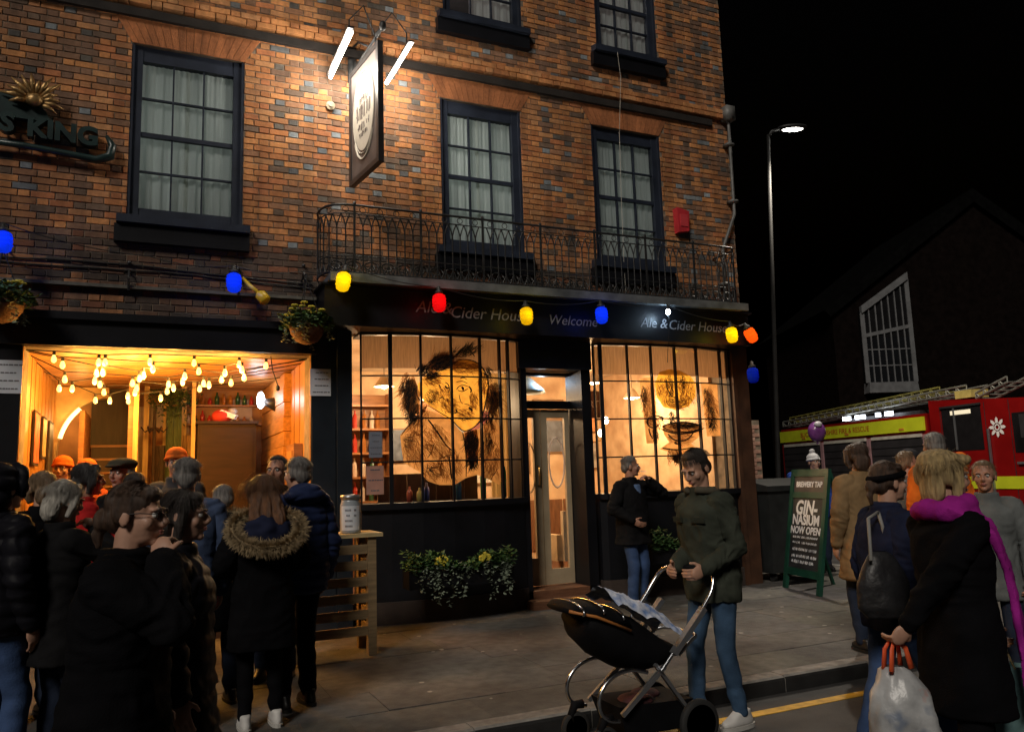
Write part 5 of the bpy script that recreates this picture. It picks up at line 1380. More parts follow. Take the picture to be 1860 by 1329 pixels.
# cab
m = MB(); cz = 2.86
prof = [(0, .35), (2.55, .35), (2.62, 1.2), (2.45, cz - .35), (2.2, cz - .16), (0, cz)]
n = len(prof); m.add([ep(s, 0, z) for s, z in prof] + [ep(s, -2.4, z) for s, z in prof], [tuple(range(n))[::-1], tuple(range(n, 2 * n))] + [(i, (i + 1) % n, n + (i + 1) % n, n + i) for i in range(n)]); m.build('cab', RED, fe)
ebox(.32, 1.28, .001, .006, 1.83, 2.68, 'crew_window', pmat('dark_cab_glass', (.012, .011, .012), .08, .2, bump=0))
ebox(.30, 1.30, .0061, .03, 2.66, 2.70, 'window_trim', DKS); ebox(.62, .66, .0061, .02, 1.85, 2.66, 'window_bar', METAL)
ebox(1.95, 2.42, .001, .006, 1.75, 2.45, 'cab_window', pmat('dark_cab_glass', (.012, .011, .012), .08, .2))
ebox(.05, 2.5, .001, .012, 1.12, 1.34, 'cab_stripe', LIME)
ebox(.55, 1.05, .0065, .012, 2.52, 2.60, 'cab_lamp', emat('cab_lamp', (1, .8, .4), .5))
for s_ in (.28, 1.36, 1.90): ebox(s_, s_ + .012, .001, .004, .5, 2.7, 'door_seam', DKS)
for s_ in (1.18, 1.98): ebox(s_, s_ + .16, .0125, .035, 1.55, 1.59, 'door_handle', METAL)
for s_ in (.24, 1.42): ebox(s_, s_ + .025, .013, .05, 1.0, 2.2, 'grab_rail', METAL)
ebox(2.30, 2.42, .05, .22, 2.0, 2.4, 'mirror', DKS); ebox(2.33, 2.38, .0, .12, 2.42, 2.46, 'mirror_arm', DKS)
for s_ in (-4.4, -2.7, -.9): ebox(s_, s_ + .14, .0005, .012, 2.32, 2.36, 'marker_lamp', pmat('amber_marker', (.5, .2, .03), .4, .1))
WHT = pmat('white_vinyl', (.75, .72, .70), .4, .05, bump=0)
m = MB(); c0 = ep(1.62, .012, 2.22)
for k in range(8):
    a = k * math.pi / 4; d = eu * math.cos(a) + Vector((0, 0, 1)) * math.sin(a); p_ = eu * -math.sin(a) + Vector((0, 0, 1)) * math.cos(a)
    m.add([c0 + d * .075 + p_ * .03, c0 + d * .075 - p_ * .03, c0 + d * .15 - p_ * .028, c0 + d * .19, c0 + d * .15 + p_ * .028], [(0, 1, 2, 3, 4)])
for k in range(16):
    a, b = k * math.pi / 8, (k + 1) * math.pi / 8
    q = lambda t, r: c0 + (eu * math.cos(t) + Vector((0, 0, 1)) * math.sin(t)) * r
    m.add([q(a, .035), q(b, .035), q(b, .058), q(a, .058)], [(0, 1, 2, 3)])
m.build('star_emblem', WHT, fe)
text('lettering', 'BUCKINGHAMSHIRE FIRE & RESCUE', .165, frame_M(ep(-3.15, .003, 2.42), eu, (0, 0, 1)), pmat('red_vinyl', (.35, .05, .01), .5, .1), fe)
for s in (-3.9, 1.75):
    m = MB(); m.lathe([(.25, -.18), (.47, -.17), (.5, -.1), (.5, .06), (.46, .10), (.3, .10), (.28, .06), (.12, .05), (.10, .09)], ep(s, -.12, .38), 26, axis=en); w_ = m.build('wheel', pmat('tyre', (.015, .015, .015), .8, .2), fe, True)
    m = MB()
    for k in range(10): m.lathe([(.022, .0), (.022, .05)], ep(s, -.01, .38) + eu * .2 * math.cos(k * .628) + Vector((0, 0, .2 * math.sin(k * .628))), 6, axis=en)
    m.build('wheel_nuts', METAL, w_)
# ladder and roof gear
def ladder(p, q, w, n, mat, nm, up=.12):
    p, q = Vector(p), Vector(q); d = (q - p); side = -en * w
    m = MB()
    for s_ in (0, 1):
        for v in (0, up): m.tube([p + side * s_ + Vector((0, 0, v)), q + side * s_ + Vector((0, 0, v))], .022, 6)
    for k in range(n + 1):
        a = p + d * k / n; m.tube([a, a + side], .016, 5); m.tube([a, a + Vector((0, 0, up))], .012, 5); m.tube([a + Vector((0, 0, up)), p + d * min(1, (k + .5) / n)], .01, 5)
    return m.build(nm, mat, fe)
LAD = pmat('ladder_metal', (.24, .24, .21), .45, .35, metal=.5)
ladder(ep(-5.6, -.25, 2.72), ep(.75, -.25, 2.96), .5, 24, LAD, 'ladder', .12)
ladder(ep(-5.5, -.4, 2.84), ep(-.1, -.4, 3.04), .4, 20, pmat('yellow_ladder', (.26, .24, .06), .5, .3, metal=.3), 'ladder', .1)
ladder(ep(1.0, -.2, 2.80), ep(1.75, -.2, 3.02), .45, 4, LAD, 'ladder_head', .1)
ebox(.6, 1.0, -.5, -.1, 2.83, 2.98, 'roof_lamp', pmat('amber_lamp', (.5, .40, .12), .4, .2))
for s, w_ in ((-2.9, .20), (-2.45, .06), (-2.25, .07), (-1.75, .08), (-1.45, .18)):
    ebox(s, s + w_, -.2, -.12, 2.67, 2.76, 'work_light', emat('cold_work_light', (.82, .9, 1), 7))
ebox(-3.2, -.6, -.7, -.3, 2.63, 2.72, 'roof_box', DKS)
# ================================================================== PEOPLE
def _h(ix, iy, iz):
    n = (ix * 374761393 + iy * 668265263 + iz * 1274126177) & 0xffffffff
    n = ((n ^ (n >> 13)) * 1274126177) & 0xffffffff
    return ((n ^ (n >> 16)) & 0xffff) / 65535.0
def vnoise(P):
    P = np.asarray(P, float); I = np.floor(P).astype(np.int64); F_ = P - I; F_ = F_ * F_ * (3 - 2 * F_); out = 0
    for a in (0, 1):
        for b in (0, 1):
            for c in (0, 1):
                w = np.where(a, F_[:, 0], 1 - F_[:, 0]) * np.where(b, F_[:, 1], 1 - F_[:, 1]) * np.where(c, F_[:, 2], 1 - F_[:, 2])
                out = out + w * _h(I[:, 0] + a, I[:, 1] + b, I[:, 2] + c)
    return out * 2 - 1

QUEUE = []
def grow(name, mb, mats, parent, vox, smooth, post, M):
    """queue a shape: overlapping closed pieces are fused to one skin, smoothed, displaced, moved to its place"""
    o = mb.build(name, mats, parent)
    r = o.modifiers.new('fuse', 'REMESH'); r.mode = 'VOXEL'; r.voxel_size = vox
    if smooth:
        s = o.modifiers.new('soft', 'SMOOTH'); s.factor = .5; s.iterations = smooth
    QUEUE.append((o, post, M, mats))
    return o
def flush():
    dg = bpy.context.evaluated_depsgraph_get()
    for o, post, M, mats in QUEUE:
        me = bpy.data.meshes.new_from_object(o.evaluated_get(dg))
        o.modifiers.clear()
        n = len(me.vertices)
        if post and n:
            co = np.empty(n * 3, np.float32); me.vertices.foreach_get('co', co); co = co.reshape(-1, 3)
            no = np.empty(n * 3, np.float32); me.vertex_normals.foreach_get('vector', no); no = no.reshape(-1, 3)
            me.vertices.foreach_set('co', np.ascontiguousarray(post(co, no), np.float32).ravel())
        me.transform(M)
        me.polygons.foreach_set('use_smooth', [True] * len(me.polygons))
        me.update(); o.data = me
        me.materials.clear()
        for m_ in (mats if isinstance(mats, (list, tuple)) else [mats]): me.materials.append(m_)
    QUEUE.clear()

def loft(mb, rings, n=20):
    vs = []
    for (c, rx, ry) in rings:
        c = Vector(c)
        for k in range(n):
            a = 2 * math.pi * k / n
            # superellipse: a body is flatter than an ellipse
            ca, sa = math.cos(a), math.sin(a); e = .82
            vs.append(c + Vector((rx * math.copysign(abs(ca) ** e, ca), ry * math.copysign(abs(sa) ** e, sa), 0)))
    m = len(rings)
    fs = [(i * n + k, i * n + (k + 1) % n, (i + 1) * n + (k + 1) % n, (i + 1) * n + k) for i in range(m - 1) for k in range(n)]
    fs.append(tuple(range(n - 1, -1, -1))); fs.append(tuple((m - 1) * n + k for k in range(n)))
    mb.add(vs, fs)

def limb(mb, pts, rad, n=14):
    P = [Vector(p) for p in pts]; Q, r = [], []
    for i in range(len(P) - 1):
        for t in (0, .34, .67):
            Q.append(P[i].lerp(P[i + 1], t)); r.append(rad[i] + (rad[i + 1] - rad[i]) * t)
    Q.append(P[-1]); r.append(rad[-1])
    mb.tube(Q, r, n)
    for i, p in enumerate(P): mb.ell(p, (rad[i] * .99,) * 3, 12, 8)

def ik(S, W, a, b, pole):
    S, W, pole = Vector(S), Vector(W), Vector(pole); d = W - S; L = min(d.length, (a + b) * .995); d.normalize(); W = S + d * L
    x = (a * a - b * b + L * L) / (2 * L); h = math.sqrt(max(0, a * a - x * x)); p = (pole - d * pole.dot(d)).normalized()
    return S + d * x + p * h, W

def cloth(name, c, rough=.9, var=.3, bump=.4, bs=150, sheen=0): return pmat('cloth_' + name, c, rough, var, 7, bump, bs, sheen=sheen, spec=.08)
SKIN = pmat('skin', (.46, .26, .18), .5, .12, 18, .1, 200)
SKIN2 = pmat('skin_ruddy', (.42, .21, .14), .5, .14, 18, .1, 200)
EYEW = pmat('eye_white', (.6, .58, .55), .2, .05, bump=0); EYED = pmat('eye_dark', (.015, .012, .01), .15, .05, bump=0)
LIP = pmat('lips', (.34, .12, .10), .5, .1, bump=0)
HAIRS = {k: pmat('hair_' + k, c, .45, .5, 3, .5, 60, stretch=(22, 22, 3)) for k, c in dict(dark=(.018, .012, .009), brown=(.055, .030, .018), auburn=(.13, .055, .022), blonde=(.36, .26, .12), silver=(.36, .34, .30), grey=(.16, .15, .14), sandy=(.17, .11, .06), black=(.010, .009, .010)).items()}
JEANS = cloth('jeans', (.045, .08, .18)); JEAND = cloth('dark_jeans', (.02, .028, .05)); BLK = cloth('black', (.0035, .0035, .0045)); BLK2 = cloth('charcoal', (.009, .009, .010))
SHOEW = pmat('white_trainer', (.58, .57, .55), .6, .12, 10, .1); SHOEB = pmat('black_shoe', (.012, .012, .012), .4, .2); SOLE = pmat('pale_sole', (.5, .49, .46), .7, .1)
ALLP = []

def person(label, pos, H, heading, z0=0.0, top=BLK, hem=.80, bulk=1.0, puffer=0.0, legs=JEAND, slim=False, shoes=SHOEB, hair='brown', style='short', hat=None, skin=SKIN,
           hands=(None, None), look=0.0, nod=0.0, lean=0.0, feet=((-.1, 0.0), (.1, .04)), vox=.014, collar=None, extras=None, curl=(.5, .5), poles=((-.5, -.8, -.2), (.5, -.8, -.2)), group=None, fold=.011, hoodup=False, female=False, hand_off=None, belly=0.0, world_hands=False, beard=False):
    s = H / 1.75; hd = R(heading)
    M = Matrix.Translation((pos[0], pos[1], z0)) @ Matrix.Rotation(hd, 4, 'Z'); Mi = M.inverted()
    root = empty('person', (pos[0], pos[1], z0), label, 'person', group)
    ALLP.append(root)
    V = lambda x, y, z: Vector((x * s, y * s, z * s))
    ln = lambda z: lean * max(0, z - .95)           # forward shift of the upper body
    U = lambda x, y, z: V(x, y + ln(z), z)
    sw = .150 if female else .170
    # --- joints
    hips = [U(-.09, 0, .93), U(.09, 0, .93)]; sh = [U(-sw, -.01, 1.405), U(sw, -.01, 1.405)]
    ank = [V(fx, fy, .085) for fx, fy in feet]; legj = []
    for hp, an in zip(hips, ank):
        kn, a2 = ik(hp, an, .435 * s, .42 * s, (0, 1, 0)); legj.append((hp, kn, a2))
    armj = []
    for i, h in enumerate(hands):
        if h is None: W = U((-.235, .235)[i], .06, .88) if i == 0 else U(.235, .05, .88)
        else: W = (Mi @ Vector(h)) if world_hands else V(*h)
        el, W = ik(sh[i], W, .285 * s, .265 * s, poles[i]); armj.append((sh[i], el, W))
    hc = U(0, .0, 1.640) + Vector((0, .015 * s, 0)); nb_ = U(0, -.005, 1.47)
    HR = Matrix.Rotation(R(look), 3, 'Z') @ Matrix.Rotation(R(nod), 3, 'X')
    hp_ = lambda x, y, z: hc + HR @ (Vector((x, y, z)) * s)
    # --- body: torso and limbs, one skin; head and hands finer, same mesh
    mb = MB()
    loft(mb, [(U(0, 0, .86), .14 * s, .10 * s), (U(0, 0, .95), .165 * s, .115 * s), (U(0, 0, 1.08), .14 * s, .10 * s), (U(0, 0, 1.28), .165 * s, .115 * s), (U(0, -.005, 1.40), .17 * s, .10 * s), (U(0, -.01, 1.46), .09 * s, .07 * s)])
    for hp, kn, a2 in legj: limb(mb, [hp, kn, a2], [.078 * s, .052 * s, .036 * s])
    for a, b, c in armj: limb(mb, [a, b, c], [.055 * s, .042 * s, .029 * s])
    limb(mb, [nb_, hp_(0, -.018, -.06)], [.058 * s, .052 * s])
    body = grow('body', mb, skin, root, .02 * s, 2, None, M)
    mb = MB(); e = lambda c, r: mb.ell(hp_(*c), tuple(v * s for v in r), 18, 12, rot=HR)
    e((0, -.014, .032), (.076, .094, .086)); e((0, .028, -.028), (.062, .066, .084)); e((0, .034, -.074), (.049, .05, .042)); e((0, .072, -.097), (.022, .02, .018))
    mb.tube([hp_(0, .086, .014), hp_(0, .106, -.010), hp_(0, .114, -.030)], [.009 * s, .0115 * s, .015 * s], 8); e((0, .102, -.033), (.0175, .015, .011))
    for q in (-1, 1):
        e((q * .030, .080, .022), (.027, .016, .010)); e((q * .041, .060, -.026), (.023, .023, .026)); e((q * .080, -.012, -.010), (.009, .021, .033))
    e((0, .088, -.060), (.024, .012, .013)); limb(mb, [hp_(0, -.018, -.05), nb_], [.052 * s, .056 * s])
    def face(co, no):
        L = (co - np.array(hc)) @ np.array(HR)          # to head axes
        for q in (-1, 1):
            d = np.linalg.norm((L / s - np.array((q * .031, .090, .003))) * np.array((1, .7, 1.3)), axis=1)
            co = co - no * (np.clip(1 - d / .024, 0, 1) ** 1.0 * .006 * s)[:, None]
        d = np.abs(L[:, 2] / s + .060) / .004 + np.abs(L[:, 0] / s) / .026
        return co - no * (np.clip(1 - d, 0, 1) * .004 * s * (L[:, 1] > .06))[:, None]
    grow('head', mb, skin, body, .0062 * s if vox < .016 else .009, 2, face, M)
    for i, (a, b, c) in enumerate(armj):
        mb = MB(); d = (c - b).normalized()
        if hand_off and hand_off[i]: d = (Vector(hand_off[i])).normalized()
        side = (-1, 1)[i]
        palm = Vector((-side, 0, 0)); palm = (palm - d * palm.dot(d)).normalized()          # palm looks to the body
        w = d.cross(palm).normalized()                                                      # across the knuckles
        if w.dot(Vector((0, 1, 0))) < 0: w = -w
        mb.tube([c - d * .03 * s, c + d * .01 * s], [.027 * s, .026 * s], 10); rot = Matrix((w, palm, d)).transposed()
        mb.ell(c + d * .048 * s, (.042 * s, .017 * s, .052 * s), 14, 9, rot=rot)
        cu = curl[i]
        for k in range(4):
            p = c + d * (.085 - .006 * abs(k - 1.2)) * s + w * (k - 1.5) * .0195 * s; q = d.copy(); P = [p - d * .02 * s, p]; ax = w
            for L_ in (.040, .028, .022):
                q = (q * math.cos(cu) + palm * math.sin(cu)).normalized(); t_ = palm * math.cos(cu) - d * 0; palm2 = (palm - q * palm.dot(q))
                p = p + q * L_ * s * (1, 1.08, 1.0, .82)[3 - k]; P.append(p)
            mb.tube(P, [.0092 * s, .0092 * s, .0088 * s, .0082 * s, .007 * s], 8)
        th = c + d * .022 * s + w * .034 * s; t1 = th + (d * .6 + w * .65 + palm * .35).normalized() * .038 * s; t2 = t1 + (d * .8 + w * .15 + palm * .6 * (1 + cu)).normalized() * .032 * s
        mb.tube([th - w * .012 * s, th, t1, t2], [.011 * s, .0115 * s, .0105 * s, .008 * s], 8)
        grow('hand', mb, skin, body, .0048 * s if vox < .016 else .008, 1, None, M)
    # --- eyes, brows, lips, as small parts of the head
    mt = lambda m_: [tuple(M @ Vector(v)) for v in m_.v]
    for q in (-1, 1):
        m_ = MB(); m_.ell(hp_(q * .031, .0805, .004), (.0125 * s,) * 3, 10, 7, rot=HR); m_.v = mt(m_); ey = m_.build('eye', EYEW, body, True)
        m_ = MB(); m_.ell(hp_(q * .031, .090, .004), (.006 * s, .004 * s, .006 * s), 8, 5, rot=HR); m_.v = mt(m_); m_.build('iris', EYED, ey.parent, True)
        m_ = MB(); m_.tube([hp_(q * .014, .098, .020), hp_(q * .032, .0985, .026), hp_(q * .052, .086, .019)], [.003 * s, .0042 * s, .002 * s], 6); m_.v = mt(m_); m_.build('eyebrow', HAIRS[hair], body, True)
    m_ = MB(); m_.ell(hp_(0, .0985, -.0565), (.021 * s, .006 * s, .0045 * s), 10, 6, rot=HR); m_.ell(hp_(0, .0985, -.0645), (.018 * s, .006 * s, .005 * s), 10, 6, rot=HR); m_.v = mt(m_); m_.build('lips', LIP, body, True)
    # --- trousers
    mb = MB(); g = .86 if slim else 1.0
    loft(mb, [(U(0, 0, .80), .155 * s, .115 * s), (U(0, -.01, .92), .178 * s, .128 * s), (U(0, 0, 1.04), .158 * s, .115 * s)])
    for hp, kn, a2 in legj: limb(mb, [hp + Vector((0, 0, -.02 * s)), kn, a2 + Vector((0, 0, .015 * s))], [.092 * s, .072 * s * g, (.050 if slim else .062) * s])
    def tf(co, no):
        q = vnoise(co * np.array((9, 9, 16)) + 3.1 * len(ALLP)) * .6 + vnoise(co * np.array((22, 22, 30))) * .3
        low = np.clip(1 - co[:, 2] / (.3 * s), 0, 1)
        return co + no * (q * (.008 + .008 * low))[:, None]
    grow('trousers', mb, legs, root, vox * 1.1, 2, tf, M)
    # --- shoes
    for k, (hp, kn, a2) in enumerate(legj):
        mb = MB(); x, y = a2.x, a2.y
        loft(mb, [((x, y + .03 * s, .022 * s), .040 * s, .135 * s), ((x, y + .03 * s, .05 * s), .043 * s, .132 * s), ((x, y + .01 * s, .075 * s), .038 * s, .10 * s), ((x, y - .02 * s, .115 * s), .040 * s, .055 * s)], 16)
        sho = grow('shoe', mb, shoes, root, .011, 2, None, M)
        m_ = MB(); loft(m_, [((x, y + .03 * s, .0), .043 * s, .142 * s), ((x, y + .03 * s, .026 * s), .045 * s, .143 * s)], 18); m_.v = mt(m_); m_.build('sole', SOLE if shoes is SHOEW else SHOEB, sho)
    # --- coat or jacket
    mb = MB(); b_ = bulk; fl = .0 if hem > .75 else .035
    rg = [(U(0, 0, hem), (.175 + fl) * b_ * s, (.135 + fl) * b_ * s)]
    if hem < .75: rg.append((U(0, 0, .86), .186 * b_ * s, .145 * b_ * s))
    rg += [(U(0, 0, .95), .182 * b_ * s, (.142 + belly) * b_ * s), (U(0, 0, 1.10), (.160 if female else .172) * b_ * s, (.132 + belly) * b_ * s), (U(0, .005, 1.27), .182 * b_ * s, .138 * b_ * s), (U(0, -.005, 1.37), (sw + .015) * b_ * s, .122 * s * b_), (U(0, -.012, 1.435), .125 * b_ * s, .095 * s), (U(0, -.015, 1.485), .080 * s, .078 * s)]
    loft(mb, rg, 22)
    if collar != 'none': mb.tube([nb_ + Vector((0, -.008, -.02 * s)), nb_ + Vector((0, -.008, .045 * s))], [.092 * s, .086 * s], 18)
    el_ = [np.array(j[1]) for j in armj]; sd_ = len(ALLP) * 7.3
    def jf(co, no):
        q = vnoise(co * np.array((7, 7, 10)) + sd_) * .55 + (1 - 2 * np.abs(vnoise(co * np.array((9, 9, 15)) + sd_ + 5 * vnoise(co * 3)[:, None]))) * .45 + vnoise(co * np.array((22, 22, 30)) + sd_) * .22
        w = np.ones(len(co))
        for E_ in el_: w = w + 1.3 * np.clip(1 - np.linalg.norm(co - E_, axis=1) / (.17 * s), 0, 1)
        d = q * fold * w
        if puffer:
            ph = co[:, 2] / (.085 * s) + .25 * vnoise(co * 5 + sd_)
            d = d + puffer * (np.abs(np.sin(math.pi * ph)) ** .6 - .6)
        return co + no * d[:, None]
    for a, b, c in armj: mb.ell(a + Vector((0, 0, -.005)), (.070 * s * b_, .078 * s * b_, .074 * s * b_), 12, 8)
    jk = grow('coat' if hem < .75 else 'jacket', mb, top, root, vox, 3, jf, M)
    for i, (a, b, c) in enumerate(armj):
        inn = a + Vector(((.05, -.05)[i] * s, 0, .0)); m_ = MB()
        limb(m_, [inn, a, b, c - (c - b).normalized() * .02 * s], [.078 * s * b_, .076 * s * b_, .064 * s * b_, .047 * s * b_])
        grow('sleeve', m_, top, jk, vox * .9, 2, jf, M)
    # --- hair
    hm = HAIRS[hair]; mb = MB(); e = lambda c, r: mb.ell(hp_(*c), tuple(v * s for v in r), 18, 12, rot=HR)
    if style != 'none':
        e((0, -.026, .046), (.082, .088, .080) if not hat or hat[0] == 'band' else (.080, .090, .070));
        if not hat or hat[0] == 'band':
            if style == 'short': e((0, .018, .096), (.054, .044, .028))
            else: e((0, -.024, .046), (.084, .096, .085)); e((0, .036, .080), (.062, .050, .036))
        e((0, -.068, -.012), (.068, .046, .065))
        for q in (-1, 1): e((q * .066, -.025, .010), (.022, .045, .045))
        if style in ('bob', 'long', 'messy'):
            for q in (-1, 1):
                mb.tube([hp_(q * .03, .045, .10), hp_(q * .080, .02, .04), hp_(q * .088, .005, -.04), hp_(q * .078, -.01, -.105)], [.024 * s, .026 * s, .028 * s, .020 * s], 10)
            e((0, -.080, -.050), (.075, .045, .085))
        if style == 'messy': e((0, -.03, .075), (.092, .10, .072)); e((.03, .06, .085), (.05, .045, .03)); e((-.05, -.07, .02), (.06, .05, .08))
        if style == 'long':
            for q in (-1, 0, 1): mb.tube([hp_(q * .05, -.09, -.03), hp_(q * .075, -.115, -.14), hp_(q * .085, -.13, -.26), hp_(q * .06, -.12, -.36)], [.05 * s, .05 * s, .045 * s, .022 * s], 10)
        if style == 'tied': e((0, -.122, -.025), (.042, .036, .045)); mb.tube([hp_(0, -.12, -.03), hp_(0, -.14, -.08), hp_(0, -.13, -.13)], [.020 * s, .022 * s, .009 * s], 10)
        if beard: e((0, .052, -.082), (.054, .046, .036)); 
        st_ = .005 if style in ('short', 'tied') else .009
        HRn = np.array(HR)
        def hf(co, no):
            L = (co - np.array(hc)) @ HRn
            q = vnoise(L * np.array((95, 95, 12)) / s + sd_) * .5 + vnoise(L * np.array((190, 190, 22)) / s) * .3 + vnoise(L * 14 + sd_) * .9
            return co + no * (q * st_)[:, None]
        hr = grow('hair', mb, hm, root, .0075 if vox < .016 else .010, 1, hf, M)
        n_str = 2600 if vox < .013 else 500
        if style != 'none' and not (hat and hat[0] != 'band') and not hoodup:
            m_ = MB(); rr = random.Random(len(ALLP))
            for _ in range(n_str):
                a = rr.uniform(0, 6.283); t_ = rr.uniform(.05, 1.25); rx = .092
                p0 = Vector((rx * math.cos(a) * math.sin(t_), -.02 + .10 * math.sin(a) * math.sin(t_), .045 + .086 * math.cos(t_)))
                if p0.y > .05 and p0.z < .07: continue
                L_ = rr.uniform(.015, .045) if style == 'short' else rr.uniform(.04, .11) if style != 'long' else rr.uniform(.1, .22)
                d = Vector((p0.x * 1.2, (p0.y + .02) * .8 - .02, -.07 + rr.gauss(0, .03))).normalized(); p1 = p0 + d * L_ * .5 + Vector((0, 0, -.004)); p2 = p1 + (d * .5 + Vector((rr.gauss(0, .2), rr.gauss(0, .2) - .1, -.8))).normalized() * L_ * .5
                if style == 'tied':
                    bun = Vector((0, -.125, -.02)); d = (bun - p0).normalized(); up_ = Vector((p0.x, p0.y + .02, p0.z - .04)).normalized(); L_ = min(L_, (bun - p0).length); p1 = p0 + d * L_ * .5 + up_ * .006; p2 = p1 + d * L_ * .5 + up_ * rr.uniform(-.004, .006)
                w_ = Vector((-math.sin(a), math.cos(a), 0)) * rr.uniform(.0004, .0012)
                m_.add([M @ hp_(*(p0 + w_)), M @ hp_(*(p0 - w_)), M @ hp_(*(p1 - w_)), M @ hp_(*(p1 + w_)), M @ hp_(*p2)], [(0, 1, 2, 3), (3, 2, 4)])
            m_.build('hair_strands', hm, hr)
    # --- hats
    if hat:
        kind, hmat = hat; mb = MB(); e = lambda c, r: mb.ell(hp_(*c), tuple(v * s for v in r), 20, 12, rot=HR)
        if kind == 'beanie': e((0, -.020, .062), (.094, .112, .085)); mb.tube([hp_(.090 * math.cos(a), -.015 + .106 * math.sin(a), .035 + .012 * math.sin(a)) for a in np.linspace(0, 6.283, 19)[:-1]], .016 * s, 8, closed=True)
        if kind == 'bobble': e((0, -.022, .062), (.092, .106, .085)); e((0, -.03, .165), (.045, .045, .045)); mb.tube([hp_(.090 * math.cos(a), -.015 + .106 * math.sin(a), .035 + .012 * math.sin(a)) for a in np.linspace(0, 6.283, 19)[:-1]], .016 * s, 8, closed=True)
        if kind == 'flat_cap': e((0, -.010, .078), (.105, .125, .048)); e((0, .100, .058), (.075, .055, .012)); e((0, -.02, .06), (.09, .105, .045))
        if kind == 'cap': e((0, -.020, .070), (.089, .104, .068)); e((0, .115, .048), (.06, .06, .009))
        if kind == 'band': mb.tube([hp_(.088 * math.cos(a), -.018 + .104 * math.sin(a), .035 + .018 * math.sin(a)) for a in np.linspace(0, 6.283, 21)[:-1]], .020 * s, 8, closed=True)
        grow('hat' if kind != 'band' else 'headband', mb, hmat, root, .009, 2, lambda co, no: co + no * (vnoise(co * 55) * .002)[:, None], M)
    if hoodup:
        mb = MB(); e = lambda c, r: mb.ell(hp_(*c), tuple(v * s for v in r), 20, 12, rot=HR)
        e((0, -.045, .035), (.108, .112, .112)); e((0, -.07, -.07), (.10, .085, .09)); mb.tube([hp_(.10 * math.cos(a), .045 + .012 * math.sin(a), .02 + .115 * math.sin(a)) for a in np.linspace(-.6, 3.75, 16)], .022 * s, 8)
        grow('hood', mb, top, root, .012, 2, jf, M)
    if extras: extras(root, M, U, hp_, s, jf, grow, mt)
    return root, M, U, hp_, s

FURM = pmat('fawn_fur', (.30, .22, .12), .8, .5, 30, .4, 90)
def fur_trim(path, r, n, length, mat, name, parent, seed=0, closed=True):
    rr = random.Random(seed); P = [Vector(p) for p in path]; m = MB(); m.tube(P, r * .7, 8, closed=closed)
    N_ = len(P)
    for _ in range(n):
        i = rr.randrange(N_ if closed else N_ - 1); t = rr.random(); p = P[i].lerp(P[(i + 1) % N_], t); d = (P[(i + 1) % N_] - P[i]).normalized()
        a = rr.uniform(0, 6.283); u = d.orthogonal().normalized(); o_ = u * math.cos(a) + d.cross(u) * math.sin(a)
        L = length * rr.uniform(.5, 1.3); q = p + o_ * r * .65; tip = q + (o_ + d * rr.gauss(0, .5) + Vector((0, 0, -.35))).normalized() * L; w = d * rr.uniform(.0014, .0030)
        md = q.lerp(tip, .5) + o_ * L * .12
        m.add([q + w, q - w, md - w * .8, md + w * .8, tip], [(0, 1, 2, 3), (3, 2, 4)])
    return m.build(name, mat, parent)

NAVYC = cloth('navy', (.016, .020, .045)); NAVYPUF = cloth('navy_puffer', (.020, .030, .08), .55, .2, .1); BLACKPUF = cloth('black_puffer', (.008, .008, .011), .5, .2, .1)
OLIVE = cloth('olive', (.042, .048, .037)); BLUEJ = cloth('slate_blue', (.055, .080, .15)); REDC = cloth('red', (.45, .02, .02)); ORNG = cloth('orange_knit', (.46, .105, .018)); HIVIS = cloth('hi_vis_orange', (.85, .17, .02))
MAG = cloth('magenta', (.30, .018, .23), .9); TANC = cloth('tan', (.23, .15, .075)); GREYC = cloth('grey', (.13, .14, .14)); GREYD = cloth('dark_grey', (.045, .045, .05)); PLAID = cloth('tweed', (.055, .05, .035))
CR = 'crowd at the open serving room'; STREET = 'people in the street at the right'

# ---- crowd on the left, seen mostly from behind
person('person at the left edge in a black puffer jacket with the hood up and jeans', (-.72, -3.85), 1.74, -50, top=BLACKPUF, puffer=.012, bulk=1.12, legs=JEANS, hair='dark', hoodup=True, group=CR, vox=.013, hem=.84, shoes=SHOEB)
person('person with a light brown bob standing before the left post of the open room', (-.68, -2.3), 1.74, 25, top=BLK, hem=.7, hair='sandy', style='bob', group=CR, female=True)
person('person with silver bobbed hair raising a hand to the face', (-.42, -3.85), 1.65, -55, top=BLK2, hem=.7, hair='silver', style='bob', group=CR, female=True, hands=(None, (.06, .17, 1.46)), poles=((-.5, -.8, -.2), (.7, .1, -.7)), nod=-12, vox=.012, curl=(.4, .9))
person('person with black hair in profile wearing a red jacket in the crowd', (-.40, -2.2), 1.80, -75, top=REDC, hair='black', style='bob', group=CR, hem=.8)
person('person in an orange knitted hat at the left inside the open room', (-.78, .55), 1.80, 165, .15, top=cloth('rust', (.30, .06, .02)), hair='brown', hat=('beanie', ORNG), skin=SKIN2, group=CR)
person('second person in an orange hat, right of the first, turned away', (-.55, .40), 1.76, 40, .15, top=cloth('rust', (.30, .06, .02)), hair='brown', hat=('beanie', ORNG), skin=SKIN2, group=CR)
person('person in a dark flat cap standing at the mouth of the open room', (-.16, -1.45), 1.86, 140, top=BLK2, hem=.75, hair='grey', hat=('flat_cap', PLAID), group=CR, skin=SKIN2)
person('person with dark hair and a bright red hooded coat seen from behind', (-.06, -2.25), 1.72, -20, top=REDC, hair='dark', style='short', group=CR, hem=.7, bulk=1.05,
       extras=lambda root, M, U, hp_, s, jf, grow, mt: grow('hood', (lambda m: (m.ell(U(0, -.10, 1.50), (.13 * s, .075 * s, .10 * s), 16, 10), m)[1])(MB()), REDC, root, .013, 2, jf, M))
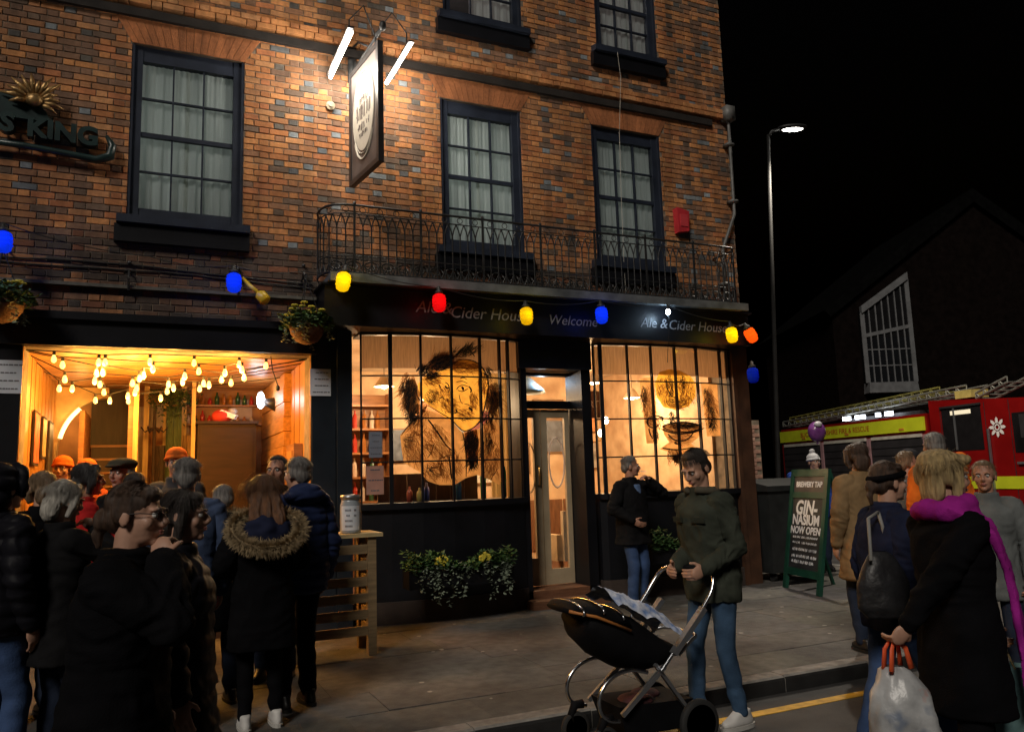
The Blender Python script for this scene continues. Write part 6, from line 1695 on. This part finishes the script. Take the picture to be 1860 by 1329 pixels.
person('person in an orange hat facing the street in the middle of the open room', (.30, -.35), 1.98, 175, top=GREYD, hair='brown', hat=('beanie', ORNG), skin=SKIN2, group=CR)
person('person with cropped grey hair in a slate blue jacket seen from behind', (.27, -3.3), 1.79, 5, top=BLUEJ, hem=.82, bulk=1.12, hair='grey', group=CR, vox=.012, fold=.013, look=-10)
def glasses(root, M, U, hp_, s, jf, grow, mt):
    m = MB()
    for q in (-1, 1):
        m.tube([hp_(q * .033 + .022 * math.cos(a), .101 - .006 * abs(math.cos(a)), .004 + .017 * math.sin(a)) for a in np.linspace(0, 6.283, 15)[:-1]], .0020 * s, 6, closed=True)
        m.tube([hp_(q * .055, .096, .008), hp_(q * .078, .04, .010), hp_(q * .082, -.01, .004)], .002 * s, 6)
    m.tube([hp_(-.011, .104, .008), hp_(.011, .104, .008)], .002 * s, 6); m.v = mt(m); m.build('glasses', WIRE, root)
person('person with glasses and tied brown hair passing in a black coat, nearest at left', (-.07, -5.80), 1.735, -112, -.12, top=BLK, hem=.55, bulk=1.22, hair='brown', style='tied', female=True, vox=.011, fold=.014, extras=glasses, legs=BLK, lean=.06, feet=((-.1, -.2), (.1, .25)), puffer=.005, nod=-4, hands=(None, (.045, .175, 1.475)), poles=((-.5, -.8, -.2), (.6, .1, -.8)), curl=(.4, 1.0))
person('person with dark hair and black puffer sleeves walking behind the one with glasses', (.16, -5.20), 1.70, -105, -.12, top=BLACKPUF, hem=.6, bulk=1.12, puffer=.011, hair='dark', style='bob', female=True, vox=.012, legs=JEAND, feet=((-.1, .2), (.1, -.2)), hands=(None, (.30, .08, .86)))
def furhood(cx_, w, h, z, mat_in, seed, n=1500):
    def f(root, M, U, hp_, s, jf, grow, mt):
        mb = MB(); mb.ell(U(cx_, -.12, z), (w * .86 * s, .11 * s, h * .9 * s), 18, 12); mb.ell(U(cx_, -.10, z + .04), (w * .95 * s, .10 * s, h * .5 * s), 18, 12)
        hd = grow('hood', mb, mat_in, root, .011, 1, lambda co, no: co + no * (vnoise(co * np.array((16, 16, 22))) * .022)[:, None], M)
        path = [M @ U(cx_ + w * math.cos(a), -.17 + .10 * math.sin(a), z + .02 + h * math.sin(a) * (1 if math.sin(a) < 0 else .8)) for a in np.linspace(0, 6.283, 27)[:-1]]
        fur_trim(path, .032 * s, n, .050, FURM, 'fur_trim', hd, seed)
    return f
person('person with long auburn hair and a fawn fur-trimmed hood, black coat and white trainers', (.76, -3.38), 1.66, 3, top=BLK, hem=.55, bulk=1.16, hair='auburn', style='long', female=True, vox=.011, legs=BLK, slim=True, shoes=SHOEW, feet=((-.11, .0), (.11, .03)), extras=furhood(0, .235, .135, 1.365, NAVYC, 3, 7000), hands=((-.2, .2, 1.05), (.2, .2, 1.05)), group=None, nod=-10)
person('shorter person half hidden behind, with a pale fur-trimmed hood', (.56, -2.62), 1.60, 10, top=BLK2, hem=.6, hair='grey', style='short', group=CR, female=True, extras=furhood(0, .19, .12, 1.42, BLK2, 5, 3500), nod=-15)
person('person with dark hair facing the street behind the navy puffer jacket', (1.06, -2.0), 1.84, 150, top=BLK, hair='black', group=CR, skin=SKIN2)
person('person with short grey hair in a navy puffer jacket beside the timber counter', (1.06, -3.0), 1.79, 12, top=NAVYPUF, puffer=.014, bulk=1.22, hem=.80, hair='grey', group=CR, vox=.011, legs=BLK, look=18,
       extras=lambda root, M, U, hp_, s, jf, grow, mt: grow('hood', (lambda m: (m.ell(U(0, -.12, 1.49), (.16 * s, .08 * s, .075 * s), 16, 10), m)[1])(MB()), NAVYPUF, root, .012, 2, jf, M))

# ---- smoker in front of the right bow window
def smoke(root, M, U, hp_, s, jf, grow, mt):
    m = MB(); loft(m, [(U(0, .118, .98), .05 * s, .03 * s), (U(0, .125, 1.2), .06 * s, .03 * s), (U(0, .10, 1.43), .045 * s, .03 * s)]); grow('shirt', m, cloth('blue_shirt', (.10, .16, .30)), root, .012, 2, None, M)
    m = MB(); a = hp_(.012, .112, -.060); b = hp_(.03, .185, -.065); m.tube([a, b], .0042, 6); m.v = mt(m); m.build('cigarette', WHITEP, root)
person('person with grey hair smoking in front of the right bow window, dark coat and jeans', (5.40, -.85), 1.80, -165, top=BLK2, hem=.74, bulk=1.10, legs=JEANS, hair='grey', vox=.012, look=50, hands=((-.10, .20, 1.475), (.17, .17, 1.02)), poles=((-.8, -.2, -.6), (.7, -.5, -.2)), extras=smoke, curl=(.9, .5), skin=SKIN2, shoes=SHOEB, belly=.02, fold=.012)

# ---- person with the pushchair
def parka(root, M, U, hp_, s, jf, grow, mt):
    m = MB(); m.tube([U(.10 * math.cos(a), -.012 + .092 * math.sin(a), 1.488 + .012 * math.sin(a)) for a in np.linspace(1.9, 7.5, 16)], .026 * s, 10)
    grow('collar', m, cloth('cord_collar', (.085, .075, .055)), root, .011, 2, None, M)
    for q in (-1, 1):
        m = MB(); m.obox(U(q * .092, .150, 1.31), Vector((.048, -.010 * q, 0)) * s, Vector((0, .006, 0)) * s, Vector((0, .004, .018)) * s); m.v = mt(m); m.build('pocket_flap', OLIVE, root)
    m = MB(); m.tube([U(.075 * math.cos(a), -.005 + .080 * math.sin(a), 1.495) for a in np.linspace(2.2, 7.2, 12)], .018 * s, 8); grow('fleece', m, cloth('pale_fleece', (.50, .52, .50)), root, .010, 1, None, M)
person('person in an olive jacket and blue jeans with dark hair pushing the pushchair', (3.62, -4.58), 1.86, 96, -.12, top=OLIVE, hem=.79, bulk=1.07, legs=cloth('teal_jeans', (.045, .085, .15)), slim=True, shoes=SHOEW, hair='dark', style='short', vox=.010, look=6, nod=-26, lean=.10, fold=.014,
       hands=((3.40, -4.78, .955), (3.37, -4.52, .955)), world_hands=True, hand_off=((.1, 1, -.35), (-.1, 1, -.35)), curl=(1.1, 1.1), feet=((-.09, -.08), (.10, .10)), extras=parka, poles=((-.3, -.9, -.5), (.3, -.9, -.5)))

# ---- walkers at the right
def scarf(root, M, U, hp_, s, jf, grow, mt):
    m = MB(); m.tube([U(.105 * math.cos(a), -.012 + .10 * math.sin(a), 1.50 + .016 * math.sin(a) + .012 * math.sin(3 * a)) for a in np.linspace(0, 6.283, 21)[:-1]], .050 * s, 10, closed=True)
    P_ = [U(.09, -.07, 1.52), U(.14, .02, 1.47), U(.155, .10, 1.38), U(.165, .155, 1.22), U(.17, .175, 1.02), U(.175, .185, .84), U(.18, .19, .66)]
    for a, b in zip(P_, P_[1:]):
        ax_ = (b - a); nrm = Vector((.75, .60, .1)); nrm = (nrm - ax_.normalized() * nrm.dot(ax_.normalized())).normalized(); wd = ax_.normalized().cross(nrm)
        m.obox((a + b) / 2, ax_ * .62, wd * .060 * s, nrm * .018 * s)
    for k in range(9): q_ = P_[-1] + Vector((.75, .6, 0)).cross(Vector((0, 0, 1))).normalized() * (k - 4) * .017 * s; m.tube([q_ + Vector((0, 0, .02)), q_ - Vector((0, 0, .07))], .006, 6)
    grow('scarf', m, MAG, root, .012, 2, lambda co, no: co + no * (vnoise(co * np.array((24, 24, 8))) * .011 + vnoise(co * 60) * .003)[:, None], M)
person('person with tousled blonde hair in a black coat and long magenta scarf carrying bags', (3.57, -6.48), 1.76, -100, -.12, top=BLK, hem=.56, bulk=1.04, hair='blonde', style='messy', female=True, vox=.011, legs=BLK, extras=scarf, fold=.013, look=-8, hands=((3.84, -6.47, .70), (3.22, -6.46, .84)), world_hands=True, curl=(1.2, 1.2), group=None, feet=((-.1, .18), (.1, -.2)))
person('person with tied dark hair and headband in a navy jacket behind the blonde one', (4.05, -5.70), 1.73, -104, -.12, top=NAVYC, hem=.78, bulk=1.14, legs=JEANS, hair='brown', style='tied', hat=('band', BLK), female=True, vox=.012, group=None, feet=((-.1, -.2), (.1, .22)), lean=.05, fold=.013)
person('person with dark brown hair in a long tan coat seen from behind', (5.86, -3.9), 1.80, -15, top=TANC, hem=.6, bulk=1.12, hair='brown', style='bob', group=STREET, vox=.014)
person('person with fair hair and a pale grey jacket looking to the right', (6.90, -3.55), 1.72, -105, top=GREYC, hair='sandy', group=STREET)
person('person in a dark cap and black coat looking to the left', (7.25, -3.30), 1.74, 75, top=BLK, hair='dark', hat=('cap', GREYD), group=STREET, skin=SKIN2)
def hv(root, M, U, hp_, s, jf, grow, mt):
    m = MB(); m.tube([U(.125 * math.cos(a), -.012 + .10 * math.sin(a), 1.50) for a in np.linspace(0, 6.283, 17)[:-1]], .045 * s, 8, closed=True); grow('collar', m, HIVIS, root, .014, 2, None, M)
    m = MB(); m.ell(U(.20, -.02, 1.50), (.07 * s, .08 * s, .09 * s), 12, 8); grow('shoulder_pad', m, HIVIS, root, .014, 1, None, M)
person('person with grey-brown hair and a bright orange hi-vis collar seen from behind', (6.75, -4.0), 1.88, -25, top=HIVIS, hem=.8, bulk=1.1, hair='grey', group=STREET, extras=hv, legs=BLK)
person('young person with fair hair and a grey coat facing the street', (5.98, -5.0), 1.72, 120, -.12, top=GREYC, hem=.7, hair='sandy', style='short', group=STREET, skin=SKIN2)
person('person in a blue jacket behind the A-board holding a purple balloon', (9.70, .45), 1.80, 170, top=cloth('royal_blue', (.03, .07, .30)), hair='sandy', hat=('bobble', cloth('white_knit', (.5, .5, .52))), group=STREET, hands=(None, (.2, .15, 1.45)))
flush()

t = empty('balloon', (9.62, .25, 1.9), 'purple and white foil balloon above the A-board', 'balloon')
m = MB(); m.ell((9.62, .25, 2.16), (.15, .12, .16), 18, 12); m.lathe([(.03, -.19), (.01, -.16)], (9.62, .25, 2.16), 8); m.build('foil', pmat('purple_foil', (.18, .05, .22), .25, .3, 9), t, True)
m = MB(); m.ell((9.57, .16, 2.27), (.07, .05, .05), 12, 8); m.build('white_patch', pmat('white_foil', (.6, .58, .62), .3, .1), t, True)
m = MB(); m.tube([(9.62, .25, 1.97), (9.63, .28, 1.7), (9.66, .3, 1.45)], .003, 5); m.build('string', WIRE, t)
# ================================================================== PUSHCHAIR AND BAGS
ps = empty('pushchair', (2.95, -4.55, -.12), 'black pushchair with chrome handles and a pale blue blanket on the kerb', 'pushchair')
CHR = pmat('chrome', (.55, .58, .62), .22, .1, metal=1, bump=0); PB = pmat('black_fabric', (.005, .005, .006), .75, .3, 8, .3, 120, spec=.12); TYRE = pmat('tyre', (.015, .015, .015), .8, .2)
YN, YF = -4.80, -4.33
yc = (YN + YF) / 2
# handle: two long arms joined by a padded grip
m = MB(); hpath = [(3.00, YN, .36), (3.14, YN, .50), (3.42, YN, .78), (3.46, YN + .005, .87), (3.475, YN + .03, .925), (3.45, YN + .09, .945), (3.41, yc, .95), (3.37, YF - .09, .945), (3.36, YF - .03, .925), (3.32, YF, .87), (3.22, YF, .74), (3.00, YF, .52), (2.86, YF, .38)]
m.tube(sm(hpath, 2), .014, 10); m.build('handle', CHR, ps, True)
m = MB(); m.tube([(3.45, YN + .09, .945), (3.41, yc, .95), (3.37, YF - .09, .945)], .019, 10); m.build('grip', PB, ps, True)
for y in (YN, YF):
    m = MB(); m.bar((3.10, y, .455), (3.36, y, .715), .034, .05, (0, 1, 0)); m.build('arm_sleeve', METAL, ps)
    # C-shaped front leg and straight rear leg
    yy = y + (.03 if y == YN else -.03)
    m = MB(); m.tube(sm([(2.92, yy, .36), (2.78, yy, .40), (2.64, yy, .36), (2.56, yy, .27), (2.56, yy, .17), (2.62, yy, .11), (2.70, yy, .10)], 2), .013, 9); m.build('front_leg', CHR, ps, True)
    m = MB(); m.bar((2.98, yy, .40), (3.24, yy, .06), .03, .022); m.bar((2.72, yy, .13), (3.05, yy, .38), .022, .03); m.build('frame_strut', METAL, ps)
def wheel(c, r, w, nm='wheel'):
    m = MB(); m.lathe([(r * .78, -w), (r * .95, -w), (r, -w * .5), (r, w * .5), (r * .95, w), (r * .78, w), (r * .78, -w)], c, 28, axis=(0, 1, 0)); o = m.build(nm, TYRE, ps, True)
    m = MB()
    for k in range(3):
        a = k * 2.094 + .5; m.bar(c, (c[0] + r * .8 * math.cos(a), c[1], c[2] + r * .8 * math.sin(a)), .03, .022, (0, 1, 0))
    m.lathe([(.035, -w * .9), (.035, w * .9)], c, 12, axis=(0, 1, 0)); m.build('spokes', PB, o)
wheel((3.25, YN - .03, .025), .145, .022); wheel((3.25, YF + .03, .025), .145, .022)
for y in (YN + .05, YF - .05):
    wheel((2.60, y, -.02), .10, .020, 'front_wheel')
    m = MB(); m.tube([(2.66, y, .12), (2.60, y, .12), (2.57, y, .06), (2.59, y, -.02)], [.03, .03, .024, .018], 8); m.build('castor_fork', PB, ps, True)
m = MB(); m.tube([(3.25, YN, .025), (3.25, YF, .025)], .012, 8); m.build('rear_axle', METAL, ps)
# seat shell reclining towards the front, hood folded back
def shell(sections, n=18):
    m = MB(); vs = []
    for (x, z, w, d, tilt) in sections:
        for k in range(n):
            a = 2 * math.pi * k / n; u, v = math.cos(a), math.sin(a)
            vs.append((x + d * v * math.sin(tilt), yc + w * u, z + d * v * math.cos(tilt)))
    m_ = len(sections); fs = [(i * n + k, i * n + (k + 1) % n, (i + 1) * n + (k + 1) % n, (i + 1) * n + k) for i in range(m_ - 1) for k in range(n)]
    fs.append(tuple(range(n - 1, -1, -1))); fs.append(tuple((m_ - 1) * n + k for k in range(n))); m.add(vs, fs); return m
shell([(2.52, .70, .17, .05, .3), (2.56, .68, .20, .12, .35), (2.68, .61, .22, .155, .45), (2.86, .52, .22, .165, .45), (3.00, .46, .215, .135, .35), (3.12, .44, .19, .09, .0), (3.20, .45, .15, .04, 0)]).build('seat_shell', PB, ps, True)
m = MB()
vs = []; n = 16
for (x, z, w, h) in [(2.41, .775, .16, .02), (2.45, .785, .20, .035), (2.58, .745, .225, .06), (2.72, .70, .225, .065), (2.80, .67, .225, .05)]:
    for k in range(n): a = 2 * math.pi * k / n; vs.append((x + .25 * h * math.sin(a), yc + w * math.cos(a), z + h * math.sin(a)))
m.add(vs, [(i * n + k, i * n + (k + 1) % n, (i + 1) * n + (k + 1) % n, (i + 1) * n + k) for i in range(4) for k in range(n)] + [tuple(range(n - 1, -1, -1)), tuple(4 * n + k for k in range(n))]); m.build('hood', PB, ps, True)
for x, z in ((2.46, .80), (2.60, .795), (2.74, .745)):
    m = MB(); m.tube([(x + .01, yc + .232 * math.cos(a), z - .035 + .05 * math.sin(a)) for a in np.linspace(-.35, 3.5, 14)], .008, 7); m.build('hood_rib', CHR, ps, True)
m = MB(); m.tube([(2.40, YN + .07, .775), (2.56, YN + .015, .735), (2.80, YN + .005, .63)], .010, 7); m.build('hood_trim', pmat('orange_trim', (.45, .17, .04), .5, .2), ps, True)
m = MB(); m.tube(sm([(3.16, YN + .02, .44), (3.26, YN + .02, .52), (3.34, YN + .05, .54), (3.36, yc, .54), (3.34, YF - .05, .54), (3.26, YF - .02, .52), (3.16, YF - .02, .44)], 2), .012, 8); m.build('bumper_bar', METAL, ps, True)
m = MB(); m.add([(2.72, YN + .06, .17), (3.28, YN + .06, .15), (3.28, YF - .06, .15), (2.72, YF - .06, .17), (2.78, YN + .09, -.02), (3.22, YN + .09, -.03), (3.22, YF - .09, -.03), (2.78, YF - .09, -.02)], [(0, 1, 2, 3), (4, 7, 6, 5), (0, 4, 5, 1), (1, 5, 6, 2), (2, 6, 7, 3), (3, 7, 4, 0)]); m.build('basket', PB, ps)
m = MB(); m.ell((2.92, yc - .05, .165), (.12, .12, .035), 12, 7); m.ell((3.06, yc + .05, .16), (.10, .10, .035), 12, 7); m.build('basket_contents', pmat('floral_red', (.05, .012, .014), .8, .9, 18), ps, True)
# blanket
rr = random.Random(2); vs = []; nx, ny = 34, 26
for i in range(nx + 1):
    for j in range(ny + 1):
        u, v = i / nx, j / ny; x = 2.72 + .54 * u; y = yc - .20 + .40 * v
        z = .83 - .30 * u ** .9 + .05 * math.sin(math.pi * v) + .05 * math.sin(math.pi * u) - .03 * (abs(v - .5) * 2) ** 3
        vs.append((x, y, z))
Vn = np.array(vs); q = vnoise(Vn * np.array((14, 14, 14))) * .026 + vnoise(Vn * 34 + 5) * .012; Vn[:, 2] += q
m = MB(); m.add([tuple(v) for v in Vn] + [(a, b, c - .015) for a, b, c in Vn], [(i * (ny + 1) + j, (i + 1) * (ny + 1) + j, (i + 1) * (ny + 1) + j + 1, i * (ny + 1) + j + 1) for i in range(nx) for j in range(ny)])
bk = m.build('blanket', pmat('blue_blanket', (.20, .38, .85), .9, .4, 16, .4, 60, c2=(.88, .90, .95)), smooth=True); tag(bk, 'crumpled pale blue and white blanket in the pushchair', 'blanket')

# ---- carrier bag and paper bag of the person with the magenta scarf; shoulder bag of the one behind
def sack(cx, cy, zt, w, d, h, mat, seed, yaw, nm, label, crump=.03, n=40, m_=26):
    rr = random.Random(seed); vs = []; c_, s_ = math.cos(yaw), math.sin(yaw)
    for j in range(m_ + 1):
        t = j / m_; z = zt - h * t; k = (.30 + .70 * min(1, t * 2.1) ** .6) * (1 - .25 * max(0, t - .85) / .15)
        for i in range(n):
            a = 2 * math.pi * i / n; x, y = w * k * math.cos(a), d * k * math.sin(a); vs.append((cx + x * c_ - y * s_, cy + x * s_ + y * c_, z))
    Vn = np.array(vs); r_ = Vn - np.array((cx, cy, 0)); r_[:, 2] = 0; L = np.linalg.norm(r_, axis=1, keepdims=True) + 1e-6
    Vn += r_ / L * ((vnoise(Vn * np.array((14, 14, 6)) + seed) * crump + vnoise(Vn * np.array((40, 40, 18)) + seed) * crump * .35)[:, None])
    fs = [(j * n + i, j * n + (i + 1) % n, (j + 1) * n + (i + 1) % n, (j + 1) * n + i) for j in range(m_) for i in range(n)] + [tuple(m_ * n + i for i in range(n))]
    mb = MB(); mb.add([tuple(v) for v in Vn], fs); return mb
BAGM = pmat('white_plastic', (.44, .45, .46), .35, .4, 5, .35, 26)
_nt = BAGM.node_tree; _b = _nt.nodes['Principled BSDF']; _src = _b.inputs['Base Color'].links[0].from_socket
_g = _nt.nodes.new('ShaderNodeTexCoord')
for _sc, _cl, _th, _sd in ((7, (.42, .10, .05), .66, 1.7), (6, (.10, .14, .22), .64, 9.2)):            # faint printed patches
    _n = _nt.nodes.new('ShaderNodeTexNoise'); _n.noise_dimensions = '4D'; _n.inputs['W'].default_value = _sd; _n.inputs['Scale'].default_value = _sc; _n.inputs['Detail'].default_value = 3; _nt.links.new(_g.outputs['Object'], _n.inputs['Vector'])
    _r = _nt.nodes.new('ShaderNodeMapRange'); _r.inputs['From Min'].default_value = _th - .04; _r.inputs['From Max'].default_value = _th + .03; _r.inputs['To Max'].default_value = .75; _nt.links.new(_n.outputs['Fac'], _r.inputs['Value'])
    _m = _nt.nodes.new('ShaderNodeMix'); _m.data_type = 'RGBA'; _nt.links.new(_r.outputs[0], _m.inputs['Factor']); _nt.links.new(_src, _m.inputs['A']); _m.inputs['B'].default_value = (*_cl, 1); _src = _m.outputs['Result']
_nt.links.new(_src, _b.inputs['Base Color'])
ORH = pmat('orange_handle', (.70, .10, .03), .5, .2)
BX, BY, BZ = 3.225, -6.40, .80          # hangs below the left hand
cb = empty('carrier_bag', (BX, BY, BZ), 'white plastic carrier bag with orange handles held by the person in the magenta scarf', 'bag')
sack(BX, BY, BZ - .13, .155, .10, .46, None, 4, -.5, '', '').build('bag_body', BAGM, cb, True)
for q in (-1, 1):
    m = MB(); m.tube([(BX - .06 + q * .01, BY + q * .03, BZ - .14), (BX - .045, BY + q * .02, BZ - .05), (BX - .01, BY + q * .008, BZ + .0), (BX + .045, BY + q * .02, BZ - .05), (BX + .06, BY + q * .03, BZ - .14)], [.016, .013, .010, .013, .016], 8, squash=.5); m.build('handle', ORH, cb, True)
PX, PY, PZ = 3.845, -6.47, .68
pb = empty('paper_bag', (PX, PY, PZ - .4), 'teal printed paper gift bag held low at the right edge', 'bag')
m = MB(); c_, s_ = math.cos(-.9), math.sin(-.9)
def pr(x, y, z): return (PX + x * c_ - y * s_, PY + x * s_ + y * c_, z)
vs = [pr(x, y, z) for z in (PZ - .42, PZ - .06) for x, y in ((-.13, -.05), (.13, -.05), (.13, .05), (-.13, .05))]
m.add(vs, [(0, 3, 2, 1), (0, 1, 5, 4), (1, 2, 6, 5), (2, 3, 7, 6), (3, 0, 4, 7)]); m.build('bag_body', pmat('teal_paper', (.10, .22, .24), .6, .5, 12, .1, 30, c2=(.20, .36, .36)), pb)
for y in (-.05, .05):
    m = MB(); m.tube([pr(-.06, y, PZ - .07), pr(-.04, y * .6, PZ - .01), pr(0, y * .3, PZ + .01), pr(.04, y * .6, PZ - .01), pr(.06, y, PZ - .07)], .005, 6); m.build('cord_handle', pmat('straw_cord', (.45, .36, .18), .8), pb, True)
m = MB(); m.add([pr(-.1302, -.05, PZ - .42), pr(-.1302, -.05, PZ - .06), pr(-.1302, .05, PZ - .06), pr(-.1302, .05, PZ - .42)], [(0, 1, 2, 3)]); m.build('gusset', pmat('straw_paper', (.42, .38, .20), .7), pb)
sb = empty('shoulder_bag', (3.82, -5.80, .9), 'black quilted shoulder bag with a grey strap on the person in navy', 'bag')
m = sack(3.80, -5.86, 1.12, .15, .075, .36, None, 9, -.3, '', '', .012); m.build('bag_body', pmat('black_leather', (.016, .016, .018), .45, .3, 14, .4, 40), sb, True)
m = MB(); m.tube([(3.68, -5.90, 1.08), (3.80, -5.80, 1.30), (3.93, -5.76, 1.33)], .010, 8); m.tube([(3.93, -5.80, 1.08), (3.93, -5.78, 1.25), (3.93, -5.76, 1.33)], .010, 8); m.build('strap', pmat('grey_strap', (.22, .22, .21), .6), sb, True)
